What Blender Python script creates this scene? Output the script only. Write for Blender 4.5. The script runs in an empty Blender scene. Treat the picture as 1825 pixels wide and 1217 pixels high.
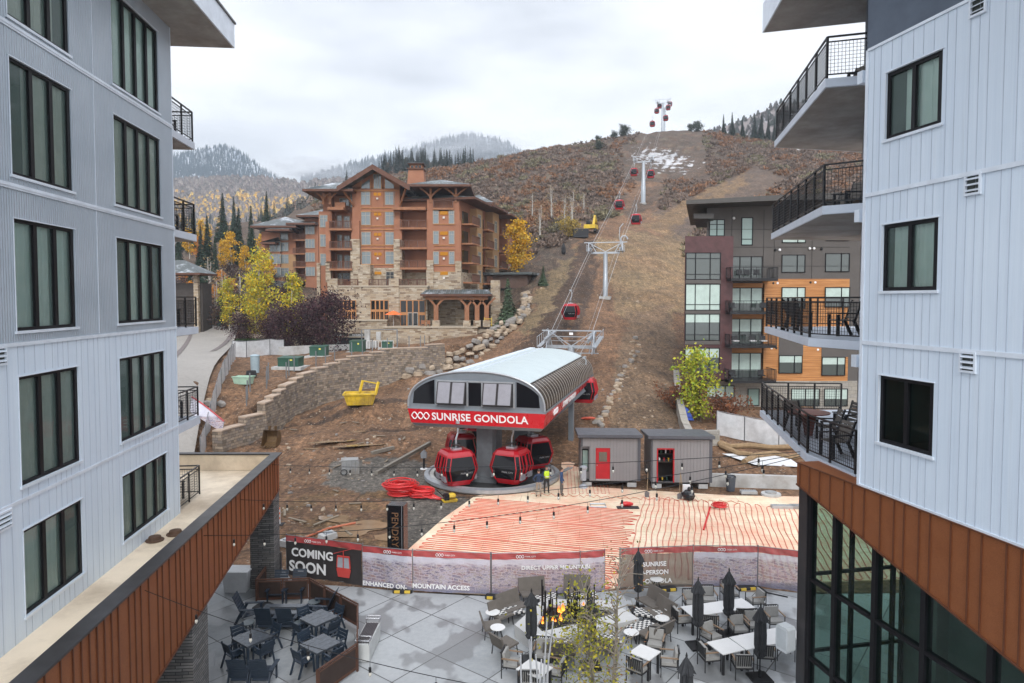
import bpy, bmesh, math, random
import numpy as np
from mathutils import Vector, Matrix
R=math.radians
rnd=random.Random(7)
SC=bpy.context.scene; COL=SC.collection
F=1217.;CX=912.5;CY=586.;PIT=R(2.5);H=12.5
# ---- survey helpers: turn measured directions into real positions on planes of the place
def ray(px,py):
    a=(px-CX)/F;b=(CY-py)/F
    return (a, math.cos(PIT)+b*math.sin(PIT), -math.sin(PIT)+b*math.cos(PIT))
def PZ(px,py,z=0.):
    d=ray(px,py);t=(z-H)/d[2];return Vector((d[0]*t,d[1]*t,z))
def PY(px,py,Y):
    d=ray(px,py);t=Y/d[1];return Vector((d[0]*t,Y,H+d[2]*t))
cam=bpy.data.cameras.new('camera');co=bpy.data.objects.new('camera',cam);COL.objects.link(co)
co.location=(0,0,H);co.rotation_euler=(R(90)-PIT,0,0)
cam.sensor_width=36;cam.lens=24.006;cam.shift_y=-(608.5-CY)/1825;cam.clip_end=9000;cam.clip_start=.2
SC.camera=co
# ---- mesh builder
class MB:
    def __init__(s): s.v=[];s.f=[];s.m=[];s.k=0
    def add(s,vs,fs):
        b=len(s.v);s.v+= [tuple(v) for v in vs]
        for f in fs: s.f.append(tuple(b+i for i in f));s.m.append(s.k)
        return s
    def q(s,*p): return s.add(p,[tuple(range(len(p)))])
    def box(s,x0,x1,y0,y1,z0,z1):
        return s.add([(x0,y0,z0),(x1,y0,z0),(x1,y1,z0),(x0,y1,z0),(x0,y0,z1),(x1,y0,z1),(x1,y1,z1),(x0,y1,z1)],
          [(0,3,2,1),(4,5,6,7),(0,1,5,4),(1,2,6,5),(2,3,7,6),(3,0,4,7)])
    def ob(s,c,d,rx=0,ry=0,rz=0):
        M=Matrix.Rotation(rz,3,'Z')@Matrix.Rotation(ry,3,'Y')@Matrix.Rotation(rx,3,'X');c=Vector(c);hx,hy,hz=d[0]/2,d[1]/2,d[2]/2
        vs=[c+M@Vector((a*hx,b*hy,e*hz)) for e in(-1,1) for a,b in((-1,-1),(1,-1),(1,1),(-1,1))]
        return s.add(vs,[(0,3,2,1),(4,5,6,7),(0,1,5,4),(1,2,6,5),(2,3,7,6),(3,0,4,7)])
    def bar(s,p,q,w,h=None,up=(0,0,1)):
        p=Vector(p);q=Vector(q);h=h or w;d=(q-p).normalized();u=Vector(up)
        if abs(d.dot(u))>.98:u=Vector((0,1,0))
        a=d.cross(u).normalized()*w/2;b=a.cross(d).normalized()*h/2
        vs=[p-a-b,p+a-b,p+a+b,p-a+b,q-a-b,q+a-b,q+a+b,q-a+b]
        return s.add(vs,[(0,3,2,1),(4,5,6,7),(0,1,5,4),(1,2,6,5),(2,3,7,6),(3,0,4,7)])
    def tube(s,pts,r,n=8,closed=False):
        P=[Vector(p) for p in pts];N=len(P);b=len(s.v);rr=r if isinstance(r,(list,tuple)) else [r]*N
        prev=None
        for i,p in enumerate(P):
            if closed:d=P[(i+1)%N]-P[i-1]
            else:d=P[min(i+1,N-1)]-P[max(i-1,0)]
            d=d.normalized() if d.length>1e-9 else Vector((0,0,1))
            if prev is None:
                u=Vector((0,0,1)) if abs(d.z)<.9 else Vector((1,0,0));a=d.cross(u).normalized()
            else:
                a=(prev-d*prev.dot(d))
                a=a.normalized() if a.length>1e-6 else d.orthogonal().normalized()
            prev=a;c=d.cross(a)
            for j in range(n):
                t=2*math.pi*j/n;s.v.append(tuple(p+(a*math.cos(t)+c*math.sin(t))*rr[i]))
        for i in range(N if closed else N-1):
            i2=(i+1)%N
            for j in range(n):
                s.f.append((b+i*n+j,b+i*n+(j+1)%n,b+i2*n+(j+1)%n,b+i2*n+j));s.m.append(s.k)
        if not closed:
            s.f.append(tuple(b+j for j in range(n))[::-1]);s.m.append(s.k)
            s.f.append(tuple(b+(N-1)*n+j for j in range(n)));s.m.append(s.k)
        return s
    def lathe(s,pr,n=16,c=(0,0,0),a0=0):
        b=len(s.v)
        for r,z in pr:
            for j in range(n):
                t=a0+2*math.pi*j/n;s.v.append((c[0]+r*math.cos(t),c[1]+r*math.sin(t),c[2]+z))
        for i in range(len(pr)-1):
            for j in range(n):
                s.f.append((b+i*n+j,b+i*n+(j+1)%n,b+(i+1)*n+(j+1)%n,b+(i+1)*n+j));s.m.append(s.k)
        s.f.append(tuple(b+j for j in range(n))[::-1]);s.m.append(s.k)
        s.f.append(tuple(b+(len(pr)-1)*n+j for j in range(n)));s.m.append(s.k)
        return s
    def prism(s,poly,y0,y1,ax='y'):
        "poly in (x,z) extruded along y, or (x,y) along z, or (y,z) along x"
        n=len(poly)
        if ax=='y':A=[(p[0],y0,p[1]) for p in poly];B=[(p[0],y1,p[1]) for p in poly]
        elif ax=='z':A=[(p[0],p[1],y0) for p in poly];B=[(p[0],p[1],y1) for p in poly]
        else:A=[(y0,p[0],p[1]) for p in poly];B=[(y1,p[0],p[1]) for p in poly]
        return s.add(A+B,[tuple(range(n)),tuple(range(n,2*n))[::-1]]+[(i,n+i,n+(i+1)%n,(i+1)%n) for i in range(n)])
    def loft(s,rings,cap=True):
        n=len(rings[0]);b=len(s.v)
        for r in rings:s.v+=[tuple(p) for p in r]
        for i in range(len(rings)-1):
            for j in range(n):
                s.f.append((b+i*n+j,b+i*n+(j+1)%n,b+(i+1)*n+(j+1)%n,b+(i+1)*n+j));s.m.append(s.k)
        if cap:
            s.f.append(tuple(b+j for j in range(n))[::-1]);s.m.append(s.k)
            s.f.append(tuple(b+(len(rings)-1)*n+j for j in range(n)));s.m.append(s.k)
        return s
    def blob(s,c,rx,ry,rz,n=7,m=5,j=.12,rg=rnd):
        rings=[]
        for i in range(1,m):
            a=math.pi*i/m;rings.append([(c[0]+rx*math.sin(a)*math.cos(2*math.pi*k/n)*(1+rg.uniform(-j,j)),c[1]+ry*math.sin(a)*math.sin(2*math.pi*k/n)*(1+rg.uniform(-j,j)),c[2]-rz*math.cos(a)*(1+rg.uniform(-j,j))) for k in range(n)])
        return s.loft(rings)
    def build(s,name,mat=None,parent=None,loc=(0,0,0),rz=0,smooth=False,fix=True):
        me=bpy.data.meshes.new(name);me.from_pydata(s.v,[],s.f)
        ms=mat if isinstance(mat,(list,tuple)) else [mat]
        for m in ms:
            if m: me.materials.append(m)
        if len(ms)>1: me.polygons.foreach_set('material_index',s.m)
        if fix and len(s.f)<60000:
            bm=bmesh.new();bm.from_mesh(me);bmesh.ops.recalc_face_normals(bm,faces=bm.faces);bm.to_mesh(me);bm.free()
        if smooth:
            me.polygons.foreach_set('use_smooth',[True]*len(me.polygons))
            try: me.set_sharp_from_angle(angle=R(40))
            except Exception: pass
        o=bpy.data.objects.new(name,me);COL.objects.link(o)
        if parent: o.parent=parent
        o.location=loc;o.rotation_euler=(0,0,rz)
        return o
def tag(o,label=None,cat=None,group=None,kind=None):
    if label:o['label']=label
    if cat:o['category']=cat
    if group:o['group']=group
    if kind:o['kind']=kind
    return o
def thing(name,label,cat,loc=(0,0,0),rz=0,group=None):
    o=bpy.data.objects.new(name,None);COL.objects.link(o);o.empty_display_size=.3
    o.location=loc;o.rotation_euler=(0,0,rz);return tag(o,label,cat,group)
def clone(o,par):
    c=o.copy();COL.objects.link(c);c.parent=par
    for ch in o.children:clone(ch,c)
    return c
def dup(o,loc,rz=0,label=None,scale=None,cat=None,group=None):
    c=clone(o,None);c.location=loc;c.rotation_euler=(0,0,rz)
    if label:c['label']=label
    if scale:c.scale=scale if isinstance(scale,tuple) else (scale,)*3
    if cat:c['category']=cat
    if group:c['group']=group
    return c
def npmesh(name,V,T,mat,cols=None,parent=None,smooth=False,nv=3,mi=None):
    me=bpy.data.meshes.new(name);V=np.asarray(V,np.float32);T=np.asarray(T,np.int32)
    me.vertices.add(len(V));me.vertices.foreach_set('co',V.ravel())
    me.loops.add(T.size);me.loops.foreach_set('vertex_index',T.ravel())
    me.polygons.add(len(T));me.polygons.foreach_set('loop_start',np.arange(0,T.size,nv,dtype=np.int32))
    me.polygons.foreach_set('loop_total',np.full(len(T),nv,np.int32))
    for m in (mat if isinstance(mat,list) else [mat]): me.materials.append(m)
    if mi is not None: me.polygons.foreach_set('material_index',np.asarray(mi,np.int32))
    me.update(calc_edges=True)
    if smooth: me.polygons.foreach_set('use_smooth',[True]*len(T))
    if cols is not None:
        a=me.color_attributes.new('Col','FLOAT_COLOR','POINT');c=np.ones((len(V),4),np.float32);cols=np.asarray(cols);c[:,:cols.shape[1]]=cols;a.data.foreach_set('color',c.ravel())
    o=bpy.data.objects.new(name,me);COL.objects.link(o)
    if parent:o.parent=parent
    return o
# ---- materials
class NT:
    def __init__(s,name):
        s.m=bpy.data.materials.new(name);s.m.use_nodes=True;s.t=s.m.node_tree;s.n=s.t.nodes;s.n.clear()
        s.out=s.n.new('ShaderNodeOutputMaterial')
    def N(s,ty,**kw):
        n=s.n.new('ShaderNode'+ty)
        for k,v in kw.items():
            if k.startswith('i_'):
                k=k[2:];k=int(k) if k.isdigit() else k.replace('_',' ')
                n.inputs[k].default_value=v
            else:setattr(n,k,v)
        return n
    def L(s,a,b): s.t.links.new(a,b)
    def ramp(s,src,stops):
        r=s.N('ValToRGB');e=r.color_ramp.elements
        while len(e)<len(stops):e.new(.5)
        for i,(p,c) in enumerate(stops):
            e[i].position=p;e[i].color=(c if len(c)==4 else (*c,1)) if isinstance(c,(tuple,list)) else (c,c,c,1)
        s.L(src,r.inputs[0]);return r.outputs[0]
    def mix(s,f,a,b,bt='MIX'):
        n=s.N('MixRGB',blend_type=bt)
        for i,x in((0,f),(1,a),(2,b)):
            if hasattr(x,'type') and hasattr(x,'links'):s.L(x,n.inputs[i])
            else:n.inputs[i].default_value=x if i==0 else (*x,1)[:4]
        return n.outputs[0]
    def math(s,op,a,b=0.,c=None):
        n=s.N('Math',operation=op)
        for i,x in enumerate((a,b)+(() if c is None else (c,))):
            if hasattr(x,'links'):s.L(x,n.inputs[i])
            else:n.inputs[i].default_value=x
        return n.outputs[0]
    def noise(s,vec,sc,det=4,rough=.6,out='Fac'):
        n=s.N('TexNoise');n.inputs['Scale'].default_value=sc;n.inputs['Detail'].default_value=det;n.inputs['Roughness'].default_value=rough
        if vec is not None:s.L(vec,n.inputs['Vector'])
        return n.outputs[0] if out=='Fac' else n.outputs[1]
    def vec(s,sc=(1,1,1),rot=(0,0,0),loc=(0,0,0),src='Object'):
        t=s.N('TexCoord');m=s.N('Mapping');m.inputs['Scale'].default_value=sc;m.inputs['Rotation'].default_value=rot;m.inputs['Location'].default_value=loc
        s.L(t.outputs[src],m.inputs[0]);return m.outputs[0]
    def pbsdf(s,col,rough=.6,metal=0,spec=.5,**kw):
        b=s.N('BsdfPrincipled')
        for k,x in(('Base Color',col),('Roughness',rough),('Metallic',metal),('Specular IOR Level',spec)):
            if hasattr(x,'links'):s.L(x,b.inputs[k])
            elif k=='Base Color':b.inputs[k].default_value=(*x,1)[:4]
            else:b.inputs[k].default_value=x
        s.b=b;s.L(b.outputs[0],s.out.inputs[0]);return b
    def bump(s,h,st=.3,dist=.02):
        n=s.N('Bump');n.inputs['Strength'].default_value=st;n.inputs['Distance'].default_value=dist;s.L(h,n.inputs['Height']);s.L(n.outputs[0],s.b.inputs['Normal']);return n
def sc3(c,k): return tuple(min(1,x*k) for x in c)
_mc={}
def M(name,c,rough=.6,metal=0,var=.12,vs=2.,bump=0,bs=30.,spec=.5,dirt=None,ds=.7):
    "painted / cast surface: base colour with cloudy wear, optional fine bump and blotchy dirt colour"
    if name in _mc:return _mc[name]
    t=NT(name);v=t.vec();n=t.noise(v,vs,5,.62)
    col=t.ramp(n,[(.28,sc3(c,1-var)),(.72,sc3(c,1+var))])
    if dirt:
        n2=t.noise(v,ds,6,.65);col=t.mix(t.ramp(n2,[(.45,0.),(.66,.75)]),col,dirt)
    r=t.ramp(n,[(.3,min(1,rough*1.12)),(.7,rough*.88)])
    t.pbsdf(col,r,metal,spec)
    if bump:t.bump(t.noise(v,bs,3),bump,.01)
    _mc[name]=t.m;return t.m
def glassy(name,c,rough=.04,tr=0.,spec=.6,tint=None):
    "window pane: dark glossy sheet; tr lets what is behind show"
    if name in _mc:return _mc[name]
    t=NT(name);b=t.pbsdf(c,rough,0,spec)
    v=t.vec();t.bump(t.noise(v,.9,1),.05,.05)
    if tr:
        tp=t.N('BsdfTransparent');tp.inputs[0].default_value=(*(tint or (.8,.9,.87)),1);mx=t.N('MixShader')
        fr=t.N('Fresnel');fr.inputs[0].default_value=1.5
        k=t.math('MULTIPLY',t.math('SUBTRACT',1.,fr.outputs[0]),tr);t.L(k,mx.inputs[0]);t.L(b.outputs[0],mx.inputs[1]);t.L(tp.outputs[0],mx.inputs[2]);t.L(mx.outputs[0],t.out.inputs[0])
    _mc[name]=t.m;return t.m
def emis(name,c,s):
    t=NT(name);e=t.N('Emission');e.inputs[0].default_value=(*c,1);e.inputs[1].default_value=s;t.L(e.outputs[0],t.out.inputs[0]);return t.m
def stone(name,cols,bw=.6,bh=.2,mort=(.25,.22,.18),bumpst=.6,rough=.85):
    "coursed stone veneer; coordinates run along the wall (x+y) and up"
    t=NT(name);tc=t.N('TexCoord');sx=t.N('SeparateXYZ');t.L(tc.outputs['Object'],sx.inputs[0])
    s=t.math('ADD',sx.outputs[0],sx.outputs[1]);cb=t.N('CombineXYZ');t.L(s,cb.inputs[0]);t.L(sx.outputs[2],cb.inputs[1])
    wob=t.noise(tc.outputs['Object'],1.1,2,.5,'c');va=t.N('VectorMath',operation='MULTIPLY_ADD');t.L(wob,va.inputs[0]);va.inputs[1].default_value=(.12,.07,0);t.L(cb.outputs[0],va.inputs[2])
    br=t.N('TexBrick');t.L(va.outputs[0],br.inputs[0]);br.inputs['Scale'].default_value=1;br.inputs['Brick Width'].default_value=bw;br.inputs['Row Height'].default_value=bh;br.inputs['Mortar Size'].default_value=.012;br.inputs['Bias'].default_value=0
    br.inputs['Color1'].default_value=(0,0,0,1);br.inputs['Color2'].default_value=(1,1,1,1);br.inputs['Mortar'].default_value=(.5,.5,.5,1);br.offset=.37;br.squash=.7;br.squash_frequency=3
    n=len(cols);c=t.ramp(br.outputs[0],[((i+.5)/n,cols[i]) for i in range(n)])
    c=t.mix(.35,c,t.ramp(t.noise(tc.outputs['Object'],6,4),[(.3,sc3(cols[0],.6)),(.7,sc3(cols[-1],1.3))]))
    c=t.mix(br.outputs[1],c,mort);t.pbsdf(c,rough)
    t.bump(t.math('SUBTRACT',t.math('MULTIPLY',t.noise(tc.outputs['Object'],9,4),.5),br.outputs[1]),bumpst,.04)
    _mc[name]=t.m;return t.m
# ---- writing
def text(body,size,mat,parent,loc,rot,name='lettering',ext=.006,align='LEFT',sx=1,font_shear=0,bold=0):
    cu=bpy.data.curves.new(name,'FONT');cu.body=body;cu.size=size;cu.extrude=ext;cu.align_x=align;cu.resolution_u=3;cu.shear=font_shear;cu.offset=bold;cu.space_character=1.02
    o=bpy.data.objects.new('tmp',cu);COL.objects.link(o);dg=bpy.context.evaluated_depsgraph_get();me=bpy.data.meshes.new_from_object(o.evaluated_get(dg));bpy.data.objects.remove(o)
    me.name=name;me.materials.clear();me.materials.append(mat);p=bpy.data.objects.new(name,me);COL.objects.link(p);p.parent=parent;p.location=loc;p.rotation_euler=rot;p.scale=(sx,1,1);return p
def loops(w,h,r,m,parent,loc,rot,name='emblem'):
    "three-loop ribbon emblem, in the local xy plane"
    b=MB();pts=[]
    for i in range(72):
        t=2*math.pi*i/72;x=-math.cos(t)*w/2;ph=(x/w+.5)*math.pi*3
        pts.append((x,math.sin(ph)*h/2*(1 if math.sin(t)>0 else -1),.01))
    P=[];n=72
    b.tube(pts,r,5,closed=True);o=b.build(name,m,parent);o.location=loc;o.rotation_euler=rot;return o
w=bpy.data.worlds.new('World');SC.world=w;w.use_nodes=True;nt=w.node_tree;nt.nodes.clear()
def wn(ty,**k):
    n=nt.nodes.new('ShaderNode'+ty)
    for a,b in k.items():setattr(n,a,b)
    return n
SUN_EL=R(38);SUN_AZ=R(176)
out=wn('OutputWorld');bg=wn('Background');sky=wn('TexSky',sky_type='NISHITA',sun_disc=False,sun_elevation=SUN_EL,sun_rotation=SUN_AZ)
tc=wn('TexCoord');mp=wn('Mapping');mp.inputs['Scale'].default_value=(1.3,1.3,4.2);n1=wn('TexNoise');n1.inputs['Scale'].default_value=1.9;n1.inputs['Detail'].default_value=7;n1.inputs['Roughness'].default_value=.5
rp=wn('ValToRGB');e=rp.color_ramp.elements;e[0].position=.33;e[0].color=(4.5,4.75,5.2,1);e[1].position=.58;e[1].color=(7.6,7.8,8.2,1)
mx=wn('MixRGB');mx.inputs[0].default_value=.93
L=nt.links.new
# overcast sky: brighter towards the zenith and towards the veiled sun behind the viewer
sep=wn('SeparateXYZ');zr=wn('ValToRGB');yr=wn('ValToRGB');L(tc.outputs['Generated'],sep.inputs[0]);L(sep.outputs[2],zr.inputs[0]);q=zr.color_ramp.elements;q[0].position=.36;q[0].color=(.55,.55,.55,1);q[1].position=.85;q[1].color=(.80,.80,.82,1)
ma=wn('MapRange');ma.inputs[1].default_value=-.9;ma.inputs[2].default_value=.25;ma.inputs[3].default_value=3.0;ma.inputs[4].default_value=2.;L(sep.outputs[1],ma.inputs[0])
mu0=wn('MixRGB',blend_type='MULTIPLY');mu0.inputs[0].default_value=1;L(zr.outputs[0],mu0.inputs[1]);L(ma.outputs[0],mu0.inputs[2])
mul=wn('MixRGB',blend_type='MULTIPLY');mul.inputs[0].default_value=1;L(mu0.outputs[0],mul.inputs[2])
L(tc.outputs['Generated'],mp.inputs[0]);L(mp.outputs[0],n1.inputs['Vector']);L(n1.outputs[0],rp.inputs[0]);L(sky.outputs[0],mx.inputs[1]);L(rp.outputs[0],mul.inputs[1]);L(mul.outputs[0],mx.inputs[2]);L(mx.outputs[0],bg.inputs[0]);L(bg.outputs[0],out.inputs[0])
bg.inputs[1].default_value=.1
sl=bpy.data.lights.new('sun','SUN');sl.energy=1.35;sl.angle=R(25);sl.color=(1,.98,.95);so=bpy.data.objects.new('sun',sl);COL.objects.link(so)
so.rotation_euler=(R(90)-SUN_EL,0,math.pi-SUN_AZ) ;so.location=(0,-20,60)
vs=SC.view_settings;vs.view_transform='Standard';vs.look='None';vs.exposure=.6;vs.gamma=1
# ---- terrain: two surveyed height fields (site below / hotel bench above the retaining wall)
LP=[ # px, Y, py (or z when py<0 means given as ('z',z))
 (-900,50,None,0),(-900,330,None,60),(300,50,None,0),(500,48,None,0),(640,46,None,0),(900,50,None,0),(1100,50,None,0),(1400,50,None,.2),(2600,50,None,0),(2600,330,None,100),
 (405,56,802),(465,59,784),(493,63,762),(522,67.5,744),(559,72,726),(602,75,710),(682,79.3,685),(760,82,665),
 (640,63,None,.7),(760,62,None,.6),(700,73,None,1.7),(800,75,None,2.3),(860,62,None,.5),(860,85,None,3.9),(900,94,600),(930,100,573),(960,115,520),(1000,125,480),(900,73,None,2.4),
 (960,60,None,.7),(960,72,None,2.5),(960,85,None,5.0),(1000,100,560),
 (1080,57,None,.6),(1080,69,700),(1080,88,620),(1082,112,532),(1080,137,450),(1080,150,418),(1080,175,388),(1100,220,340),(1120,270,290),(1130,325,237),
 (1180,57,None,.7),(1180,70,700),(1180,85,635),(1190,112,532),(1200,150,435),(1200,175,398),(1200,230,330),(1210,275,280),(1200,330,231),
 (1290,58,None,.9),(1290,70,None,1.5),(1290,95,None,5),(1290,150,None,22),(1270,200,345),(1270,265,290),(1280,330,238),
 (1400,60,None,.6),(1450,75,None,1.5),(1450,110,None,8),(1400,200,330),(1420,300,262),(1560,300,272),(1600,120,None,9),
 (940,130,470),(940,160,400),(930,220,330),(935,290,272),(850,280,291),(860,200,None,36),(860,150,None,21),(1000,170,385),(1000,230,320),(1010,300,260),(1060,315,247),
 (1040,150,416),(1040,200,None,38)]
UP=[(398,56,None,1.0),(425,57.5,None,2.1),(490,63.5,None,3.6),(522,68,None,4.1),(602,75.5,None,5.35),(682,80,None,6.2),(760,83,None,6.5),(850,90,None,7.0),(900,96,None,7.9),(935,106,None,9.6),
 (335,48,None,1.2),(335,55,None,2.6),(370,60,None,3.4),(425,68,None,5.0),(250,50,None,3.8),(100,50,None,5.3),(-600,50,None,5.3),(300,58,None,5.3),(380,70,None,5.35),
 (460,80,None,5.5),(560,88,None,5.5),(650,96,None,5.6),(760,98,None,6.0),(850,100,None,7.2),(320,117,586),(450,110,None,6.6),(600,103,None,5.7),
 (400,150,500),(400,200,430),(410,235,402),(320,150,520),(320,220,440),(500,150,None,17),(500,240,388),(600,160,None,19),(600,250,346),(700,170,None,24),(700,265,312),(800,200,None,36),(860,280,291),(860,150,None,21),(940,130,470),(940,160,400),(935,290,272),
 (-600,120,None,9),(-600,230,None,40),(100,200,None,30),(1000,140,None,22),(1000,300,262)]
def _pts(L_):
    P=[];Z=[]
    for p in L_:
        P.append((p[0],p[1]));Z.append(p[3] if p[2] is None else PY(p[0],p[2],p[1]).z)
    return np.array(P,float),np.array(Z,float)
def _co(px,Y): return np.stack([px/150.,5.5*np.log(Y)],-1)
class RBF:
    def __init__(s,L_):
        P,Z=_pts(L_);s.c=_co(P[:,0],P[:,1]);D=np.sqrt(((s.c[:,None]-s.c[None])**2).sum(-1)+.05)
        s.m=Z.mean();s.w=np.linalg.solve(-D+np.eye(len(Z))*-.0,Z-s.m)
    def __call__(s,px,Y):
        c=_co(px,Y);sh=px.shape;c=c.reshape(-1,2);o=np.empty(len(c))
        for i in range(0,len(c),20000):
            o[i:i+20000]=-np.sqrt(((c[i:i+20000,None]-s.c[None])**2).sum(-1)+.05)@s.w+s.m
        return o.reshape(sh)
RL=RBF(LP);RU=RBF(UP)
WALLPX=[(385,54.5),(405,56),(430,57.5),(465,59.5),(493,63),(522,67.5),(559,72),(602,75),(640,77.3),(682,79.3),(720,81),(760,82.2),(790,84),(830,87.5),(870,91.5),(905,97),(930,104),(936,112)]
WALL=[Vector(((p-CX)/F*y,y)) for p,y in WALLPX]
WX=np.array([(-30.,50.)]+[tuple(v) for v in WALL]+[(5.,128.),(9.,180.)])
def side(X,Y):
    "signed distance to the bench edge, + on the bench (left/uphill) side"
    X=np.asarray(X,float);Y=np.asarray(Y,float);best=np.full(X.shape,1e9);sg=np.ones(X.shape)
    for i in range(len(WX)-1):
        a=WX[i];b=WX[i+1];d=b-a;t=np.clip(((X-a[0])*d[0]+(Y-a[1])*d[1])/(d@d),0,1);ex=X-a[0]-t*d[0];ey=Y-a[1]-t*d[1];q=np.hypot(ex,ey)
        cr=d[0]*(Y-a[1])-d[1]*(X-a[0]);m=q<best;best=np.where(m,q,best);sg=np.where(m,np.sign(cr),sg)
    return best*sg
_r=np.random.RandomState(3);_K=[(_r.uniform(0,6.28),_r.uniform(0,6.28),a,l) for l,a in((9,.20),(5,.13),(2.6,.08),(1.3,.05),(.7,.025)) for _ in range(4)]
def rough(X,Y):
    z=0
    for th,ph,a,l in _K: z=z+a*np.sin((X*math.cos(th)+Y*math.sin(th))*6.28/l+ph+1.3*np.sin(X*.31+Y*.17))
    return z*.5
def ground(X,Y,bump=True):
    X=np.asarray(X,float);Y=np.asarray(Y,float);Yc=np.maximum(Y,30.);px=CX+F*X/Yc
    Yq=np.minimum(Yc,330.);lo=RL(px,Yq);up=RU(px,np.minimum(Yc,300));s=side(X,Y)
    k=np.clip((s-.35)/.5,0,1);far=np.clip((Yc-125)/50,0,1);k=np.where(Yc>125,k*(1-far)+far*(1/(1+np.exp(-(950-px)/60))),k)
    z=lo*(1-k)+up*k
    z=np.where((Yc<50),z*np.clip((Yc-45)/5,0,1)*1.0+0,z) if False else z
    flat=np.clip((Yc-46)/10,0,1)*(1-0*k)
    z=np.where(k>.5,z,z*flat)
    yc=np.interp(px,[-900,300,400,500,600,700,860,940,1010,1130,1280,1420,2600],[230,225,235,240,250,265,285,290,300,325,330,305,330])
    z=z-np.maximum(Yc-yc,0)*.35
    if bump:
        am=np.maximum(np.clip((Yc-46)/6,0,1),.55*np.clip((Yc-32)/4,0,1)*np.clip((705-px)/60,0,1));z=z+rough(X,Y)*am*(.55+.45*np.clip((Yc-130)/60,0,1)*2)
    return z
def gz(x,y): return float(ground(np.array([x]),np.array([y]))[0])
def P3(px,Y): x=(px-CX)/F*Y; return Vector((x,Y,gz(x,Y)))
Ys=np.concatenate([np.arange(28.6,60,.45),np.geomspace(60,150,150),np.geomspace(151.5,420,140)])
PX=np.concatenate([np.linspace(-900,280,40),np.arange(286,1560,5.),np.linspace(1570,2700,40)])
GP,GY=np.meshgrid(PX,Ys);GX=(GP-CX)/F*GY;GZ=ground(GX,GY)
def fuzz(X,Y,l,seed=0):
    r=np.random.RandomState(seed);z=0
    for o in range(4):
        for _ in range(4):
            th=r.uniform(0,6.28);z=z+np.sin((X*math.cos(th)+Y*math.sin(th))*6.28/l*2**o*r.uniform(.7,1.3)+r.uniform(0,6.28))/2**o/3
    return z
def inpoly(px,py,poly):
    r=np.zeros(px.shape,bool);n=len(poly)
    for i in range(n):
        x1,y1=poly[i];x2,y2=poly[i-1];c=((y1>py)!=(y2>py));xx=(x2-x1)*(py-y1)/((y2-y1) if y2!=y1 else 1e-9)+x1;r^=c&(px<xx)
    return r
GQ=533-(GZ-H)*F/GY # survey row of each ground point
fz=fuzz(GX,GY,14,1);fs=fuzz(GX,GY,3,2)
C=np.empty(GX.shape+(3,));C[:]=(.205,.120,.070)
def paint(mask,c,k=1.):
    m=(mask*k)[...,None] if not isinstance(k,float) or k!=1. else mask.astype(float)[...,None]
    C[:]=C*(1-m)+np.array(c)*m
jx=GP+fz*7+fs*4;jy=GQ+fs*5+fz*4
hill=inpoly(jx,jy,[(850,600),(930,560),(985,490),(1030,425),(1040,405),(1110,372),(1110,335),(1120,300),(1090,200),(300,150),(300,580),(600,580)])|(GY>235)
paint(hill,(.105,.075,.055));paint(hill&(fz>.5),(.14,.085,.055));paint(hill&(fs+fz>.9),(.15,.12,.085))
right=inpoly(jx,jy,[(1215,430),(1190,430),(1160,400),(1180,330),(1260,300),(1700,280),(1700,500)])
paint(right,(.14,.10,.075))
slope=inpoly(jx,jy,[(1062,424),(1110,415),(1225,420),(1225,560),(1150,590),(1100,560),(1082,500)])
paint(slope,(.25,.178,.10),np.clip(.75+.25*fz,0,1))
paint(inpoly(jx,jy,[(1140,405),(1215,360),(1330,310),(1330,330),(1235,372),(1190,420)]),(.22,.145,.08))
paint(inpoly(jx,jy,[(985,480),(1035,430),(1055,435),(1050,520),(1000,560),(930,600),(935,560)]),(.19,.14,.08))
road=inpoly(jx,jy,[(1032,428),(1070,424),(1050,520),(985,640),(985,700),(860,700),(850,660),(940,600),(1005,510)])
paint(road,(.075,.047,.031));road2=inpoly(jx,jy,[(1110,380),(1150,340),(1270,290),(1280,305),(1190,345),(1125,400)]);paint(road2,(.12,.08,.055))
paint(inpoly(jx,jy,[(1120,560),(1200,540),(1215,780),(1090,770),(1100,650)]),(.20,.135,.085))
snow=inpoly(GP+fz*5,GQ+fs*4,[(1112,264),(1160,262),(1215,278),(1248,290),(1240,312),(1180,316),(1140,305),(1118,285)]);pass
paint(inpoly(GP,GQ,[(1270,225),(1420,180),(1600,200),(1600,260),(1420,275)])&(fs>.2),(.5,.5,.52))
grass=inpoly(GP,GQ,[(428,600),(480,608),(600,606),(660,611),(640,622),(430,624)]);paint(grass,(.07,.11,.035))
grav=inpoly(jx,jy,[(590,826),(700,815),(760,830),(760,870),(850,900),(735,985),(690,985),(705,900),(640,880),(560,860)]);paint(grav,(.15,.14,.125))
paint(inpoly(jx,jy,[(495,880),(700,880),(700,990),(495,1010)])&(fs>.1),(.20,.125,.065))
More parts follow.
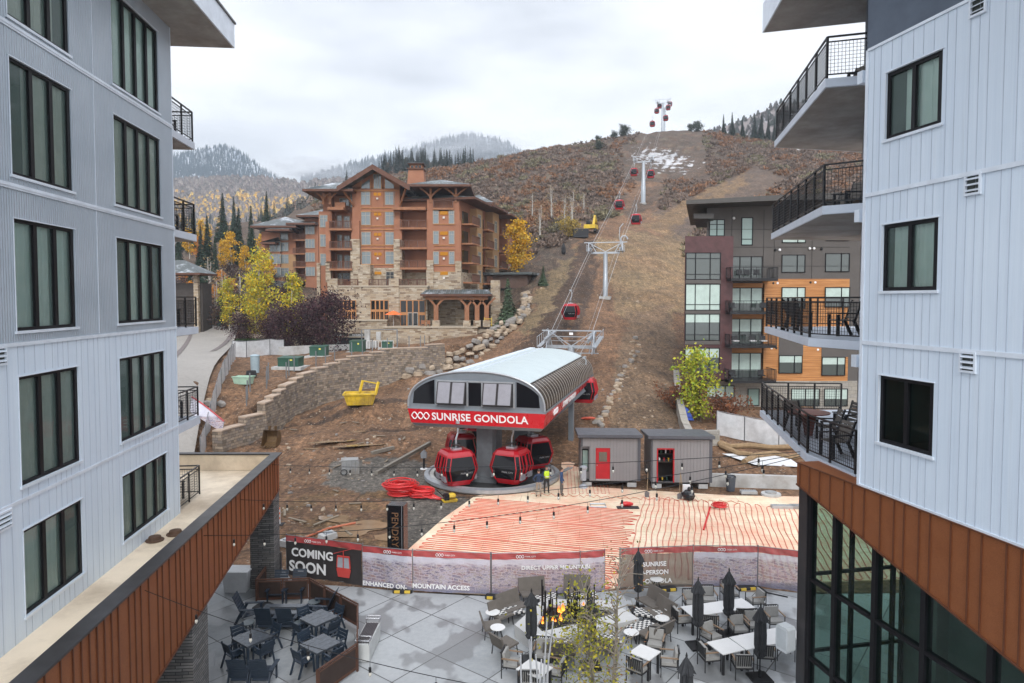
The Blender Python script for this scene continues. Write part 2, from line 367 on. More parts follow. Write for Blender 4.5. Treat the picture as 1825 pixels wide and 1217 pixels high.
# tyre ruts and dirt berms: darker turned-over soil bands along the track
for a,b,w_ in((( -22,62),(0,74),1.),((-20,66),(2,79),.8),((-24,57),(-4,64),.9),((3,80),(13,128),1.2),((6,80),(16,130),.9),((-1,66),(4,84),1.)):
    ax,ay=a;bx,by=b;dx,dy=bx-ax,by-ay;t=np.clip(((GX-ax)*dx+(GY-ay)*dy)/(dx*dx+dy*dy),0,1);d=np.hypot(GX-ax-t*dx,GY-ay-t*dy)+fs*.15
    GZ-=.14*np.exp(-(d/w_*1.6)**2);GZ+=.09*np.exp(-((d-w_)/.5)**2);paint((d<w_*.6),(.10,.064,.044))
def bump_at(x,y,r,h,sx=1.):
    d=np.hypot((GX-x)/sx,GY-y)/r;GZ[:]+=h*np.exp(-d**2*1.5)*(1+.15*fs)
MND=[(-14.2,67.5,4.2,1.7,1.6),(-16.5,58,2.2,.45,2.),(-11,57,2.0,.5,2.2),(1.5,63,2.5,.3,1.),(-9,73,3,.5,2),(-19,62,1.6,.4,1.)]
for m in MND:bump_at(*m)
sx_=(GP-1180)/72.;sy_=(GQ-(287+(GP-1180)*.16))/27.;SNOW=np.clip(1.15-np.sqrt(sx_**2+sy_**2)+.25*fs,0,1)*(.62+.2*fs)
SNOW=np.maximum(SNOW,np.where(inpoly(GP,GQ,[(1270,225),(1420,180),(1600,200),(1600,262),(1420,275)]),.4,0))
t=NT('dirt');at=t.N('VertexColor',layer_name='Col');v=t.vec()
n1=t.noise(v,.55,8,.7);n2=t.noise(v,3.2,8,.78);c=t.mix(1.,at.outputs[0],t.ramp(n1,[(.3,.5),(.7,1.45)]),'MULTIPLY');c=t.mix(1.,c,t.ramp(n2,[(.34,.30),(.5,.92),(.68,1.95)]),'MULTIPLY')
vd=t.vec((2.2,.10,1),rot=(0,0,.25));stk=t.noise(vd,1.,5,.7);c=t.mix(1.,c,t.ramp(stk,[(.33,.72),(.66,1.22)]),'MULTIPLY')
sn=t.math('ADD',t.noise(v,.5,8,.8),t.math('MULTIPLY',at.outputs[1],.5));sn=t.ramp(sn,[(.70,0.),(.78,.85)]);c=t.mix(sn,c,(.62,.65,.70))
vo=t.N('TexVoronoi',feature='F1');vo.inputs['Scale'].default_value=3.1;t.L(v,vo.inputs['Vector']);st=t.math('LESS_THAN',vo.outputs['Distance'],.2);pick=t.ramp(vo.outputs['Color'],[(.46,0.),(.5,1.)]);st=t.math('MULTIPLY',st,pick)
c=t.mix(t.math('MULTIPLY',st,.8),c,(.40,.34,.27))
c=t.mix(1.,c,(1.0,1.0,1.0),'MULTIPLY');c=t.mix(1.,c,t.ramp(t.noise(v,.12,3),[(.3,(.66,.64,.62)),(.7,(1.05,1.0,.94))]),'MULTIPLY');t.pbsdf(c,t.ramp(n1,[(.3,.72),(.7,.95)]),0,.3);t.bump(t.math('ADD',t.math('MULTIPLY',n2,1.),t.math('ADD',t.math('MULTIPLY',st,.35),t.math('MULTIPLY',stk,.9))),.9,.16)
DIRT=t.m
nr,nc=GX.shape;idx=np.arange(nr*nc).reshape(nr,nc);Q=np.stack([idx[:-1,:-1],idx[:-1,1:],idx[1:,1:],idx[1:,:-1]],-1).reshape(-1,4)
V=np.stack([GX,GY,GZ],-1).reshape(-1,3)
tag(npmesh('ground',V,Q,DIRT,np.concatenate([C,SNOW[...,None]],-1).reshape(-1,4),smooth=True,nv=4),'bare churned brown dirt of the building site and the hillside above it',kind='structure')
def mz(x,y): # ground height with the mounds
    z=gz(x,y)
    for a,b,r,h,sx in MND: z+=h*math.exp(-(math.hypot((x-a)/sx,y-b)/r)**2*1.5)
    return z
# the wide sheet under and behind everything
c=M('far_soil',(.16,.12,.08),.9,0,.2,.05)
b=MB();b.q((-9000,-600,-30.),(9000,-600,-30.),(9000,9000,-30.),(-9000,9000,-30.));tag(b.build('valley_floor',c,fix=False),kind='structure')
WHITE_MET=NT('white_board_siding');t=WHITE_MET;v=t.vec((1,1,1));vv=t.vec((26,26,.35));n=t.noise(vv,1.,4,.6);stn=t.ramp(t.noise(t.vec((4.5,4.5,.22)),1.,5,.75),[(.56,0.),(.74,.30)]);nb=t.noise(t.vec((3.4,3.4,.05)),1.,1)
t.pbsdf(t.ramp(t.math('ADD',t.math('ADD',t.math('MULTIPLY',n,.45),t.math('MULTIPLY',nb,.3)),t.math('MULTIPLY',t.noise(v,.35,5,.7),.25)),[(.3,(.54,.63,.73)),(.7,(.68,.76,.84))]),.42,0,.4)
bc=t.b.inputs['Base Color'].links[0].from_socket;t.L(t.mix(stn,bc,(.40,.44,.47)),t.b.inputs['Base Color']);WHITE=t.m
t=NT('corrugated_siding');tc=t.N('TexCoord');sx=t.N('SeparateXYZ');t.L(tc.outputs['Object'],sx.inputs[0])
h=t.math('SINE',t.math('MULTIPLY',sx.outputs[0],2*math.pi/.085));n=t.noise(tc.outputs['Object'],.7,4)
t.pbsdf(t.ramp(n,[(.3,(.36,.42,.48)),(.7,(.44,.50,.56))]),.4,.1,.5);t.bump(h,.55,.02);CORR=t.m
SEAM=M('seam_groove',(.42,.47,.55),.5,.2);TRIMW=M('white_trim',(.66,.72,.79),.4,.1)  # seam strips: a slightly darker grey-blue than the boards
STUC=M('grey_stucco',(.105,.13,.17),.9,0,.1,1.5,.5,60);CONC=M('balcony_concrete',(.30,.29,.27),.85,0,.18,1.2,.2,12,dirt=(.2,.18,.16))
SLABP=M('painted_slab_edge',(.52,.57,.64),.5,0,.06);BLACK=M('black_metal',(.018,.018,.02),.4,.4,.1);FRAMEK=M('black_window_frame',(.008,.008,.010),.5,0,.1,spec=.2)
t=NT('rust_brown_panels');v=t.vec();n=t.noise(v,2.2,5,.7);n2=t.noise(v,60,2)
t.pbsdf(t.mix(.35,t.ramp(n,[(.3,(.27,.088,.030)),(.7,(.35,.125,.045))]),t.ramp(n2,[(.35,(.13,.04,.018)),(.65,(.30,.12,.05))])),.5,.35,.4);RUSTP=t.m
RUSTS=M('rust_seams',(.13,.045,.02),.5,.3)
ROOFM=M('roof_membrane',(.78,.66,.50),.55,0,.12,.6,dirt=(.36,.27,.18),ds=.35);CAP=M('dark_metal_coping',(.06,.055,.055),.35,.6,.15)
STONEG=stone('dry_stacked_grey_stone',[(.10,.10,.10),(.17,.165,.16),(.25,.24,.23),(.14,.13,.12)],.5,.09,(.04,.04,.04))
GL=glassy('tinted_pane',(.27,.38,.35),.02,.80,1.,(.97,1.,.985));GLD=glassy('dark_tinted_pane',(.01,.02,.018),.03,.72,.5,(.62,.80,.74))  # GL's pale body colour imitates a reflection film and brighter curtains
t=NT('curtain_cloth');v=t.vec();t.pbsdf(t.ramp(t.noise(v,3,3),[(.3,(.76,.90,.84)),(.7,(.88,.98,.92))]),.9);CURT=t.m
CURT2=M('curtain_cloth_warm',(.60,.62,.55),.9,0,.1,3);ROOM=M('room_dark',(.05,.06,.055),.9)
def facade(mb,x0,x1,z0,z1,holes,y=0.,dep=.12):
    xs=sorted({x0,x1}|{h[i] for h in holes for i in(0,1) if x0<h[i]<x1});zs=sorted({z0,z1}|{h[i] for h in holes for i in(2,3) if z0<h[i]<z1})
    for i in range(len(xs)-1):
        for j in range(len(zs)-1):
            cx=(xs[i]+xs[i+1])/2;cz=(zs[j]+zs[j+1])/2
            if any(h[0]<cx<h[1] and h[2]<cz<h[3] for h in holes):continue
            mb.q((xs[i],y,zs[j]),(xs[i+1],y,zs[j]),(xs[i+1],y,zs[j+1]),(xs[i],y,zs[j+1]))
    for a,b,c,d in holes:
        if b<=x0 or a>=x1 or d<=z0 or c>=z1:continue
        e=y+dep
        mb.q((a,y,c),(b,y,c),(b,e,c),(a,e,c));mb.q((a,y,d),(a,e,d),(b,e,d),(b,y,d));mb.q((a,y,c),(a,e,c),(a,e,d),(a,y,d));mb.q((b,y,c),(b,y,d),(b,e,d),(b,e,c))
def win(par,a,b,c,d,n=3,y=0.,mw=.13,fw=.07,pane=None,open_=None,sash=0,drape=True,trim=True,fy=.0):
    f=MB();Y0=y+.03;Y1=y+.11
    f.box(a,b,Y0,Y1,c,c+fw);f.box(a,b,Y0,Y1,d-fw,d);f.box(a,a+fw,Y0,Y1,c+fw,d-fw);f.box(b-fw*1.6,b,Y0,Y1,c+fw,d-fw)
    st=(b-a-fw)/n
    for i in range(1,n):x=a+fw/2+st*i;f.box(x-mw/2,x+mw/2,Y0-.01,Y1,c+fw,d-fw)
    o=f.build('window',FRAMEK,par)
    p=MB();p.q((a+fw*.5,y+.08,c+fw*.5),(b-fw*.5,y+.08,c+fw*.5),(b-fw*.5,y+.08,d-fw*.5),(a+fw*.5,y+.08,d-fw*.5));p.build('pane',pane or GL,o,fix=False)
    if trim:
        tt=MB();tt.box(a-.03,b+.03,y-.03,y-.002,d+.002,d+.025);tt.box(a-.06,b+.06,y-.045,y-.002,c-.06,c-.002);tt.box(a-.022,a-.003,y-.02,y-.002,c,d);tt.build('window_trim',TRIMW,o)
    if drape:
        m=MB();ph=rnd.uniform(0,6);vs=[];gL=rnd.choice((0,0,.12,.3))*(b-a);gR=rnd.choice((0,.1,0,.2))*(b-a);a_=a+gL;b_=b-gR;N=int((b_-a_)/.04);
        for i in range(N+1):
            x=a_+(b_-a_)*i/N;yy=y+.155+.03*math.sin(i*1.15+ph+math.sin(i*.31)*1.4);vs+=[(x,yy,c),(x,yy,d)]
        m.add(vs,[(2*i,2*i+2,2*i+3,2*i+1) for i in range(N)]);m.build('curtain',rnd.choice((CURT,CURT,CURT2)),o,smooth=True,fix=False)
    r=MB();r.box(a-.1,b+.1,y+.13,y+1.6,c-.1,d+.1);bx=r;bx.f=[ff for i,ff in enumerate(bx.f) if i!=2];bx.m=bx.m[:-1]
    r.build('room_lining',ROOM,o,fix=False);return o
def seams(mb,x0,x1,z0,z1,holes,steps=(.22,.3,.38),w=.011,p=.006):
    x=x0+.2
    while x<x1-.05:
        segs=[(z0,z1)]
        for a,b,c,d in holes:
            if a-.07<x<b+.07:
                ns=[]
                for s,e in segs:
                    if d+.06<=s or c-.07>=e:ns.append((s,e));continue
                    if c-.07>s:ns.append((s,c-.07))
                    if d+.06<e:ns.append((d+.06,e))
                segs=ns
        for s,e in segs:mb.box(x-w/2,x+w/2,-p,.01,s,e)
        x+=rnd.choice(steps)
def vent(par,x0,x1,z0,z1,y=0):
    f=MB();f.box(x0-.04,x1+.04,y-.05,y-.003,z1,z1+.045);f.box(x0-.04,x1+.04,y-.05,y-.003,z0-.045,z0);f.box(x0-.04,x0,y-.05,y-.003,z0,z1);f.box(x1,x1+.04,y-.05,y-.003,z0,z1)
    n=3
    for i in range(n):z=z0+(z1-z0)*(i+.5)/n;f.ob(((x0+x1)/2,y-.03,z),(x1-x0,.07,.012),rx=R(35))
    o=f.build('vent',TRIMW,par);g=MB();g.q((x0,y-.006,z0),(x1,y-.006,z0),(x1,y-.006,z1),(x0,y-.006,z1));g.build('vent_opening',ROOM,o,fix=False)
def railing(par,path,z,h=1.07,sp=1.15,grid=.085,name='railing',gap=.1,wire=.004,inset=0):
    f=MB();m=MB()
    for i in range(len(path)-1):
        p=Vector((*path[i],z));q=Vector((*path[i+1],z));L=(q-p).length;n=max(1,round(L/sp));d=(q-p)/n;u=d.normalized();up=Vector((0,0,1))
        f.bar(p+up*h,q+up*h,.05,.04)
        f.bar(p+up*(h-.13),q+up*(h-.13),.03,.03);f.bar(p+up*gap,q+up*gap,.03,.03)
        for k in range(n+1):
            if k==n and i<len(path)-2:continue
            a=p+d*k;f.bar(a,a+up*h,.05,.05,(0,1,0))
        g=int(L/grid)
        for k in range(1,g):a=p+(q-p)*k/g;m.bar(a+up*gap,a+up*(h-.13),wire*2,wire*2,(0,1,0))
        g=int((h-.13-gap)/grid)
        for k in range(1,g):zz=gap+(h-.13-gap)*k/g;m.bar(p+up*zz,q+up*zz,wire*2,wire*2)
    o=f.build(name,BLACK,par);m.build('wire_mesh',BLACK,o,fix=False);return o
def balcony(par,poly,z,path,th=.24):
    b=MB();b.prism(poly,z-th,z-.02,'z');o=b.build('balcony_slab',[SLABP],par)
    u=MB();
    c=Vector((sum(p[0] for p in poly)/len(poly),sum(p[1] for p in poly)/len(poly)));ins=[tuple(c+(Vector(p)-c)*.97) for p in poly]
    u.prism(ins,z-th-.02,z-th-.001,'z');u.build('soffit',CONC,o)
    railing(o,path,z);return o
def mk_chair(label,group=None,cat='chair',c1=None,c2=None):
    "patio dining chair: slatted reclined back, broad legs"
    t=thing('balcony_chair',label,cat,group=group);c1=c1 or M('black_plastic_lumber',(.02,.02,.022),.5);c2=c2 or M('taupe_slats',(.14,.125,.11),.7)
    s=MB();[s.ob((0,-.2+.1*i,.44+.008*i*0),(.5,.088,.03)) for i in range(5)];s.build('seat',c2,t)
    s=MB();[s.ob((0,.27+.035*i*.9,.52+.1*i),(.5,.022,.09),rx=R(-14)) for i in range(5)];s.build('backrest',c2,t)
    for sx in(-1,1):
        l=MB();l.bar((sx*.27,-.22,0),(sx*.27,-.22,.6),.05,.08);l.build('leg',c1,t);l=MB();l.bar((sx*.27,.42,0),(sx*.27,.20,.46),.05,.08);l.bar((sx*.27,.24,.42),(sx*.27,.43,1.0),.04,.05);l.build('leg',c1,t)
        l=MB();l.ob((sx*.29,.02,.63),(.09,.58,.03));l.build('armrest',c1,t)
    return t
BCH=mk_chair('');PROTO=[BCH]
def chair_at(loc,rz,label,group='chairs on the balconies'):
    if PROTO:c=PROTO.pop();c.location=loc;c.rotation_euler=(0,0,rz);c['label']=label;c['group']=group;return c
    return dup(BCH,loc,rz,label,group=group)
# ================= LEFT BUILDING
kL=-.09728;CL=-9.09;nL=math.hypot(1,kL)
LB=thing('hotel_building','tall grey and white metal-sided building at the left with a brown-edged terrace roof','building',(CL,0,0),math.atan2(1,kL))
S=lambda Y:Y*nL
rows=[(18.4,20.95),(15.12,17.57),(11.82,14.2),(8.49,10.84),(5.66,7.53)];cols=[(9.2,12.3,4),(14.45,16.82,3),(18.93,22.0,4)]
HO=[(S(a),S(b),c,d) for c,d in rows for a,b,n in cols]
E_=S(23.0)
w1=MB();facade(w1,S(4),E_,11.58,21.6,HO);w1.q((E_,0,11.58),(E_,9,11.58),(E_,9,21.6),(E_,0,21.6));w1.build('corrugated_wall',CORR,LB,fix=False)
w2=MB();facade(w2,S(4),E_,5.2,11.56,HO,y=0);w2.q((E_,0,5.2),(E_,9,5.2),(E_,9,11.56),(E_,0,11.56));w2.build('board_wall',WHITE,LB,fix=False)
g=MB();seams(g,S(6),E_,5.2,11.5,HO);g.build('siding_seams',SEAM,LB)
g=MB()
for z in(18.22,14.87):g.box(S(4),E_+.01,-.03,.0-.002,z-.06,z+.06);g.box(S(4),E_+.01,-.045,-.03,z-.015,z+.015)
g.box(S(4),E_+.01,-.035,-.002,11.5,11.58);g.box(S(4),E_+.01,-.02,-.002,8.15,8.23)
for z in (11.58,):g.box(E_-.03,E_+.012,-.012,.05,5.2,21.5)
for x in(S(13.2),S(17.9)):g.box(x-.01,x+.01,-.014,-.001,11.6,21.5)
g.build('trim_boards',TRIMW,LB)
for c,d in rows:
    for a,b,n in cols: win(LB,S(a),S(b),c,d,n)
for z in(11.33,7.95):vent(LB,S(13.3),S(14.02),z-.14,z+.16)
# roof eave: seen from below
b=MB();b.prism([(S(3),-1.45),(S(24.8),-1.55),(S(24.8),6),(S(3),6)],21.5,22.35,'z');o=b.build('roof_overhang',TRIMW,LB)
b=MB();b.prism([(S(3),-1.4),(S(24.7),-1.5),(S(24.7),6),(S(3),6)],21.47,21.497,'z');b.build('soffit',CONC,o)
b=MB();b.prism([(S(3),-1.5),(S(24.85),-1.6),(S(24.85),6),(S(3),6)],22.35,22.42,'z');b.build('coping',CAP,o)
for i,z in enumerate((18.2,14.87,11.5,8.2,5.75)):
    a=E_+.01;d=S(25.15)
    if i<4: balcony(LB,[(a,.02),(d,.02),(d,5),(a,5)],z,[(a+.06,.08),(d-.06,.08),(d-.06,4.9)],.26 if i!=3 else .3)
    else: railing(LB,[(a+.06,.08),(d-.06,.08),(d-.06,4.9)],5.26)
for i,(z,r) in enumerate(((18.2,.6),(14.87,.5),(11.5,.7),(8.2,.4),(5.26,.5))):
    p=LB.matrix_basis
    Mx=Matrix.Translation((CL,0,0))@Matrix.Rotation(math.atan2(1,kL),4,'Z');q=Mx@Vector((S(24.35),.75,z+.0))
    chair_at(q,R(60+r*40),('black chair on the topmost left balcony','black chair behind the railing of the second left balcony down','black chair on the left balcony level with the pavilion roof','black chair on the left balcony above the mesh fences','black chair on the terrace roof behind the lowest left railing')[i])
# terrace roof with its brown fascia
k2=-.0945
def tp(Y,off=0):return Vector((-9.96+k2*(Y-28.9)+off,Y))
far=28.9
w=MB();wl=lambda Y:Vector((CL+kL*Y,Y))
P=[tp(4,-.1),tp(far-.1,-.1),Vector((-22,far-.1)),Vector((-22,24)),wl(23)+Vector((-.5,0)),wl(4)+Vector((-.5,0))]
inv=(Matrix.Translation((CL,0,0))@Matrix.Rotation(math.atan2(1,kL),4,'Z')).inverted()
lp=lambda p:tuple((inv@Vector((p[0],p[1],0)))[:2])
w.prism([lp(p) for p in P],4.95,5.2,'z');tr=w.build('terrace_roof',ROOFM,LB)
w=MB() # upstand inside face, far side + outer side
a=tp(far,-.06);
for A,B_ in((tp(4,-.14),tp(far,-.14)),(tp(far,-.14),Vector((-22,far-.1)))):
    A3=Vector((*lp(A),5.2));B3=Vector((*lp(B_),5.2));w.bar(A3+Vector((0,0,.33)),B3+Vector((0,0,.33)),.14,.66)
w.build('parapet_upstand',ROOFM,tr)
w=MB();
def L3(p,z):return Vector((*lp(p),z))
w.bar(L3(tp(4,-.1),5.91),L3(tp(far+.05,-.1),5.91),.42,.05);w.bar(L3(tp(far-.03,.1),5.912),L3(Vector((-22,far)),5.912),.3,.05);w.build('coping',CAP,tr)
# wedge-shaped fascia, deeper towards the viewer
zb=lambda Y:4.39+(2.95-4.39)*(far-Y)/(far-15.1)
w=MB();Yn=4
w.add([L3(tp(Yn),5.9),L3(tp(far),5.9),L3(tp(far),zb(far)),L3(tp(Yn),zb(Yn)),L3(tp(Yn,-.1),5.9),L3(tp(far,-.1),5.9),L3(tp(far,-.1),zb(far)),L3(tp(Yn,-.1),zb(Yn))],[(0,1,2,3),(7,6,5,4),(0,4,5,1),(1,5,6,2),(2,6,7,3)])
w.add([L3(tp(far),5.9),L3(Vector((-22,far)),5.9),L3(Vector((-22,far)),4.4),L3(tp(far),4.4)],[(0,1,2,3)])
fa=w.build('fascia',RUSTP,tr);w=MB();y=5.
while y<far-.1:
    w.bar(L3(tp(y,.012),5.86),L3(tp(y,.012),zb(y)),.03,.03,(1,0,0));y+=rnd.choice((.3,.42,.5))
w.bar(L3(tp(Yn,.015),zb(Yn)),L3(tp(far,.015),zb(far)),.05,.05);w.build('fascia_seams',RUSTS,fa)
w=MB() # sloping soffit
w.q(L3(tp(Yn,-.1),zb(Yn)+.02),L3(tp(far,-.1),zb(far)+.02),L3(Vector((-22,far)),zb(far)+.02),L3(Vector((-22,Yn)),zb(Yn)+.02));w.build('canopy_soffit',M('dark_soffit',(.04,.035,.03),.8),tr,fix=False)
w=MB();q=lp((-13.2,24));
for (x,y) in((-11.75,21.6),(-11.9,22.6)):
    pass
pat=thing('roof_drain_dome','pair of round rusty drain domes on the beige terrace roof','roof drain',(-9.0-.1*0-1.45,20.9,5.2))
for dx,dy in((0,0),(-.35,-.55)):
    w=MB();w.lathe([(.26,0),(.26,.04),(.19,.06),(.17,.14),(.05,.17)],12,(dx,dy,0));w.build('dome',M('rusty_iron',(.09,.05,.03),.8),pat)
# stone columns carrying the canopy
for (px,Y,wd) in((466,29.4,1.0),(305,19.5,1.25),(250,14.5,1.25)):
    X=(px-CX)/F*Y;w=MB();p=lp((X,Y));w.box(p[0]-wd/2,p[0]+wd/2,p[1]-wd/2,p[1]+wd/2,0,zb(Y)+.1);w.build('stone_column',STONEG,LB)
w=MB();p=lp((-10.2,15));w.box(S(6),S(30.5),3.6,3.9,0,4.6);w.build('ground_floor_wall',M('dark_glazing_wall',(.03,.035,.035),.3),LB)
# ================= RIGHT BUILDING
kR=-.204;CR=11.34;nR=math.hypot(1,kR)
MR=Matrix.Translation((CR,0,0))@Matrix.Rotation(math.atan2(-1,-kR),4,'Z');iR=MR.inverted()
RB=thing('apartment_building','white metal-sided building at the right with angled balconies and a glass ground floor','building',(CR,0,0),math.atan2(-1,-kR))
T=lambda Y:-Y*nR
rl=lambda x,y:tuple((iR@Vector((x,y,0)))[:2]);R3=lambda x,y,z:Vector((*rl(x,y),z))
rz_=[(16.0,17.45),(12.68,14.14),(9.3,10.8)]
HR=[(T(15.23),T(13.75),c,d) for c,d in rz_]+[(T(10.2),T(7.6),c,d) for c,d in rz_]
w=MB();facade(w,T(15.8),T(5),8.15,18.16,HR);w.build('board_wall',WHITE,RB,fix=False)
w=MB();w.q((T(15.84),-.0,18.17),(T(5),0,18.17),(T(5),0,22),(T(15.84),0,22));w.build('stucco_wall',STUC,RB,fix=False)
g=MB();seams(g,T(15.8),T(6),8.2,14.84,HR,(.2,.27,.33));seams(g,T(15.8),T(6),14.9,18.16,HR,(.2,.27,.33));g.build('siding_seams',SEAM,RB)
g=MB()
for z in(14.87,11.5):g.box(T(15.8),T(5),-.03,-.002,z-.045,z+.045)
g.box(T(15.8),T(5),-.03,-.002,8.15,8.2);g.box(T(15.84)-.02,T(15.8)+.03,-.02,.02,8.15,18.16);g.box(T(15.8),T(5),-.03,-.002,18.12,18.18);g.build('trim_boards',TRIMW,RB)
for h in HR:win(RB,*h,n=2,mw=.1,fw=.08,drape=h[2]>11 ,pane=GL if h[2]>10 else GLD)
for z in(17.98,14.66,11.3):vent(RB,T(13.1),T(12.82),z-.16,z+.16)
# end wall running away behind the corner, with recessed windows and doors
A=Vector((8.11,15.82));D=Vector((.447,.894));EN=[A+D*t for t in(0,.85,9)]
w=MB();
def endq(t0,t1,z0,z1,off=0):
    n_=Vector((-D.y,D.x))*off;a=A+D*t0+n_;b=A+D*t1+n_
    return [R3(a.x,a.y,z0),R3(b.x,b.y,z0),R3(b.x,b.y,z1),R3(a.x,a.y,z1)]
w.q(*endq(0,9,8.15,18.16));w.build('end_wall',WHITE,RB,fix=False);w=MB();w.q(*endq(0,9,18.17,21.6));w.build('end_wall_stucco',STUC,RB,fix=False)
for z in(8.25,11.6,14.95,18.25):
    w=MB()
    a,b,c,d=endq(2.2,4.0,z,z+2.3,.04);w.q(a,b,c,d);w.build('balcony_door',FRAMEK,RB,fix=False)
    w=MB();a,b,c,d=endq(.55,1.0,z+.7,z+2.2,.03);w.q(a,b,c,d);w.build('side_window',FRAMEK,RB,fix=False)
FP={18.27:[(1536,17.8),(1463,18.1),(1375,25.2)],14.98:[(1534,17.6),(1462,18.2),(1372,25.8)],11.47:[(1536,16.9),(1441,18.4),(1363,26.0)],8.2:[(1530,16.55),(1441,18.9),(1357,26.4)]}
for z,pp in FP.items():
    w_=[((p-CX)/F*Y,Y) for p,Y in pp];poly=w_+[(14.5,26.3),(9.4,17.0)] if z>9 else w_+[(14.5,26.6),(9.4,17.0)]
    c=Vector((12,22));ins=[tuple(Vector(p)+(c-Vector(p)).normalized()*.09) for p in w_]
    balcony(RB,[rl(*p) for p in poly],z,[rl(*p) for p in ins]+[rl(12.6,26)])
    # square duct vent under each slab
    b=MB();p=rl((1529-CX)/F*16.6,16.6);b.box(p[0]-.09,p[0]+.09,p[1]-.09,p[1]+.12,z-.62,z-.33);b.build('duct_vent',TRIMW,RB)
# roof slab high above
rp_=[(7.75,18.8),(8.43,23.4),(11.4,22.5),(14,24),(14,5),(4.6,5),(5.8,10)]
b=MB();b.prism([rl(*p) for p in rp_],21.45,22.4,'z');o=b.build('roof_overhang',TRIMW,RB)
b=MB();c=Vector((10,16));b.prism([rl(*(c+(Vector(p)-c)*.985)) for p in rp_],21.42,21.448,'z');b.build('soffit',CONC,o)
# brown fascia
zt=8.14;zf=lambda Y:7.55+(6.01-7.55)*(18.08-Y)/(18.08-11.68)
w=MB();Ye=18.1;Yn=4.5
for off,sg in((.0,1),):
    w.add([(T(Ye),-.02,zt),(T(Yn),-.02,zt),(T(Yn),-.02,zf(Yn)),(T(Ye),-.02,zf(Ye)),(T(Ye),.25,zt),(T(Yn),.25,zt),(T(Yn),.25,zf(Yn)),(T(Ye),.25,zf(Ye))],[(0,1,2,3),(4,7,6,5),(0,4,5,1),(2,6,7,3),(0,3,7,4)])
fr=w.build('fascia',RUSTP,RB);w=MB();y=5.
while y<Ye:
    w.bar((T(y),-.03,zt),(T(y),-.03,zf(y)),.028,.028,(1,0,0));y+=rnd.choice((.28,.4,.5))
w.bar((T(Yn),-.03,zf(Yn)),(T(Ye),-.03,zf(Ye)),.04,.04);w.bar((T(Yn),-.03,zt),(T(Ye),-.03,zt),.04,.03);w.build('fascia_seams',RUSTS,fr)
w=MB();q0=rl(8.4,17.5);w.prism([(T(Ye)-.0,-.0),(T(15.5),0),(T(15.5),3.5),(T(Ye),3.5)],zt-.03,zt+.005,'z');w.build('ledge',RUSTP,fr)
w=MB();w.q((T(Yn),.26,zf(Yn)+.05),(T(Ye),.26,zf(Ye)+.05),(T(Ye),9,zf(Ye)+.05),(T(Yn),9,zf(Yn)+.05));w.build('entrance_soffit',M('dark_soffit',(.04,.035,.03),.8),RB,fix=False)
# corner steel post and glass wall
w=MB();w.box(T(18.05),T(17.72),.02,.3,0,7.65);w.build('corner_post',M('dark_steel',(.03,.03,.034),.45,.3,.1,dirt=(.05,.045,.045)),RB)
ms=[17.72,16.75,15.4,14.0,12.45,11.1,9.7,8.2]
for i in range(len(ms)-1):
    Y0,Y1=ms[i],ms[i+1];f=MB();zz=[.15,1.1,3.05,5.15]
    f.box(T(Y0),T(Y0)+.13,.05,.25,.0,zf(Y0)+.02)
    for z in zz:f.box(T(Y0)+.13,T(Y1),.06,.22,z-.04,z+.04)
    o=f.build('glazing_frame',FRAMEK,RB);ze=zz+[None]
    for j in range(len(zz)):
        a,b=T(Y0)+.13,T(Y1);z0=zz[j]+.04;p=MB()
        if j<3:p.q((a,.12,z0),(b,.12,z0),(b,.12,zz[j+1]-.04),(a,.12,zz[j+1]-.04))
        else:p.q((a,.12,z0),(b,.12,z0),(b,.12,zf(Y1)+.05),(a,.12,zf(Y0)+.05))
        p.build('pane',GLD,o,fix=False)
f=MB()
for y in (.3,1.5,2.8,3.1):f.box(T(17.95),T(17.85),y,y+.1,0,7.55)
for z in (1.1,3.05,5.15):f.box(T(17.94),T(17.86),.4,3.1,z-.04,z+.04)
o=f.build('end_glazing_frame',FRAMEK,RB);p=MB();p.q((T(17.9),.3,0),(T(17.9),3.2,0),(T(17.9),3.2,7.55),(T(17.9),.3,7.55));p.build('pane',GLD,o,fix=False)
for Y in (16.2,13.6,11.3):w=MB();w.box(T(Y),T(Y)+.35,2.3,2.65,0,7);w.build('lobby_column',M('lobby_column',(.34,.35,.33),.6),RB)
w=MB();w.box(T(16.8),T(9),2.75,3.1,.06,1.1);w.build('bar_counter',M('bar_counter',(.10,.07,.05),.5),RB)
w=MB();w.box(T(17.9),T(4),3.2,3.4,0,8);w.build('inner_wall',M('lobby_wall',(.26,.29,.27),.8),RB);w=MB();w.box(T(17.9),T(4),.3,6.5,.0,.06);w.build('lobby_floor',M('lobby_floor',(.16,.17,.16),.3),RB)
for i,(Y,off) in enumerate(((16.6,1.2),(14.9,1.4),(13.0,1.3),(11.2,1.5))):
    c=MR@Vector((T(Y),off,0));tb=thing('lobby_table','white table inside the glass ground floor'+(', nearest the corner post',', second from the corner post',', third from the corner post',', fourth from the corner post')[i],'table',(c.x,c.y,.06),.4*i)
    w=MB();w.box(-.5,.5,-.4,.4,.72,.75);w.build('tabletop',M('white_top',(.62,.62,.60),.4),tb);w=MB();w.bar((0,0,0),(0,0,.72),.08);w.box(-.3,.3,-.3,.3,0,.03);w.build('leg',BLACK,tb)
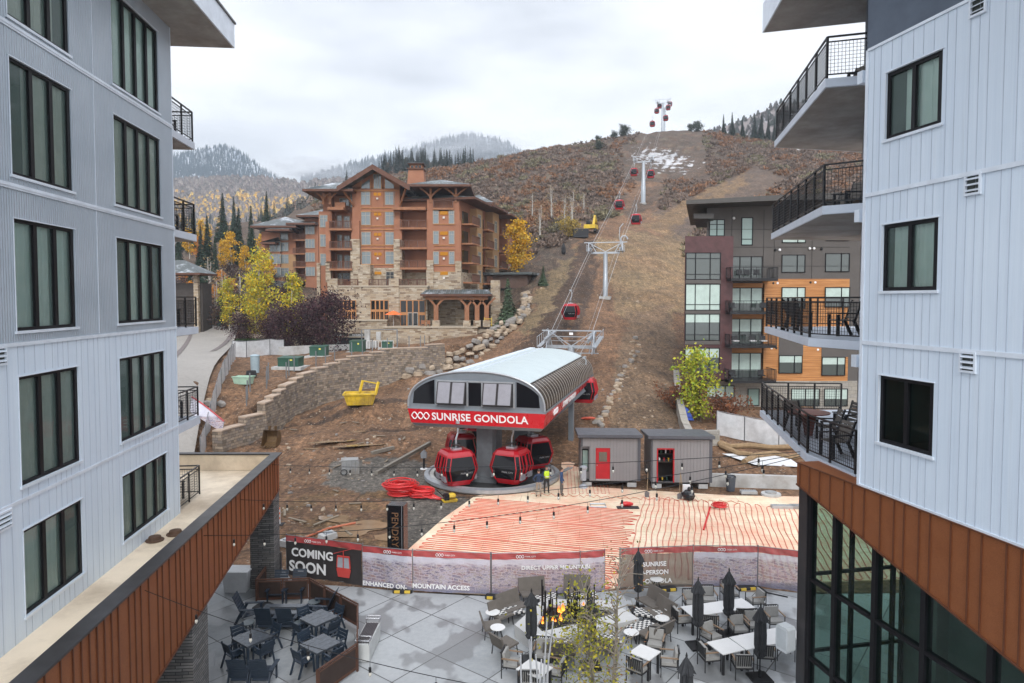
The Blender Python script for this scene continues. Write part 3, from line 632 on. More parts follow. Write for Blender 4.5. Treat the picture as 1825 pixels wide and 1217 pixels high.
# speaker on the post
c=MR@Vector((T(18.15),-.12,3.35));sp=thing('loudspeaker','white outdoor loudspeaker box mounted on the dark steel corner post','speaker',c,RB.rotation_euler[2]+R(15))
b=MB();b.prism([(-.17,-.32),(.17,-.32),(.2,-.26),(.2,.3),(.15,.36),(-.15,.36),(-.2,.3),(-.2,-.26)],-.3,.0);b.build('cabinet',M('speaker_white',(.45,.48,.5),.45),sp);b=MB();b.box(-.15,.15,-.31,-.301,-.24,.28);b.build('grille',M('speaker_grille',(.36,.39,.41),.8),sp);b=MB();b.bar((0,0,0),(.05,.14,.02),.06);b.build('bracket',BLACK,sp)
# balcony furniture
z=8.2
tb=thing('balcony_table','round red-topped table on the lowest right balcony','table',(*((1445-CX)/F*21.4,21.4),z))
w=MB();w.lathe([(.0,.72),(.62,.72),(.62,.75),(.0,.75)],28);w.build('tabletop',M('terracotta_top',(.25,.075,.055),.35),tb);w=MB();w.prism([(-.09,0),(.09,0),(.22,.72),(-.22,.72)],-.09,.09);w.build('pedestal',M('terracotta_leg',(.16,.05,.035),.5),tb)
for (px,Y,r,l) in((1492,18.5,100,'grey-brown slatted chair nearest the railing corner on the lowest right balcony'),(1478,20.6,80,'chair right of the round red table on the lowest right balcony'),(1428,22.6,-60,'chair left of the round red table on the lowest right balcony'),(1512,21.8,100,'chair against the wall behind the round red table')):
    chair_at(((px-CX)/F*Y,Y,z),R(r)-R(180),l)
for z,px,Y,r,l in((11.47,1500,19.2,-90,'grey-brown chair facing left on the right balcony second from the bottom'),(11.47,1425,22.4,20,'dark chair seen from behind on the right balcony second from the bottom'),(14.98,1505,20.2,-80,'dark chair on the right balcony second from the top'),(14.98,1488,22,-70,'chair behind the other on the right balcony second from the top'),(18.27,1505,20.,-80,'dark chair on the topmost right balcony')):
    chair_at(((px-CX)/F*Y,Y,z),R(r),l)
RED=M('station_red',(.52,.012,.022),.28,0,.06,1.5);REDC=M('cabin_red',(.38,.010,.018),.2,0,.08,2,spec=.6);GREYP=M('station_grey',(.19,.215,.24),.4,.2,.08)
GALV=M('galvanised_steel',(.42,.45,.48),.4,.6,.12,3);WHT=M('white_lettering',(.82,.82,.82),.5,0,.02);ROOFW=M('white_roof_sheet',(.52,.60,.61),.35,.1,.06,.6)
GLC=glassy('smoked_pane',(.008,.008,.01),.06,0,.28);HATCH=M('hatch_panel',(.27,.265,.29),.45,.3,.1)
t=NT('smoked_polycarbonate');v=t.vec();t.pbsdf(t.ramp(t.noise(v,.8,4),[(.3,(.030,.025,.022)),(.7,(.07,.058,.05))]),.22,.1,.5);POLY=t.m
CONCG=M('pale_concrete',(.44,.44,.43),.8,0,.15,1.,.2,15,dirt=(.28,.26,.23))
LK=.26;LX=lambda Y:-2.4+LK*(Y-44);LA=math.atan2(1,LK) # lift line bearing
YAW=LA-R(90)
ST=thing('gondola_station','grey and red gondola station with a white curved roof on a thick grey column','lift station',(-2.4,43.9,0),YAW)
W=4.62;Lg=22.0
def sect(y,k=0):return y
# roof arc points: x from -W..W, z sill 5.38 to crown 7.75
def arc(n,ext=0.):
    P=[]
    for i in range(n+1):
        a=math.pi*(i/n);x=-math.cos(a);z=math.sin(a)
        P.append(((W+ext)*math.copysign(abs(x)**.92,x),5.4+(2.42+ext)*z**.78))
    return P
A32=arc(32)
cut=[p for p in A32 if abs(p[0])<3.05]
def strip(pts,y0,y1,off=0):
    b=MB()
    for i in range(len(pts)-1):
        a,c=pts[i],pts[i+1];b.q((a[0],y0,a[1]),(c[0],y0,c[1]),(c[0],y1,c[1]),(a[0],y1,a[1]))
    return b
i0=7;i1=25
o=strip(A32[i0:i1+1],.12,Lg).build('roof_top',ROOFW,ST,smooth=True,fix=False)
b=MB();b.tube([(A32[16][0]-.2,.1,A32[16][1]+.02),(A32[16][0]-.2,Lg,A32[16][1]+.02)],.05,6);
b.bar((-1.2,.1,A32[16][1]+.0),(-1.2,Lg,A32[16][1]+.0),.5,.08);b.build('ridge_flashing',TRIMW,o)
for sgn,rg_ in((1,A32[i1:]),(-1,A32[:i0+1])):
    o=strip(rg_,.12,Lg).build('side_glazing',POLY,ST,smooth=True,fix=False)
    b=MB();n=27
    for k in range(n+1):
        y=.12+(Lg-.12)*k/n;b.tube([(p[0]*1.002,y,p[1]+.006) for p in rg_],.014,4)
    b.build('glazing_ribs',M('rib_grey',(.42,.38,.34),.4,.3),o)
    b=MB();p=rg_[0] if sgn>0 else rg_[-1];b.bar((p[0],.1,p[1]+.02),(p[0],Lg,p[1]+.02),.09,.06);b.build('edge_trim',CAP,o)
# sill, red band (leans in towards its foot), grey lower trim
def band(z0,z1,xo,xi,mat,name,par,yf0,yf1,zb_=None):
    b=MB();zf0=z0;zr0=z0 if zb_ is None else zb_
    T_=[(-xo,yf0,z1),(xo,yf0,z1),(xo,Lg,z1),(-xo,Lg,z1)];B_=[(-xi,yf1,z0),(xi,yf1,z0),(xi,Lg-(.1),zr0),(-xi,Lg-.1,zr0)]
    b.add(T_+B_,[(0,1,5,4),(1,2,6,5),(2,3,7,6),(3,0,4,7)]);return b.build(name,mat,par,fix=True)
band(5.26,5.42,W+.04,W+.06,GREYP,'sill',ST,-.02,-.04)
rb=band(4.30,5.26,W+.05,W-.13,RED,'fascia',ST,-.03,.14,4.86)
band(4.06,4.30,W-.13,W-.35,GREYP,'lower_trim',ST,.14,.34,4.64)
b=MB();b.q((-W+.36,.35,4.07),(W-.36,.35,4.07),(W-.36,Lg-.2,4.66),(-W+.36,Lg-.2,4.66));b.build('underside',M('station_underside',(.07,.07,.075),.6),ST,fix=False)
tilt=math.atan2(.17,.96)
tx=text('SUNRISE GONDOLA',.705,WHT,rb,(-3.0,.075,4.56),(R(90)+tilt*0+.17,0,0),'lettering',.01,'LEFT',1.0,bold=.012)
loops(1.25,.46,.04,WHT,rb,(-3.78,.03,4.8),(R(90)+.17,0,0))
tx=text('SUNRISE GONDOLA',.62,WHT,rb,(W-.02,6.3,4.70),(R(90)+.14,0,R(90)),'lettering',.01,'LEFT',1.0,bold=.01)
loops(1.5,.4,.04,WHT,rb,(W+.0,3.6,4.88),(R(90)+.14,0,R(90)))
# front arch wall
def fz_(x):
    for i in range(len(A32)-1):
        if A32[i][0]<=x<=A32[i+1][0]:
            t_=(x-A32[i][0])/(A32[i+1][0]-A32[i][0]+1e-9);return A32[i][1]+(A32[i+1][1]-A32[i][1])*t_
    return 5.4
b=MB();pts=[p for p in A32]
b.prism(pts,.0,.12);fw=b.build('front_wall',GREYP,ST)
b=MB();b.tube([(p[0]*1.0,-.03,p[1]+.0) for p in A32],.07,6);b.build('arch_trim',M('trim_light_grey',(.34,.36,.38),.35,.3),fw)
for sg in(-1,1):
    xs=[2.78,3.1,3.4,3.7,4.0,4.22];top=[(sg*x,fz_(sg*x)-.24) for x in xs];poly=[(sg*2.78,5.62)]+top+[(sg*4.3,5.62)]
    b=MB();b.prism(poly,-.02,.0);b.build('end_window',GLC,fw)
b=MB();b.box(-.42,.42,-.025,-.001,5.6,7.08);b.build('middle_window',GLC,fw)
b=MB()
for x in(-2.62,-.5,.5,2.62):b.box(x-.05,x+.05,-.07,-.0,5.55,7.2)
b.box(-2.67,2.67,-.07,0,7.12,7.22);b.build('window_frame',M('trim_light_grey',(.34,.36,.38)),fw)
for x0 in(-2.55,.57):
    b=MB();b.box(x0,x0+1.98,-.03,-.002,5.6,7.12);b.build('hatch_opening',M('dark_opening',(.02,.02,.022),.7),fw)
    for k in range(2):
        a=x0+.04+k*.98;b=MB();h=1.34;b.add([(a,-.06,7.08),(a+.9,-.06,7.08),(a+.9,-.42,7.08-h),(a,-.42,7.08-h),(a,-.02,7.08),(a+.9,-.02,7.08),(a+.9,-.38,7.07-h),(a,-.38,7.07-h)],[(0,1,2,3),(4,7,6,5),(0,4,5,1),(1,5,6,2),(2,6,7,3),(3,7,4,0)])
        hh=b.build('hatch',HATCH,fw);b=MB()
        for (p,q) in(((a,-.06,7.08),(a,-.42,7.08-h)),((a+.9,-.06,7.08),(a+.9,-.42,7.08-h)),((a,-.42,7.08-h),(a+.9,-.42,7.08-h))):b.bar(p,q,.06,.06)
        b.build('hatch_frame',CAP,hh)
b=MB();b.prism(A32,Lg-.1,Lg);b.build('rear_wall',GREYP,ST)
# columns
b=MB();b.prism([(-.55,2.1),(.55,2.1),(.68,2.5),(.68,4.1),(.5,4.4),(-.5,4.4),(-.68,4.1),(-.68,2.5)],.45,4.6,'z');b.prism([(-.9,1.8),(.9,1.8),(.9,4.7),(-.9,4.7)],0.1,.45,'z');b.build('column',M('column_grey',(.16,.175,.19),.45,.1,.12,dirt=(.11,.11,.12)),ST)
b=MB();b.prism([(-.6,12.5),(.6,12.5),(.6,14),(-.6,14)],0,4.6,'z');b.prism([(-.5,19.5),(.5,19.5),(.5,20.5),(-.5,20.5)],0,4.7,'z');b.prism([(3.6,14.5),(4.0,14.5),(4.0,15.1),(3.6,15.1)],.5,4.6,'z');b.build('rear_column',GREYP,ST)
# concrete ring with galvanised rim
rc=thing('turnaround_ring','low round concrete ring with a bright metal rim under the gondola station','ring',(-1.4,47.6,0))
b=MB();b.lathe([(4.55,0.),(4.62,.05),(4.62,.30),(4.35,.34),(4.1,.34),(4.05,.02),(0,.02)],56);b.build('concrete_ring',CONCG,rc,smooth=True)
b=MB();pr=[(4.64,.12),(4.75,.14),(4.75,.36),(4.45,.42),(4.38,.36)]
b.loft([[(r*math.cos(2*math.pi*k/56),r*math.sin(2*math.pi*k/56),z) for k in range(56)] for r,z in pr],False);b.build('metal_rim',GALV,rc,smooth=True)
b=MB();b.lathe([(0,.07),(4.04,.08)],40);b.build('dark_floor',M('ring_floor',(.035,.035,.036),.7),rc)
# ---- gondola cabins
def ringp(z,w,d,ch=.22):
    return [(-w+ch,-d,z),(w-ch,-d,z),(w,-d+ch,z),(w,d-ch,z),(w-ch,d,z),(-w+ch,d,z),(-w,d-ch,z),(-w,-d+ch,z)]
def mk_cabin():
    t=thing('gondola_cabin','','gondola cabin')
    lv=[(.0,.80,.86),(.25,.90,.96),(1.05,1.12,1.16),(1.95,.92,1.0),(2.15,.80,.9)]
    b=MB();b.loft([ringp(*lv[i]) for i in(1,2,3)]);body=b.build('body_glazing',GLC,t)
    b=MB();b.loft([ringp(*lv[0]),ringp(*lv[1])]);b.loft([ringp(.25,.905,.965),ringp(.33,.935,.985)]);b.build('lower_skirt',REDC,t)
    b=MB();b.loft([ringp(1.86,.95,1.03),ringp(1.97,.93,1.01),ringp(2.17,.80,.88),ringp(2.22,.55,.6)]);b.build('roof',REDC,t)
    f=MB()
    def pt(z,ix):
        for i in range(len(lv)-1):
            if lv[i][0]<=z<=lv[i+1][0]:
                k=(z-lv[i][0])/(lv[i+1][0]-lv[i][0]);w=lv[i][1]+(lv[i+1][1]-lv[i][1])*k;d=lv[i][2]+(lv[i+1][2]-lv[i][2])*k;return ringp(z,w+.012,d+.012)[ix]
    for ix in(0,1,2,3,4,5,6,7):
        f.bar(pt(.25,ix),pt(1.05,ix),.055,.055);f.bar(pt(1.05,ix),pt(1.95,ix),.055,.055)
    f.build('frame',REDC,t)
    b=MB() # sliding door on each entry side: mullions and inner posts
    for sx in(-1,1):
        d=MB()
        for y in(-.52,-.06,.06,.52):
            for z0,z1,w0,w1 in((.3,1.05,.925,1.14),(1.05,1.92,1.14,.945)):d.bar((sx*w0,y,z0),(sx*w1,y,z1),.05,.085)
        d.bar((sx*.93,-.55,.3),(sx*.93,.55,.3),.06,.1);d.bar((sx*.955,-.55,1.88),(sx*.955,.55,1.88),.06,.1);d.build('door_frame',REDC,t)
        r=MB();r.bar((sx*1.12,-.86,.42),(sx*1.12,.86,.42),.03);r.bar((sx*1.12,-.86,.62),(sx*1.12,.86,.62),.03)
        for y in(-.75,-.6,-.45,-.3,.3,.45,.6,.75):r.box(min(sx*.98,sx*1.14),max(sx*.98,sx*1.14),y-.05,y+.05,.3,.62)
        r.build('ski_rack',HATCH,t)
    for sy in(-1,1):
        s=text('PARK CITY',.17,M('pale_grey_mark',(.35,.35,.36),.5),body,(-.15 if sy<0 else .15,sy*1.135,.78),(R(90)+.26*1,0,0 if sy<0 else R(180)),'lettering',.004)
        g=MB();g.box(-.62,.62,sy*1.05-.02,sy*1.05+.02,1.38,1.41);g.build('window_bar',CAP,body)
    h=MB();h.tube([(0,0,2.2),(0,0,2.55),(.0,.0,2.9),(.12,0,3.25),(.14,0,3.75),(.0,0,4.0)],[.07,.06,.06,.06,.055,.06],8);h.box(-.3,.3,-.25,.25,2.22,2.32);h.box(-.12,.12,-.4,.4,3.95,4.12);h.build('hanger',GALV,t)
    h=MB();h.box(-.2,.2,-.3,.3,2.5,2.58);h.tube([(-.35,-.2,2.3),(-.35,-.2,2.5),(.35,-.2,2.5),(.35,-.2,2.3)],.02,5);h.build('suspension',CAP,t)
    return t
CB=mk_cabin();CB0=[CB]
def cabin(loc,rz,label,group='gondola cabins',sc=None):
    if CB0:c=CB0.pop();c.location=loc;c.rotation_euler=(0,0,rz);c['label']=label;c['group']=group
    else:c=dup(CB,loc,rz,label,group=group)
    if sc:c.scale=(sc,)*3
    return c
for px,py,Y,r,l in((812,861,44.6,27,'red cabin parked front left under the station, beside the grey column'),(912,857,45.0,-27,'red cabin parked front right under the station, beside the workers'),(822,832,50.3,10,'red cabin half hidden behind the front left parked cabin'),(950,822,49.0,30,'red cabin behind the front right parked cabin'),(850,820,53.5,0,'dark cabin deep under the station, left of the column')):
    cabin(((px-CX)/F*Y,Y,.42),R(r),l)
cabin(((1042-CX)/F*62,62,3.15),YAW,'red cabin leaving the right rear side of the station')
# towers
ropeZ=[(44,4.6),(64,5.3),(80,8.55),(112,20.9),(200,52.9),(330,106.5),(372,121)]
def rope_z(Y):
    for (a,za),(b_,zb_) in zip(ropeZ,ropeZ[1:]):
        if a<=Y<=b_:
            k=(Y-a)/(b_-a);return za+(zb_-za)*k-(.00055*(b_-a)*(b_-a))*k*(1-k)*.25
    return ropeZ[-1][1]
gg=2.45
def roller(b,x,z,L=2.6):
    b.bar((x,-L/2,z-.25),(x,L/2,z-.25),.12,.18)
    for k in range(6):
        y=-L/2+L*(k+.5)/6;b.lathe([(.16,-.05),(.2,0),(.16,.05)],10,(x,y,z-.1))
def tower(name,Y,zt,label,arm=3.2,r0=.43,r1=.36,group='lift towers'):
    X=LX(Y);zg=gz(X,Y)-.3;t=thing(name,label,'lift tower',(X,Y,zg),YAW,group);h=zt-zg
    b=MB();b.lathe([(r0,0),(r0*.95,h*.4),(r0*.85,h*.41),(r1,h-1.0),(r1,h-.9)],12);b.build('mast',GALV,t,smooth=True)
    b=MB();b.box(-.9,.9,-.9,.9,.0,.55);b.build('footing',CONCG,t)
    b=MB();b.bar((-gg*.95,0,h-.95),(gg*.95,0,h-.95),.3,.3);b.bar((-arm-.3,0,h+.75),(arm+.3,0,h+.75),.13,.13)
    for s in(-1,1):
        b.bar((s*arm*.86,0,h-1.),(s*arm*.86,0,h+.8),.16);b.bar((s*gg*.6,0,h-.9),(s*gg,0,h+.7),.1);b.bar((0,0,h-.75),(s*arm*.86,0,h+.7),.1);b.bar((s*arm*.86,-.8,h-.6),(s*arm*.86,0,h+.7),.08);b.bar((s*arm*.86,.8,h-.6),(s*arm*.86,0,h+.7),.08)
    b.build('cross_arm',GALV,t)
    b=MB()
    for s in(-1,1):
        roller(b,s*gg,h-.15);b.box(s*gg-.5,s*gg+.5,-1.3,1.3,h-.75,h-.70)
        for y in(-1.3,1.3):b.bar((s*gg-.5,y,h-.7),(s*gg+.5,y,h-.7),.05)
        for y in(-1.3,0,1.3):b.bar((s*(gg+.5),y,h-.7),(s*(gg+.5),y,h+.3),.05)
        b.bar((s*(gg+.5),-1.3,h+.3),(s*(gg+.5),1.3,h+.3),.05)
    b.build('sheave_assembly',GALV,t)
    b=MB()
    for z in np.arange(.8,h-1,.45):b.bar((-.18,-r0-.1,z),(.18,-r0-.1,z),.03)
    for s in(-1,1):b.bar((s*.2,-r0-.12,.6),(s*.2,-r1-.12,h-.8),.035)
    b.build('ladder',GALV,t);return t
tower('lift_tower',112,21.0,'grey single-mast lift tower on the tan slope, nearest one above the station')
tower('lift_tower',200,53.2,'tall grey lift tower on the scrub hillside below the snow patch',r0=.7,r1=.42)
tower('lift_tower',330,106.8,'grey lift tower on the crest of the hill against the sky',r0=.75,r1=.5,arm=4)
tower('lift_tower',352,110.5,'smaller lift tower just behind the crest tower',r0=.5,r1=.4,arm=3)
# gantry behind the station
X=LX(80);zg=gz(X,80)-.2;t=thing('lift_gantry','galvanised steel lattice gantry directly behind the station roof','gantry',(X,80,zg),YAW);h=8.8-zg
b=MB()
for s in(-1,1):
    b.bar((s*2.7,0,h-2.6),(s*2.7,0,h),.2,.2);b.bar((s*2.7,0,h),(s*2.1,0,h-2.6),.1);b.bar((s*2.7,-2,h-2.6),(s*2.7,0,h),.1);b.bar((s*2.7,2,h-2.6),(s*2.7,0,h),.1);b.bar((s*2.6,0,h-.1),(0,0,h-1.8),.1);b.bar((s*2.0,1.5,h-.9),(s*.4,1.5,h-2.4),.07)
b.bar((-3.5,0,h),(3.5,0,h),.14);b.bar((-2.9,0,h-1.9),(2.9,0,h-1.9),.4,.35);b.bar((-2.9,1.6,h-.8),(2.9,1.6,h-.8),.09);b.bar((-2.9,1.6,h-1.3),(2.9,1.6,h-1.3),.07);b.bar((-3.6,-1.5,h-2.5),(3.4,-1.5,h-2.5),.1)
b.build('lattice_frame',GALV,t)
b=MB();b.lathe([(.5,0),(.42,h-1.9)],12);b.bar((-1.3,0,h-2.6),(0,0,h-3.8),.15);b.bar((1.3,0,h-2.6),(0,0,h-3.8),.15);b.build('mast',GALV,t)
b=MB()
for s in(-1,1):
    for k in range(7):b.lathe([(.2,-.06),(.25,0),(.2,.06)],10,(s*gg,-3+k*1.0,h-.45-.25*(3-k)*.4))
    b.bar((s*gg,-3.4,h-1.1),(s*gg,3.2,h-.3),.15,.3);b.bar((s*(gg+.7),-3.4,h-1.7),(s*(gg+.7),3.2,h-.8),.5,.05)
    for k in range(6):y=-3.2+k*1.25;b.bar((s*(gg+.95),y,h-1.7+.13*k),(s*(gg+.95),y,h-.6+.13*k),.05)
    b.bar((s*(gg+.95),-3.3,h-.6),(s*(gg+.95),3.1,h+.1),.05)
b.build('sheave_trains',GALV,t)
b=MB();b.box(-.22,.22,-.12,-.1,h-.5,h-.22);b.build('number_plate',WHT,t)
# haul ropes
for s,l in((-1,'left steel haul rope running up the hill from the station'),(1,'right steel haul rope running up the hill from the station')):
    pts=[]
    Y=60.
    while Y<=372:
        n=Vector((math.cos(YAW),math.sin(YAW)))*gg*s;pts.append((LX(Y)+n.x,Y+n.y,rope_z(Y)+.05));Y+=4
    b=MB();b.tube(pts,.028,5);tag(b.build('haul_rope',M('rope_steel',(.40,.41,.42),.5,.3)),l,'cable')
    pts=[(p[0]-s*.5,p[1],p[2]-(.6 if i%22 else 0)-1.2*math.sin(i*.3)**2*.3+.9) for i,p in enumerate(pts)]
    b=MB();b.tube(pts,.015,4);tag(b.build('signal_line',M('rope_steel',(.20,.20,.20))),l.replace('steel haul rope','thin signal line'),'cable')
for s,Y,l in((-1,93.5,'red cabin in the air just above the gantry'),(-1,157,'left red cabin of the pair over the tan slope, below the tall tower'),(1,143,'right red cabin of the pair over the tan slope, below the tall tower'),(-1,197,'red cabin left of the tall tower top'),(1,193,'red cabin right of the tall tower top'),(-1,287,'small red cabin left of the crest tower foot'),(1,300,'small red cabin in front of the crest tower foot'),(-1,322,'tiny red cabin left of the crest tower mast'),(1,330,'highest tiny red cabin right of the crest tower mast'),(-1,349,'tiny red cabin half behind the crest tower mast'),(1,357,'tiny red cabin under the smaller tower behind the crest')):
    n=Vector((math.cos(YAW),math.sin(YAW)))*gg*s;cabin((LX(Y)+n.x,Y+n.y,rope_z(Y)-4.05),YAW,l)
# ---- paved plaza
t=NT('plaza_concrete');v=t.vec(rot=(0,0,R(38)));br=t.N('TexBrick');br.offset=0;br.inputs['Scale'].default_value=1;br.inputs['Brick Width'].default_value=2.35;br.inputs['Row Height'].default_value=2.1;br.inputs['Mortar Size'].default_value=.022
br.inputs['Color1'].default_value=(0,0,0,1);br.inputs['Color2'].default_value=(1,1,1,1);t.L(v,br.inputs[0]);o_=t.vec()
n=t.noise(o_,.5,6,.7);nf=t.noise(o_,5,6,.7);base=t.mix(.5,t.ramp(n,[(.3,(.26,.28,.295)),(.7,(.38,.40,.41))]),t.ramp(nf,[(.3,(.23,.25,.26)),(.7,(.37,.385,.39))]))
base=t.mix(.14,base,br.outputs[0]);wn_=t.noise(t.vec((.4,.25,1),rot=(0,0,.6)),1.6,3,.5);wet=t.ramp(wn_,[(.53,0.),(.57,1.)])
base=t.mix(t.math('MULTIPLY',wet,.62),base,(.135,.135,.135));base=t.mix(br.outputs[1],base,(.10,.10,.10))
t.pbsdf(base,t.mix(wet,(.62,)*3,(.28,)*3),0,.45);t.bump(t.math('SUBTRACT',t.math('MULTIPLY',nf,.25),br.outputs[1]),.35,.02);PLAZA=t.m
pz=lambda l,z=0:[tuple(PZ(x,y,z)[:2]) for x,y in l]
far_=pz([(300,1010),(500,1010),(525,1040),(646,1048),(735,1057),(872,1064),(1034,1060),(1104,1053),(1184,1047),(1334,1047),(1440,1060)])
b=MB();b.prism([(-40,-30)]+[(-40,30.)]+far_+[(40,29.),(40,-30)],-.1,.03,'z');tag(b.build('plaza',PLAZA),kind='structure')
# ---- insulation boards with the heating pipe laid on them
t=NT('insulation_board');v=t.vec((1,.5,1),rot=(0,0,.25));n=t.noise(v,1.1,6,.7);n2=t.noise(t.vec((.35,1.5,1),rot=(0,0,.2)),2.2,5,.7)
c=t.ramp(n,[(.3,(.66,.54,.36)),(.6,(.80,.70,.52))]);c=t.mix(t.ramp(n2,[(.56,0.),(.68,.6)]),c,(.36,.25,.13));c=t.mix(t.ramp(t.noise(t.vec(loc=(3,5,0)),.35,4,.7),[(.40,0.),(.66,.7)]),c,(.72,.34,.22))
br=t.N('TexBrick');br.inputs['Scale'].default_value=1;br.inputs['Brick Width'].default_value=2.44;br.inputs['Row Height'].default_value=1.22;br.inputs['Mortar Size'].default_value=.014;t.L(t.vec(rot=(0,0,.1)),br.inputs[0]);c=t.mix(t.math('MULTIPLY',br.outputs[1],.7),c,(.35,.25,.14))
t.pbsdf(c,.75);PAD=t.m
pad=pz([(700,1030),(728,980),(790,925),(845,886),(905,872),(960,862),(1000,842),(1001,819),(1040,818),(1042,868),(1300,884),(1640,890)])+[(24,30.2)]
pad=pad[:-1]+[(26,44.),(24,30.5)]+[(far_[i][0],far_[i][1]+.25) for i in(9,8,7,6,5,4)]
b=MB();b.prism(pad,-.02,.045,'z');b.build('insulation_boards',PAD);tag(bpy.data.objects['insulation_boards'],'cream insulation boards laid over the ground beside the gondola ring','insulation boards')
PEX=M('red_pex_pipe',(.58,.085,.05),.4,0,.15);PEXO=M('orange_pex_pipe',(.60,.10,.04),.4)
def pipe(pts,nm,lab,mat=PEX,r=.014,n=5):
    b=MB();b.tube(pts,r,n);return tag(b.build(nm,mat),lab,'heating pipe','heating pipe circuits')
e1=Vector((math.cos(YAW),math.sin(YAW)));e2=Vector((-math.sin(YAW),math.cos(YAW)));O_=Vector((-2.4,43.9))
padn=np.array(pad)
def inpad(p):return bool(inpoly(np.array([p.x]),np.array([p.y]),[tuple(q) for q in pad])[0])
def okL(p):return inpad(p) and inpad(p-e1*.35) and (p-Vector((-1.4,47.6))).length>5.2
def rows(c0,c1,a0,a1,sp,axis,ok,wob,nseg=60):
    "back-and-forth pipe run; returns point list"
    pts=[];s=1;c=c0
    while c<c1:
        aa=a0+rnd.uniform(-.35,.35);ab=a1+rnd.uniform(-.45,.45);P_=[]
        for k in range(nseg+1):
            a=aa+(ab-aa)*k/nseg;w=wob*math.sin(a*.6+c*.7)+wob*.5*math.sin(a*2.1+c*3);p=O_+(e1*a+e2*(c+w) if axis==0 else e1*(c+w)+e2*a)
            if ok(p):P_.append((p.x,p.y,.064))
        if len(P_)>3:
            P_=[P_[0]]+P_[1:-1:3]+[P_[-1]]
            if s<0:P_=P_[::-1]
            if pts:
                e=Vector(pts[-1]);f_=Vector(P_[0]);d=(f_-e);o_=Vector(P_[0])-Vector(P_[1]);o_.normalize();pts.append(tuple((e+f_)/2+o_*sp*.5))
            pts+=P_;s=-s
        c+=sp
    return pts
lab4=('strip nearest the banner fence','second strip from the banner fence','third strip from the banner fence','strip nearest the gondola ring')
for bi in range(4):
    pts=rows(-15.2+bi*3.42,-15.2+bi*3.42+3.3,-8,10.3,.27,0,okL,.035)
    if pts:pipe(pts,'heating_pipe','straight rows of red heating pipe on the boards, '+lab4[bi],r=.021)
lab=['just right of the straight rows','in front of the open shed door','under the neat red coil','nearest the dark corner post']
for bi in range(4):
    pts=rows(10.75+bi*3.6,10.75+bi*3.6+3.45,-10.8,1.4,.3,1,inpad,.06)
    if pts:pipe(pts,'heating_pipe','red heating pipe rows running away from view, '+lab[bi],r=.018)
pts=[];s=1;x=3.6
while x<6.3:
    P_=[(x+.5*q/5,43.2+q*1.6*.9+.0,.062) for q in range(6)];P_=P_[::-1] if s<0 else P_;pts+=P_;x+=.24;s=-s
pipe(pts,'heating_pipe','red heating pipe in slanting rows left of the sheds')
pts=[(1.2+ i*.22+.0, 43.1-.03*i+ .35*math.sin(i*2.4),.066) for i in range(60)];pipe(pts,'heating_pipe','tangled red supply pipe running past the shed doors',PEXO)
# ---- banner fence
BD=M('banner_charcoal',(.035,.03,.03),.6,0,.1)
def banner_print(name,seed,op=.9):
    t=NT(name);v=t.vec(loc=(seed,seed*2,seed));sx=t.N('SeparateXYZ');tc=t.N('TexCoord');t.L(tc.outputs['Object'],sx.inputs[0])
    n=t.noise(t.vec((.8,1,2.),loc=(seed,0,0)),1.3,7,.7);n2=t.noise(t.vec((1.2,1,3.5),loc=(seed*3,0,0)),3.,5,.7)
    br=t.N('TexBrick');br.inputs['Scale'].default_value=1;br.inputs['Brick Width'].default_value=.42;br.inputs['Row Height'].default_value=.13;br.inputs['Mortar Size'].default_value=.014;br.squash=.5;br.squash_frequency=3;br.inputs['Color1'].default_value=(.30,.13,.10,1);br.inputs['Color2'].default_value=(.10,.10,.19,1);br.inputs['Mortar'].default_value=(.55,.50,.50,1)
    cb=t.N('CombineXYZ');t.L(sx.outputs[0],cb.inputs[0]);t.L(t.math('ADD',sx.outputs[2],t.math('MULTIPLY',sx.outputs[0],.12)),cb.inputs[1]);t.L(cb.outputs[0],br.inputs[0])
    c=t.ramp(n2,[(.30,(.05,.06,.10)),(.42,(.22,.20,.27)),(.5,(.50,.46,.54)),(.56,(.26,.22,.19)),(.64,(.62,.60,.66)),(.74,(.20,.22,.30))])
    blk=t.ramp(n,[(.50,0.),(.53,1.)]);c=t.mix(t.math('MULTIPLY',blk,.6),c,br.outputs[0])
    low=t.ramp(t.math('ADD',t.math('MULTIPLY',sx.outputs[2],.5),t.math('MULTIPLY',n,.3)),[(.22,1.),(.34,0.)]);c=t.mix(t.math('MULTIPLY',low,.7),c,(.16,.17,.26))
    sky_=t.ramp(t.math('ADD',t.math('MULTIPLY',sx.outputs[2],.5),t.math('MULTIPLY',n2,.22)),[(.70,0.),(.78,1.)]);c=t.mix(t.math('MULTIPLY',sky_,.8),c,(.62,.63,.72))
    b=t.pbsdf(c,.6);tp=t.N('BsdfTransparent');mx=t.N('MixShader');mx.inputs[0].default_value=op;t.L(tp.outputs[0],mx.inputs[1]);t.L(b.outputs[0],mx.inputs[2]);t.L(mx.outputs[0],t.out.inputs[0]);return t.m
def sheer(name,col,op):
    t=NT(name);b=t.pbsdf(t.ramp(t.noise(t.vec(),2,4),[(.3,sc3(col,.85)),(.7,sc3(col,1.15))]),.6);tp=t.N('BsdfTransparent');mx=t.N('MixShader');mx.inputs[0].default_value=op;t.L(tp.outputs[0],mx.inputs[1]);t.L(b.outputs[0],mx.inputs[2]);t.L(mx.outputs[0],t.out.inputs[0]);return t.m
FZ=M('fence_zinc',(.25,.26,.27),.4,.6);BR=sheer('banner_red',(.42,.055,.06),.93);BSH=sheer('banner_taupe_mesh',(.13,.11,.095),.8)
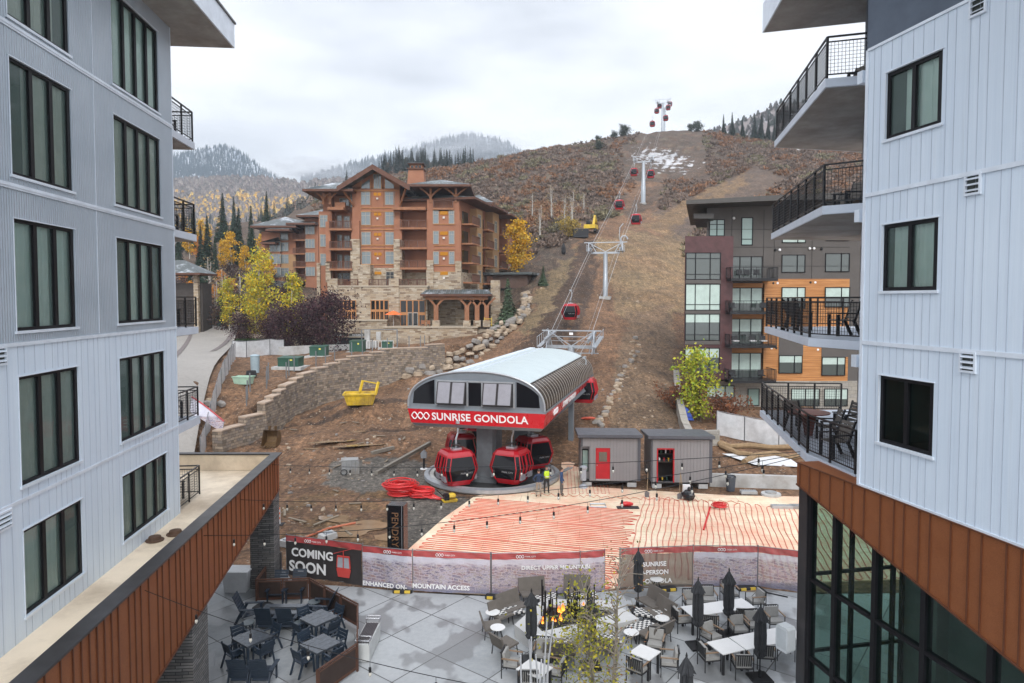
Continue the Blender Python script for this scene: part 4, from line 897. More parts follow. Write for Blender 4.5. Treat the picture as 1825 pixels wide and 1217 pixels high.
def sheet(x0,x1,z0,z1,amp=.04,ph=0,n=24,y=0):
    b=MB();vs=[]
    for i in range(n+1):
        x=x0+(x1-x0)*i/n
        for j in range(5):z=z0+(z1-z0)*j/4;vs.append((x,y+amp*math.sin(x*2.1+ph+j*.4)*math.sin(math.pi*i/n)+(amp*.5*math.sin(x*7+j)),z))
    b.add(vs,[(i*5+j,(i+1)*5+j,(i+1)*5+j+1,i*5+j+1) for i in range(n) for j in range(4)]);return b
def fence(p0,p1,label,mat,h=1.85,parts=(),lean=0,red=True,cat='banner fence',gr='banner fence panels'):
    a=Vector(p0);b_=Vector(p1);d=b_-a;L=d.length;t=thing('banner_panel',label,cat,(a.x,a.y,.03),math.atan2(d.y,d.x),gr)
    bb=sheet(0.02,L-.02,.06,h-.26 if red else h,ph=a.x);bn=bb.build('banner',mat,t,smooth=True,fix=False)
    if red:bb=sheet(0.02,L-.02,h-.26,h,ph=a.x);bb.build('red_header',BR,t,smooth=True,fix=False)
    f=MB();f.tube([(0,.05,0),(0,.05,h+.05)],.022,6);f.tube([(L,.05,0),(L,.05,h+.05)],.022,6);f.tube([(0,.05,h+.0),(L,.05,h+.0)],.018,6);f.tube([(0,.05,.08),(L,.05,.08)],.018,6)
    if L>2:f.tube([(L/2,.05,0),(L/2,.05,h)],.018,6)
    f.build('fence_frame',FZ,t)
    for x in np.arange(1.2,L-.9,2.4):
        if red:
            loops(.34,.12,.011,WHT,t,(x,-.05,h-.13),(R(90),0,0));text('PARK CITY',.09,WHT,t,(x+.22,-.05,h-.165),(R(90),0,0),ext=.003)
    for (s,sz,x,z) in parts:text(s,sz,WHT,t,(x,-.075,z),(R(90),0,0),ext=.004,bold=.03*sz)
    return t
Q=lambda px,py:PZ(px,py)[:2]
PR=[banner_print('banner_print_a',3),banner_print('banner_print_b',11),banner_print('banner_print_c',23,.85),banner_print('banner_print_d',31,.8)]
# lettering runs from the left; text x measured along each panel
t1=fence(Q(510,1027),Q(646,1047),'charcoal banner panel reading COMING SOON beside the stone column',BD,1.86,[('COMING',.52,.35,1.0),('SOON',.66,.22,.32)])
b=MB();R_=M('printed_cabin_red',(.55,.06,.05),.6);b.prism([(-.28,0),(.28,0),(.36,.35),(.3,.42),(-.3,.42),(-.36,.35)],-.01,0);c1=b.build('printed_cabin',R_,t1);c1.location=(3.02,-.08,.34)
b=MB();b.prism([(-.33,.42),(.33,.42),(.27,.88),(-.27,.88)],-.01,0);b.build('printed_window',M('printed_glass',(.35,.38,.42),.6),c1);b=MB();b.bar((-.33,-.012,.42),(-.29,-.012,.9),.04);b.bar((.33,-.012,.42),(.29,-.012,.9),.04);b.bar((0,-.012,.42),(0,-.012,.9),.04);b.bar((-.3,-.012,.92),(.3,-.012,.92),.06);b.bar((0,-.012,.92),(0,-.012,1.15),.03);b.bar((-.5,-.012,1.0),(.55,-.012,1.35),.02);b.build('printed_frame',R_,c1)
fence(Q(646,1047),Q(735,1057),'picture banner panel reading ENHANCED ON-, right of the charcoal panel',PR[0],1.8,[('ENHANCED ON-',.265,.05,.13)])
fence(Q(735,1056),Q(874,1063),'picture banner panel reading MOUNTAIN ACCESS in front of the cream boards',PR[1],1.8,[('MOUNTAIN ACCESS',.265,.02,.22)])
fence(Q(876,1063),Q(1034,1060),'picture banner panel reading DIRECT UPPER MOUNTAIN behind the fire pit',PR[2],1.8,[('DIRECT UPPER MOUNTAIN',.235,1.25,1.12)])
fence(Q(1034,1060),Q(1078,1056),'short torn banner panel ending in AC left of the fence gap',PR[2],1.8,[('AC',.235,.0,1.12)])
fence(Q(1106,1053),Q(1235,1047),'taupe banner panel reading SUNRISE 10-PERSON GONDOLA',BSH,1.8,[('SUNRISE',.27,.95,1.02),('10-PERSON',.27,.72,.66),('GONDOLA',.27,.85,.28)])
fence(Q(1235,1047),Q(1350,1048),'picture banner panel behind the long white table',PR[0],1.8)
fence(Q(1350,1048),Q(1428,1059),'picture banner panel next to the dark corner post',PR[3],1.8)
YB=M('yellow_mark',(.65,.45,.05),.5);RB_=M('black_rubber',(.02,.02,.022),.8)
def foot(px,py,l):
    p=PZ(px,py);t=thing('fence_foot',l,'fence foot',(p.x,p.y,.03),R(rnd.uniform(-12,12)),'black and yellow fence feet');b=MB();b.prism([(-.42,-.13),(-.36,-.19),(.36,-.19),(.42,-.13),(.42,.13),(.36,.19),(-.36,.19),(-.42,.13)],0,.11,'z');b.build('block',RB_,t)
    b=MB();b.box(-.34,-.1,-.197,-.12,.02,.116);b.box(.1,.34,-.197,-.12,.02,.116);b.build('stripe',YB,t)
for x,y,l in((718,1056,'fence foot under the ENHANCED ON- panel'),(883,1067,'fence foot left of the fire pit seats'),(1188,1053,'fence foot under the word GONDOLA'),(1330,1051,'fence foot behind the long white table')):foot(x,y,l)
# ---- rust metal guard fence round the left patio
RU_=M('rust_steel',(.10,.045,.028),.7,.2,.2,3);RUM=M('rust_mesh_panel',(.035,.02,.015),.85)
rp=[PZ(*q).xy for q in((474,1050),(457,1075),(552,1072),(638,1122),(637,1198),(566,1250))]
for i in range(5):
    a,b_=rp[i],rp[i+1];d=b_-a;L=d.length;n=max(1,round(L/1.35));t=thing('guard_fence','rusty brown metal guard fence, '+('short run against the stone column','run behind the navy lounge chairs','long diagonal run beside the wet concrete','run in front of the chrome cart','run at the bottom edge of the patio')[i],'fence',(a.x,a.y,.03),math.atan2(d.y,d.x),'rusty guard fence runs')
    for k in range(n+1):
        if k==n and i<4:continue
        f=MB();x=L*k/n;f.box(x-.03,x+.03,-.03,.03,0,.98);f.build('post',RU_,t)
    f=MB();f.box(0,L,-.025,.025,.93,.98);f.box(0,L,-.02,.02,.1,.14);f.build('rail',RU_,t)
    for k in range(n):
        f=MB();x0=L*k/n+.06;x1=L*(k+1)/n-.06;f.box(x0,x1,-.012,.012,.16,.88);p=f.build('mesh_panel',RUM,t);f=MB();f.box(x0,x1,-.02,.02,.84,.885);f.box(x0,x1,-.02,.02,.155,.2);f.box(x0,x0+.04,-.02,.02,.2,.84);f.box(x1-.04,x1,-.02,.02,.2,.84);f.build('panel_frame',RU_,p)
# ---- furniture kinds
NV=M('navy_poly_lumber',(.018,.03,.048),.45,0,.15,4);NVT=M('wet_slate_boards',(.075,.085,.10),.22,0,.3,9)
def mk_adir():
    t=thing('lounge_chair','','lounge chair')
    b=MB()
    for i in range(5):b.ob((0,-.28+.12*i,.38-.035*i),(.56,.11,.025),rx=R(-15))
    b.build('seat',NV,t);b=MB()
    for i in range(8):b.ob((0,.26+.045*i,.34+.1*i),(.58,.025,.094),rx=R(-24))
    b.build('backrest',NV,t)
    for s in(-1,1):
        b=MB();b.bar((s*.31,-.32,0),(s*.31,-.32,.55),.04,.1);b.build('leg',NV,t);b=MB();b.bar((s*.31,.5,0),(s*.31,.22,.55),.04,.1);b.build('leg',NV,t);b=MB();b.ob((s*.33,-.05,.57),(.13,.72,.025));b.build('armrest',NV,t)
    return t
def mk_nchair():
    t=thing('dining_chair','','chair');b=MB();b.ob((0,0,.44),(.46,.46,.03));b.build('seat',NV,t)
    b=MB()
    for i in range(3):b.ob((0,.25+.03*i,.6+.11*i),(.46,.02,.1),rx=R(-12))
    b.build('backrest',NV,t)
    for s in(-1,1):
        b=MB();b.bar((s*.23,-.25,0),(s*.23,-.2,.64),.04,.06);b.build('leg',NV,t);b=MB();b.bar((s*.23,.36,0),(s*.23,.2,.44),.04,.06);b.bar((s*.23,.2,.44),(s*.23,.33,.9),.04,.05);b.build('leg',NV,t);b=MB();b.ob((s*.24,.02,.65),(.07,.5,.025));b.build('armrest',NV,t)
    return t
BF=M('charcoal_frame',(.03,.03,.032),.45,.3);CUSH=M('grey_cushion',(.30,.295,.28),.9,0,.08,6,.2,80);WD=M('teak_arm',(.24,.16,.10),.6)
def mk_wchair():
    t=thing('dining_chair','','chair');b=MB();b.ob((0,-.01,.43),(.5,.5,.09));b.build('seat_cushion',CUSH,t)
    b=MB();b.ob((0,.21,.66),(.5,.09,.34),rx=R(-10));b.build('back_cushion',CUSH,t)
    b=MB()
    for i in range(7):x=-.21+.07*i;b.bar((x,.27,.46),(x,.33,.84),.035,.012)
    b.bar((-.28,.33,.85),(.28,.33,.85),.03);b.build('back_slats',BF,t)
    for s in(-1,1):
        for y in(-.27,.29):b=MB();b.bar((s*.29,y,0),(s*.29,y,.66 if y<0 else .86),.028);b.build('leg',BF,t)
        b=MB();b.ob((s*.29,0,.67),(.05,.58,.03));b.build('armrest',WD,t);
    b=MB();b.box(-.29,.29,-.28,.29,.36,.385);b.build('seat_frame',BF,t);return t
TP=M('taupe_sling',(.125,.11,.095),.8,0,.08,5);
def mk_love():
    t=thing('lounge_sofa','','lounge seat');b=MB();b.ob((0,-.05,.38),(1.1,.66,.07),rx=R(-6));b.build('seat',TP,t);b=MB();b.ob((0,.36,.62),(1.12,.06,.52),rx=R(-18));b.build('backrest',TP,t)
    for s in(-1,1):
        for y in(-.34,.3):b=MB();b.bar((s*.52,y,0),(s*.5,y*.9,.37),.03);b.build('leg',BF,t)
    return t
def mk_arm():
    t=thing('sling_chair','','lounge chair');b=MB();b.ob((0,-.05,.38),(.68,.66,.07),rx=R(-6));b.build('seat',TP,t);b=MB();b.ob((0,.34,.58),(.7,.06,.46),rx=R(-18));b.build('backrest',TP,t)
    for s in(-1,1):
        for y in(-.34,.3):b=MB();b.bar((s*.33,y,0),(s*.3,y*.9,.37),.028);b.build('leg',BF,t)
    return t
t=NT('checker_weave');v=t.vec((1,1,0));ck=t.N('TexChecker');ck.inputs['Scale'].default_value=9.;ck.inputs[1].default_value=(.62,.61,.58,1);ck.inputs[2].default_value=(.035,.035,.04,1);t.L(v,ck.inputs[0]);t.pbsdf(ck.outputs[0],.7);CK=t.m
def mk_ott():
    t=thing('woven_ottoman','','ottoman');b=MB();b.box(-.52,.52,-.3,.3,.36,.42);b.build('woven_top',CK,t)
    b=MB();b.box(-.54,.54,-.32,.32,.33,.358);b.build('frame',BF,t)
    for s in(-1,1):
        for y in(-.28,.28):b=MB();b.bar((s*.5,y,0),(s*.5,y,.34),.03);b.build('leg',BF,t)
    return t
WT=M('white_table_top',(.68,.68,.67),.45,0,.03,2)
def mk_side():
    t=thing('side_table','','side table');b=MB();b.lathe([(0,.47),(.27,.47),(.28,.485),(.27,.50),(0,.50)],22);b.build('tabletop',WT,t)
    for k in range(3):
        b=MB();a=k*2.1+.4;b.bar((.05*math.cos(a),.05*math.sin(a),.47),(.22*math.cos(a),.22*math.sin(a),0),.035);b.build('leg',BF,t)
    return t
UMB=M('charcoal_canvas',(.032,.034,.038),.85,0,.2,3);
def mk_umb(base=True):
    t=thing('closed_parasol','','parasol');b=MB();rings=[];r_=random.Random(5)
    for z,r in((2.42,.03),(2.36,.07),(2.05,.21),(1.98,.23),(1.97,.15),(1.5,.155),(1.1,.17),(.98,.15),(.9,.19),(.78,.13)):
        rings.append([((r*(1+.24*(1 if j%2 else -1)*min(1,(2.45-z)*2))+(.015*math.sin(z*5)))*math.cos(math.pi*j/9),r*(1+.24*(1 if j%2 else -1)*min(1,(2.45-z)*2))*math.sin(math.pi*j/9),z+(.04*math.sin(j*1.7) if r>.2 or z<.95 else 0)) for j in range(18)])
    b.loft(rings);b.build('folded_canopy',UMB,t);b=MB();b.tube([(0,0,0),(0,0,2.44)],.024,8);b.lathe([(.02,2.4),(.035,2.45),(.02,2.52),(.005,2.56)],8);b.build('pole',BLACK,t)
    b=MB();b.box(-.33,.33,-.33,.33,0,.07);b.lathe([(.06,.07),(.05,.3)],10);b.build('base',BLACK,t);return t
def rtab(name,l,x,y,w,d,rz,mat,leg,z=.74,gr=None,boards=0):
    t=thing(name,l,'table',(x,y,.03),rz,gr);b=MB()
    if boards:
        for i in range(boards):b.box(-w/2+w*i/boards+.004,-w/2+w*(i+1)/boards-.004,-d/2,d/2,z-.03,z)
        b.box(-w/2+.03,w/2-.03,-d/2+.03,d/2-.03,z-.1,z-.032)
    else:b.box(-w/2,w/2,-d/2,d/2,z-.03,z)
    b.build('tabletop',mat,t)
    for sx in(-1,1):
        for sy in(-1,1):b=MB();b.bar((sx*(w/2-.07),sy*(d/2-.07),0),(sx*(w/2-.07),sy*(d/2-.07),z-.03),.07);b.build('leg',leg,t)
    return t
def place(fn,items,group):
    pr=[fn()]
    for (px,py,r,l) in items:
        p=PZ(px,py,.03)
        if pr:o=pr.pop();keep=o;o.location=p;o.rotation_euler=(0,0,R(r));o['label']=l;o['group']=group
        else:dup(keep,p,R(r),l,group=group)
# rz: 0 = sitter looks towards the viewer (-y); 180 = looks away
place(mk_adir,[(495,1071,0,'navy lounge chair behind the dark fire table, left one'),(528,1069,0,'navy lounge chair behind the dark fire table, right one'),(477,1122,180,'navy lounge chair in front of the dark fire table, left one'),(514,1122,180,'navy lounge chair in front of the dark fire table, right one'),(447,1106,95,'navy lounge chair at the left end of the dark fire table'),(574,1099,-95,'navy lounge chair at the right end of the dark fire table'),(432,1217,180,'navy lounge chair at the bottom edge of the patio, left one'),(470,1217,180,'navy lounge chair at the bottom edge of the patio, right one')],'navy lounge chairs on the left patio')
p=PZ(507,1110,.03);t=thing('fire_table','rectangular dark fire table with a black burner slot between navy lounge chairs','fire table',p);b=MB();b.box(-.72,.72,-.32,.32,0,.5);b.build('base',BLACK,t)
b=MB();b.prism([(-.85,-.42),(.85,-.42),(.6,-.14),(-.6,-.14)],.5,.56,'z');b.prism([(.85,-.42),(.85,.42),(.6,.14),(.6,-.14)],.5,.56,'z');b.prism([(.85,.42),(-.85,.42),(-.6,.14),(.6,.14)],.5,.56,'z');b.prism([(-.85,.42),(-.85,-.42),(-.6,-.14),(-.6,.14)],.5,.56,'z');b.build('rim',NVT,t);b=MB();b.box(-.6,.6,-.14,.14,.49,.53);b.build('burner',M('lava_rock',(.02,.02,.02),.9),t)
tl=[]
for (px,py,l) in((568,1135,'slate dining table nearest the fire table'),(571,1184,'slate dining table in the lower right of the patio'),(450,1172,'slate dining table on the left side of the patio')):
    p=PZ(px,py,.03);rtab('patio_table',l,p.x,p.y,.98,.98,R(-38),NVT,NV,gr='slate dining tables',boards=4);tl.append(p)
ch=[]
for i,p in enumerate(tl):
    for k,a in enumerate((52,142,232,322)):
        q=p.xy+Vector((math.cos(R(a)),math.sin(R(a))))*.66;ch.append((q,a-90+180-180,('at the upper right side','at the upper left side','at the lower left side','at the lower right side')[k]+' of the '+('slate table nearest the fire table','lower right slate table','left slate table')[i]))
kc=mk_nchair()
for i,(q,a,l) in enumerate(ch):
    # chair back sits outside, sitter faces the table
    rzc=R(a)
    if i==0:kc.location=(q.x,q.y,.03);kc.rotation_euler=(0,0,rzc);kc['label']='navy chair '+l;kc['group']='navy dining chairs'
    else:dup(kc,(q.x,q.y,.03),rzc,'navy chair '+l)
place(mk_side,[(878,1113,0,'round white side table left of the checked ottoman, upper one'),(887,1141,0,'round white side table between two sling chairs at the left'),(952,1159,0,'round white side table under the left parasol by the fire pit'),(1196,1106,0,'round white side table left of the long white table'),(1180,1124,0,'round white side table beside the right sling seats'),(1125,1150,0,'round white side table at the end of the checked bench'),(1170,1052,0,'round white table under the word GONDOLA')],'round white side tables')
DK=M('navy_round_top',(.09,.11,.12),.3,0,.2,6)
for px,py,l in((442,1132,'small round slate table beside the left dining table'),(560,1093,'small round slate table by the diagonal rusty fence'),(536,1132,'small round slate table left of the middle dining table')):
    p=PZ(px,py,.03);t=thing('round_stool_table',l,'side table',p,0,'small round slate tables');b=MB();b.lathe([(0,.46),(.24,.46),(.24,.49),(0,.49)],20);b.build('tabletop',DK,t)
    for k in range(4):b=MB();a=k*1.57;b.bar((.2*math.cos(a),.2*math.sin(a),0),(.16*math.cos(a),.16*math.sin(a),.46),.05);b.build('leg',NV,t)
place(mk_wchair,[(1232,1092,0,'grey cushioned chair at the back left of the far white table'),(1262,1085,0,'grey cushioned chair behind the middle of the far white table'),(1300,1074,5,'grey cushioned chair at the back right of the far white table, under the parasol'),(1346,1088,-80,'grey cushioned chair at the right end of the far white table'),(1215,1122,100,'grey cushioned chair at the left end of the far white table'),(1264,1130,172,'grey cushioned chair in front of the far white table, left one'),(1324,1118,172,'grey cushioned chair in front of the far white table, right one'),
 (1268,1153,30,'grey cushioned chair at the back of the near white table, far left'),(1316,1140,5,'grey cushioned chair behind the near white table, left of the parasol'),(1343,1132,5,'grey cushioned chair behind the near white table, hidden by the parasol'),(1379,1124,5,'grey cushioned chair behind the near white table, far right'),(1264,1190,100,'grey cushioned chair at the left end of the near white table'),(1322,1204,178,'grey cushioned chair in front of the near white table, left one'),(1362,1186,172,'grey cushioned chair in front of the near white table, behind the parasol pole'),(1397,1171,172,'grey cushioned chair in front of the near white table, right one'),
 (1168,1167,-20,'grey cushioned chair behind the square white table'),(1192,1200,-100,'grey cushioned chair right of the square white table'),(1138,1212,140,'dark chair in front of the square white table, half behind the leaves'),
 (913,1203,75,'grey cushioned chair left of the white table behind the silver poles'),(968,1186,-10,'grey cushioned chair behind the white table with the silver poles'),(990,1217,-110,'grey cushioned chair right of the white table behind the silver poles'),(942,1232,180,'grey cushioned chair at the bottom edge in front of the silver poles')],'grey cushioned dining chairs')
def quadtab(c,l,gr='white dining tables'):
    P_=[PZ(x,y,.77) for x,y in c];ctr=sum(P_,Vector())/4;a=P_[1]-P_[0];b_=P_[3]-P_[0];w=((P_[1]-P_[0]).length+(P_[2]-P_[3]).length)/2;d=((P_[3]-P_[0]).length+(P_[2]-P_[1]).length)/2
    rtab('white_table',l,ctr.x,ctr.y,w,d,math.atan2(a.y,a.x),WT,BF,gr=gr)
quadtab([(1211,1081),(1320,1066),(1346,1081),(1237,1100)],'long white dining table furthest from the camera')
quadtab([(1298.5,1135.5),(1404,1114),(1436,1135),(1331,1157.5)],'long white dining table at the dark corner post')
quadtab([(1260,1144),(1297,1136),(1329,1158),(1287,1166)],'white square table joined to the near long table')
quadtab([(1120,1163),(1141,1148),(1179,1160),(1158,1176)],'square white table right of the leafy young tree')
quadtab([(917,1194),(943,1175),(987,1187),(964,1207)],'square white table behind the silver poles')
place(mk_umb,[(1137,1087,5,'closed charcoal parasol right of the fire pit, before the SUNRISE banner'),(1243,1152,10,'closed charcoal parasol at the left end of the far white table'),(1298,1132,12,'closed charcoal parasol in front of the far white table, further back one'),(1354,1210,8,'closed charcoal parasol in front of the near white table'),(1222,1320,5,'closed charcoal parasol cut off by the bottom edge of the view'),(947,1178,5,'closed charcoal parasol at the left of the fire pit'),(1052,1188,5,'closed charcoal parasol behind the leafy young tree')],'closed charcoal parasols')
place(mk_love,[(915,1098,40,'taupe sling seat at the upper left of the fire pit'),(951,1072,12,'taupe sling seat behind the fire pit, left one'),(1029,1068,-3,'taupe sling seat behind the fire pit, right one'),(995,1178,180,'taupe sling seat in front of the fire pit behind the white table'),(1160,1090,-60,'taupe sling seat right of the fire pit, upper one'),(1174,1110,-65,'taupe sling seat right of the fire pit beside the checked ottoman'),(1168,1146,-140,'taupe sling seat right of the checked bench'),(1072,1170,170,'taupe sling seat hidden behind the leafy young tree')],'taupe sling seats round the fire pit')
place(mk_arm,[(893,1112,40,'taupe sling chair behind the upper checked ottoman'),(876,1132,100,'taupe sling chair at the far left of the fire pit'),(899,1166,130,'taupe sling chair at the lower left of the fire pit')],'taupe sling chairs')
place(mk_ott,[(908,1107,25,'black and white checked ottoman left of the fire pit'),(970,1080,5,'black and white checked ottoman behind the fire pit, left one'),(1040,1076,0,'black and white checked ottoman behind the fire pit, right one'),(993,1163,5,'black and white checked ottoman in front of the fire pit'),(1155,1110,-20,'black and white checked ottoman right of the fire pit'),(1144,1135,30,'black and white checked bench at the lower right of the fire pit'),(1078,1158,8,'black and white checked ottoman behind the leafy young tree')],'checked ottomans')
# ---- concrete fire pit
o=[PZ(x,y,.5).xy for x,y in((917,1113),(960,1146),(1050,1124),(1139,1102),(1088,1070),(968,1067))];i_=[PZ(x,y,.5).xy for x,y in((957,1115),(966,1125),(1035,1110),(1096,1093),(1083,1082),(978,1077))]
c=sum(o,Vector((0,0)))/6;t=thing('fire_pit','low angular concrete fire pit with black rods and small flames','fire pit',(c.x,c.y,.03));ol=[p-c for p in o];il=[p-c for p in i_]
b=MB();n=6;vs=[(p.x,p.y,0) for p in ol]+[(p.x,p.y,.47) for p in ol]+[(p.x,p.y,.47) for p in il]+[(p.x,p.y,.3) for p in il]
b.add(vs,[(i,(i+1)%n,(i+1)%n+n,i+n) for i in range(n)]+[(n+i,n+(i+1)%n,2*n+(i+1)%n,2*n+i) for i in range(n)]+[(2*n+i,2*n+(i+1)%n,3*n+(i+1)%n,3*n+i) for i in range(n)]);b.build('concrete_surround',M('fire_pit_concrete',(.52,.52,.51),.7,0,.12,1.2,.1,20),t,fix=False)
b=MB();b.prism([tuple(p) for p in il],.25,.36,'z')
for _ in range(260):
    k=rnd.random();u=rnd.random();p=il[0]+(il[3]-il[0])*k+Vector((0,(u-.5)*.7*(1-abs(k-.5)*.8)));b.blob((p.x,p.y,.37),.05,.05,.035,5,4,.3)
b.build('lava_rock',M('lava_rock_bed',(.018,.018,.018),.9),t)
def rods(x0,x1,n,sd):
    r_=random.Random(sd)
    for k in range(n):
        px=r_.uniform(x0,x1);p=PZ(px,r_.uniform(1086,1108),.33).xy-c;hh=r_.choice((.35,.5,.7,.9,1.15));b=MB();b.tube([(p.x,p.y,.33),(p.x,p.y,.36+hh)],.03,6);b.build('rod',BLACK,t)
rods(965,993,15,1);rods(1009,1034,16,2);rods(1046,1060,6,3)
t2=NT('flame');e=t2.N('Emission');lw=t2.N('LayerWeight');sxx=t2.N('SeparateXYZ');tcc=t2.N('TexCoord');t2.L(tcc.outputs['Generated'],sxx.inputs[0]);e.inputs[1].default_value=2.2;t2.L(t2.ramp(sxx.outputs[2],[(0,(1,.42,.08)),(.6,(1,.2,.02)),(1,(.7,.08,.01))]),e.inputs[0]);t2.L(e.outputs[0],t2.out.inputs[0])
for k,(px,py,s) in enumerate(((996,1091,.22),(1003,1090,.3),(1000,1093,.16),(985,1107,.14),(999,1107,.24),(967,1112,.16),(990,1109,.12),(1040,1083,.2),(1033,1082,.14),(968,1104,.1))):
    p=PZ(px,py,.38).xy-c;b=MB();b.lathe([(s*.18,0),(s*.3,s*.25),(s*.2,s*.6),(s*.05,s*1.05)],7,(p.x,p.y,.36));b.build('flame',t2.m,t)
# ---- chrome cart
p=PZ(656,1158,.03);t=thing('serving_cart','white serving cart with a dark slatted top and chrome rails behind the rusty fence','cart',p,R(-2));CH=M('chrome_rail',(.6,.6,.62),.2,.9)
b=MB();b.prism([(-.26,-.85),(.26,-.85),(.26,.8),(-.26,.8)],.03,.62,'z');b.build('cabinet',M('cart_white',(.48,.49,.48),.45),t)
b=MB()
for k in range(8):
    for (y0,y1) in((-.45,.7),(-.75,-.52)):x=-.2+.4*k/7;b.box(x-.02,x+.02,y0,y1,.625,.66)
b.build('slats',M('dark_slats',(.05,.04,.045),.4),t);b=MB()
for y0,y1,z in((-.82,-.48,.74),(.72,.95,.80)):
    for x in(-.24,.24):b.tube([(x,y0,.62),(x,y0,z)],.015,6);b.tube([(x,y1,.62),(x,y1,z)],.015,6);b.tube([(x,y0,z),(x,y1,z)],.015,6)
    b.tube([(-.24,y1,z),(.24,y1,z)],.015,6);b.tube([(-.24,y0,z),(.24,y0,z)],.015,6)
b.build('rail',CH,t);b=MB();[b.lathe([(.05,0),(.05,.03)],8,(x,y,0)) for x in(-.2,.2) for y in(-.7,.7)];b.build('caster_set',BLACK,t)
p=PZ(640,1166,.03);t=thing('leaning_board','small white board leaning on the rusty fence beside the cart','board',p);b=MB();b.ob((-.02,0,.42),(.02,.4,.8),ry=R(-8));b.build('board',M('board_white',(.5,.52,.53),.5),t);b=MB();b.ob((-.045,0,.42),(.02,.44,.84),ry=R(-8));b.build('backing',FZ,t)
p=PZ(424,1051,.03);t=thing('white_planter','white tapered planter box under the brown canopy','planter',p);b=MB();b.loft([[(-.45,-.3,0),(.45,-.3,0),(.45,.3,0),(-.45,.3,0)],[(-.55,-.38,.9),(.55,-.38,.9),(.55,.38,.9),(-.55,.38,.9)]]);b.build('box',M('planter_white',(.62,.63,.64),.5),t);b=MB();b.box(-.58,.58,-.41,.41,.86,.92);b.build('rim',M('planter_white',(.62,.63,.64)),t)
p=PZ(400,1015,.03);t=thing('utility_cabinet','grey utility cabinet behind the white planter','cabinet',p);b=MB();b.box(-.9,.3,-.3,.3,0,1.1);b.build('cabinet',M('cabinet_grey',(.2,.21,.21),.5),t);b=MB();b.box(-.35,-.33,-.31,-.3,.1,1.0);b.build('door_gap',BLACK,t)
p=PZ(470,1086,.03);t=thing('covered_parasol_base','round black cover lying beside the fire table','cover',p);b=MB();b.lathe([(.45,0),(.46,.08),(.35,.16),(.1,.22)],16);b.build('cover',M('black_cover',(.012,.012,.014),.6),t);b=MB();b.lathe([(.47,0),(.48,.03),(.47,.06)],16);b.build('hem',BLACK,t)
b=MB();b.bar(PZ(1348,1052,.05),PZ(1404,1064,.05),.06,.04);tag(b.build('loose_bar',BLACK),'loose black bar lying on the paving by the right banner','bar')
for px,py,l in((497,1005,'dark louvred light bollard beside the stone column'),):
    p=PZ(px,py+16,.03);t=thing('light_bollard',l,'bollard',p);b=MB();b.box(-.1,.1,-.1,.1,0,.95);b.build('shaft',BLACK,t);b=MB();[b.box(-.12,.12,-.12,.12,.1+.09*k,.14+.09*k) for k in range(9)];b.build('louvre',M('bollard_louvre',(.04,.04,.045),.5),t)
# ================= brown lodge hotel on the bench (measured off a front elevation, 1 unit = .02625 m)
K=.02625;HY=108.
hx=lambda u:-41.9+K*u
hz=lambda v:36.7-K*v
SID=NT('redwood_siding');t=SID;v=t.vec();wv=t.N('TexWave',bands_direction='Z');wv.inputs['Scale'].default_value=1.6;wv.inputs['Distortion'].default_value=.1;t.L(v,wv.inputs[0])
t.pbsdf(t.mix(t.ramp(wv.outputs[0],[(.0,.28),(.3,0.)]),t.ramp(t.noise(v,.5,5,.65),[(.3,(.26,.105,.055)),(.7,(.34,.145,.075))]),(.12,.05,.03)),.75);SIDR=t.m
OCH=M('ochre_siding',(.33,.19,.085),.75,0,.12,.6);TIM=M('timber',(.26,.11,.05),.7,0,.2,2);TIMD=M('dark_timber',(.10,.04,.022),.7,0,.2,2);TRO=M('orange_trim',(.38,.17,.06),.7)
HST=stone('sandstone_veneer',[(.16,.10,.06),(.36,.27,.17),(.50,.40,.28),(.42,.35,.26),(.56,.49,.38),(.30,.24,.18)],.85,.24,(.26,.21,.15))
t=NT('slate_roof_sheet');v=t.vec();t.pbsdf(t.mix(t.ramp(t.noise(v,.35,5,.7),[(.52,0.),(.66,.8)]),t.ramp(t.noise(v,2,5),[(.3,(.055,.065,.065)),(.7,(.095,.11,.11))]),(.55,.58,.62)),.45,.2);ROOFS=t.m
HGL=glassy('lodge_pane',(.15,.18,.19),.06,0,.9);HGD=glassy('lodge_dark_pane',(.012,.012,.012),.08,0,.6);AMB=emis('amber_glass',(.75,.33,.045),.5);WFR=M('lodge_window_frame',(.30,.27,.22),.6)  # HGL colour lightened to imitate the pale sky reflected in the panes
HT=thing('lodge_hotel','brown timber and sandstone lodge hotel with green-grey roofs and a square chimney','hotel',(hx(785),HY,hz(1210)))
ox,oz=hx(785),hz(1210)
class Fr:
    "elevation frame: u,v survey units on a plane at depth y, optionally turned"
    def __init__(s,par,y=0,inv=None):s.p=par;s.y=y
def U(u):return hx(u)-ox
def Vz(v):return hz(v)-oz
def hbox(name,u0,u1,v0,v1,y0,y1,mat,par=None):
    b=MB();b.box(U(u0),U(u1),y0,y1,Vz(v1),Vz(v0));return b.build(name,mat,par or HT)
WPROTO={}
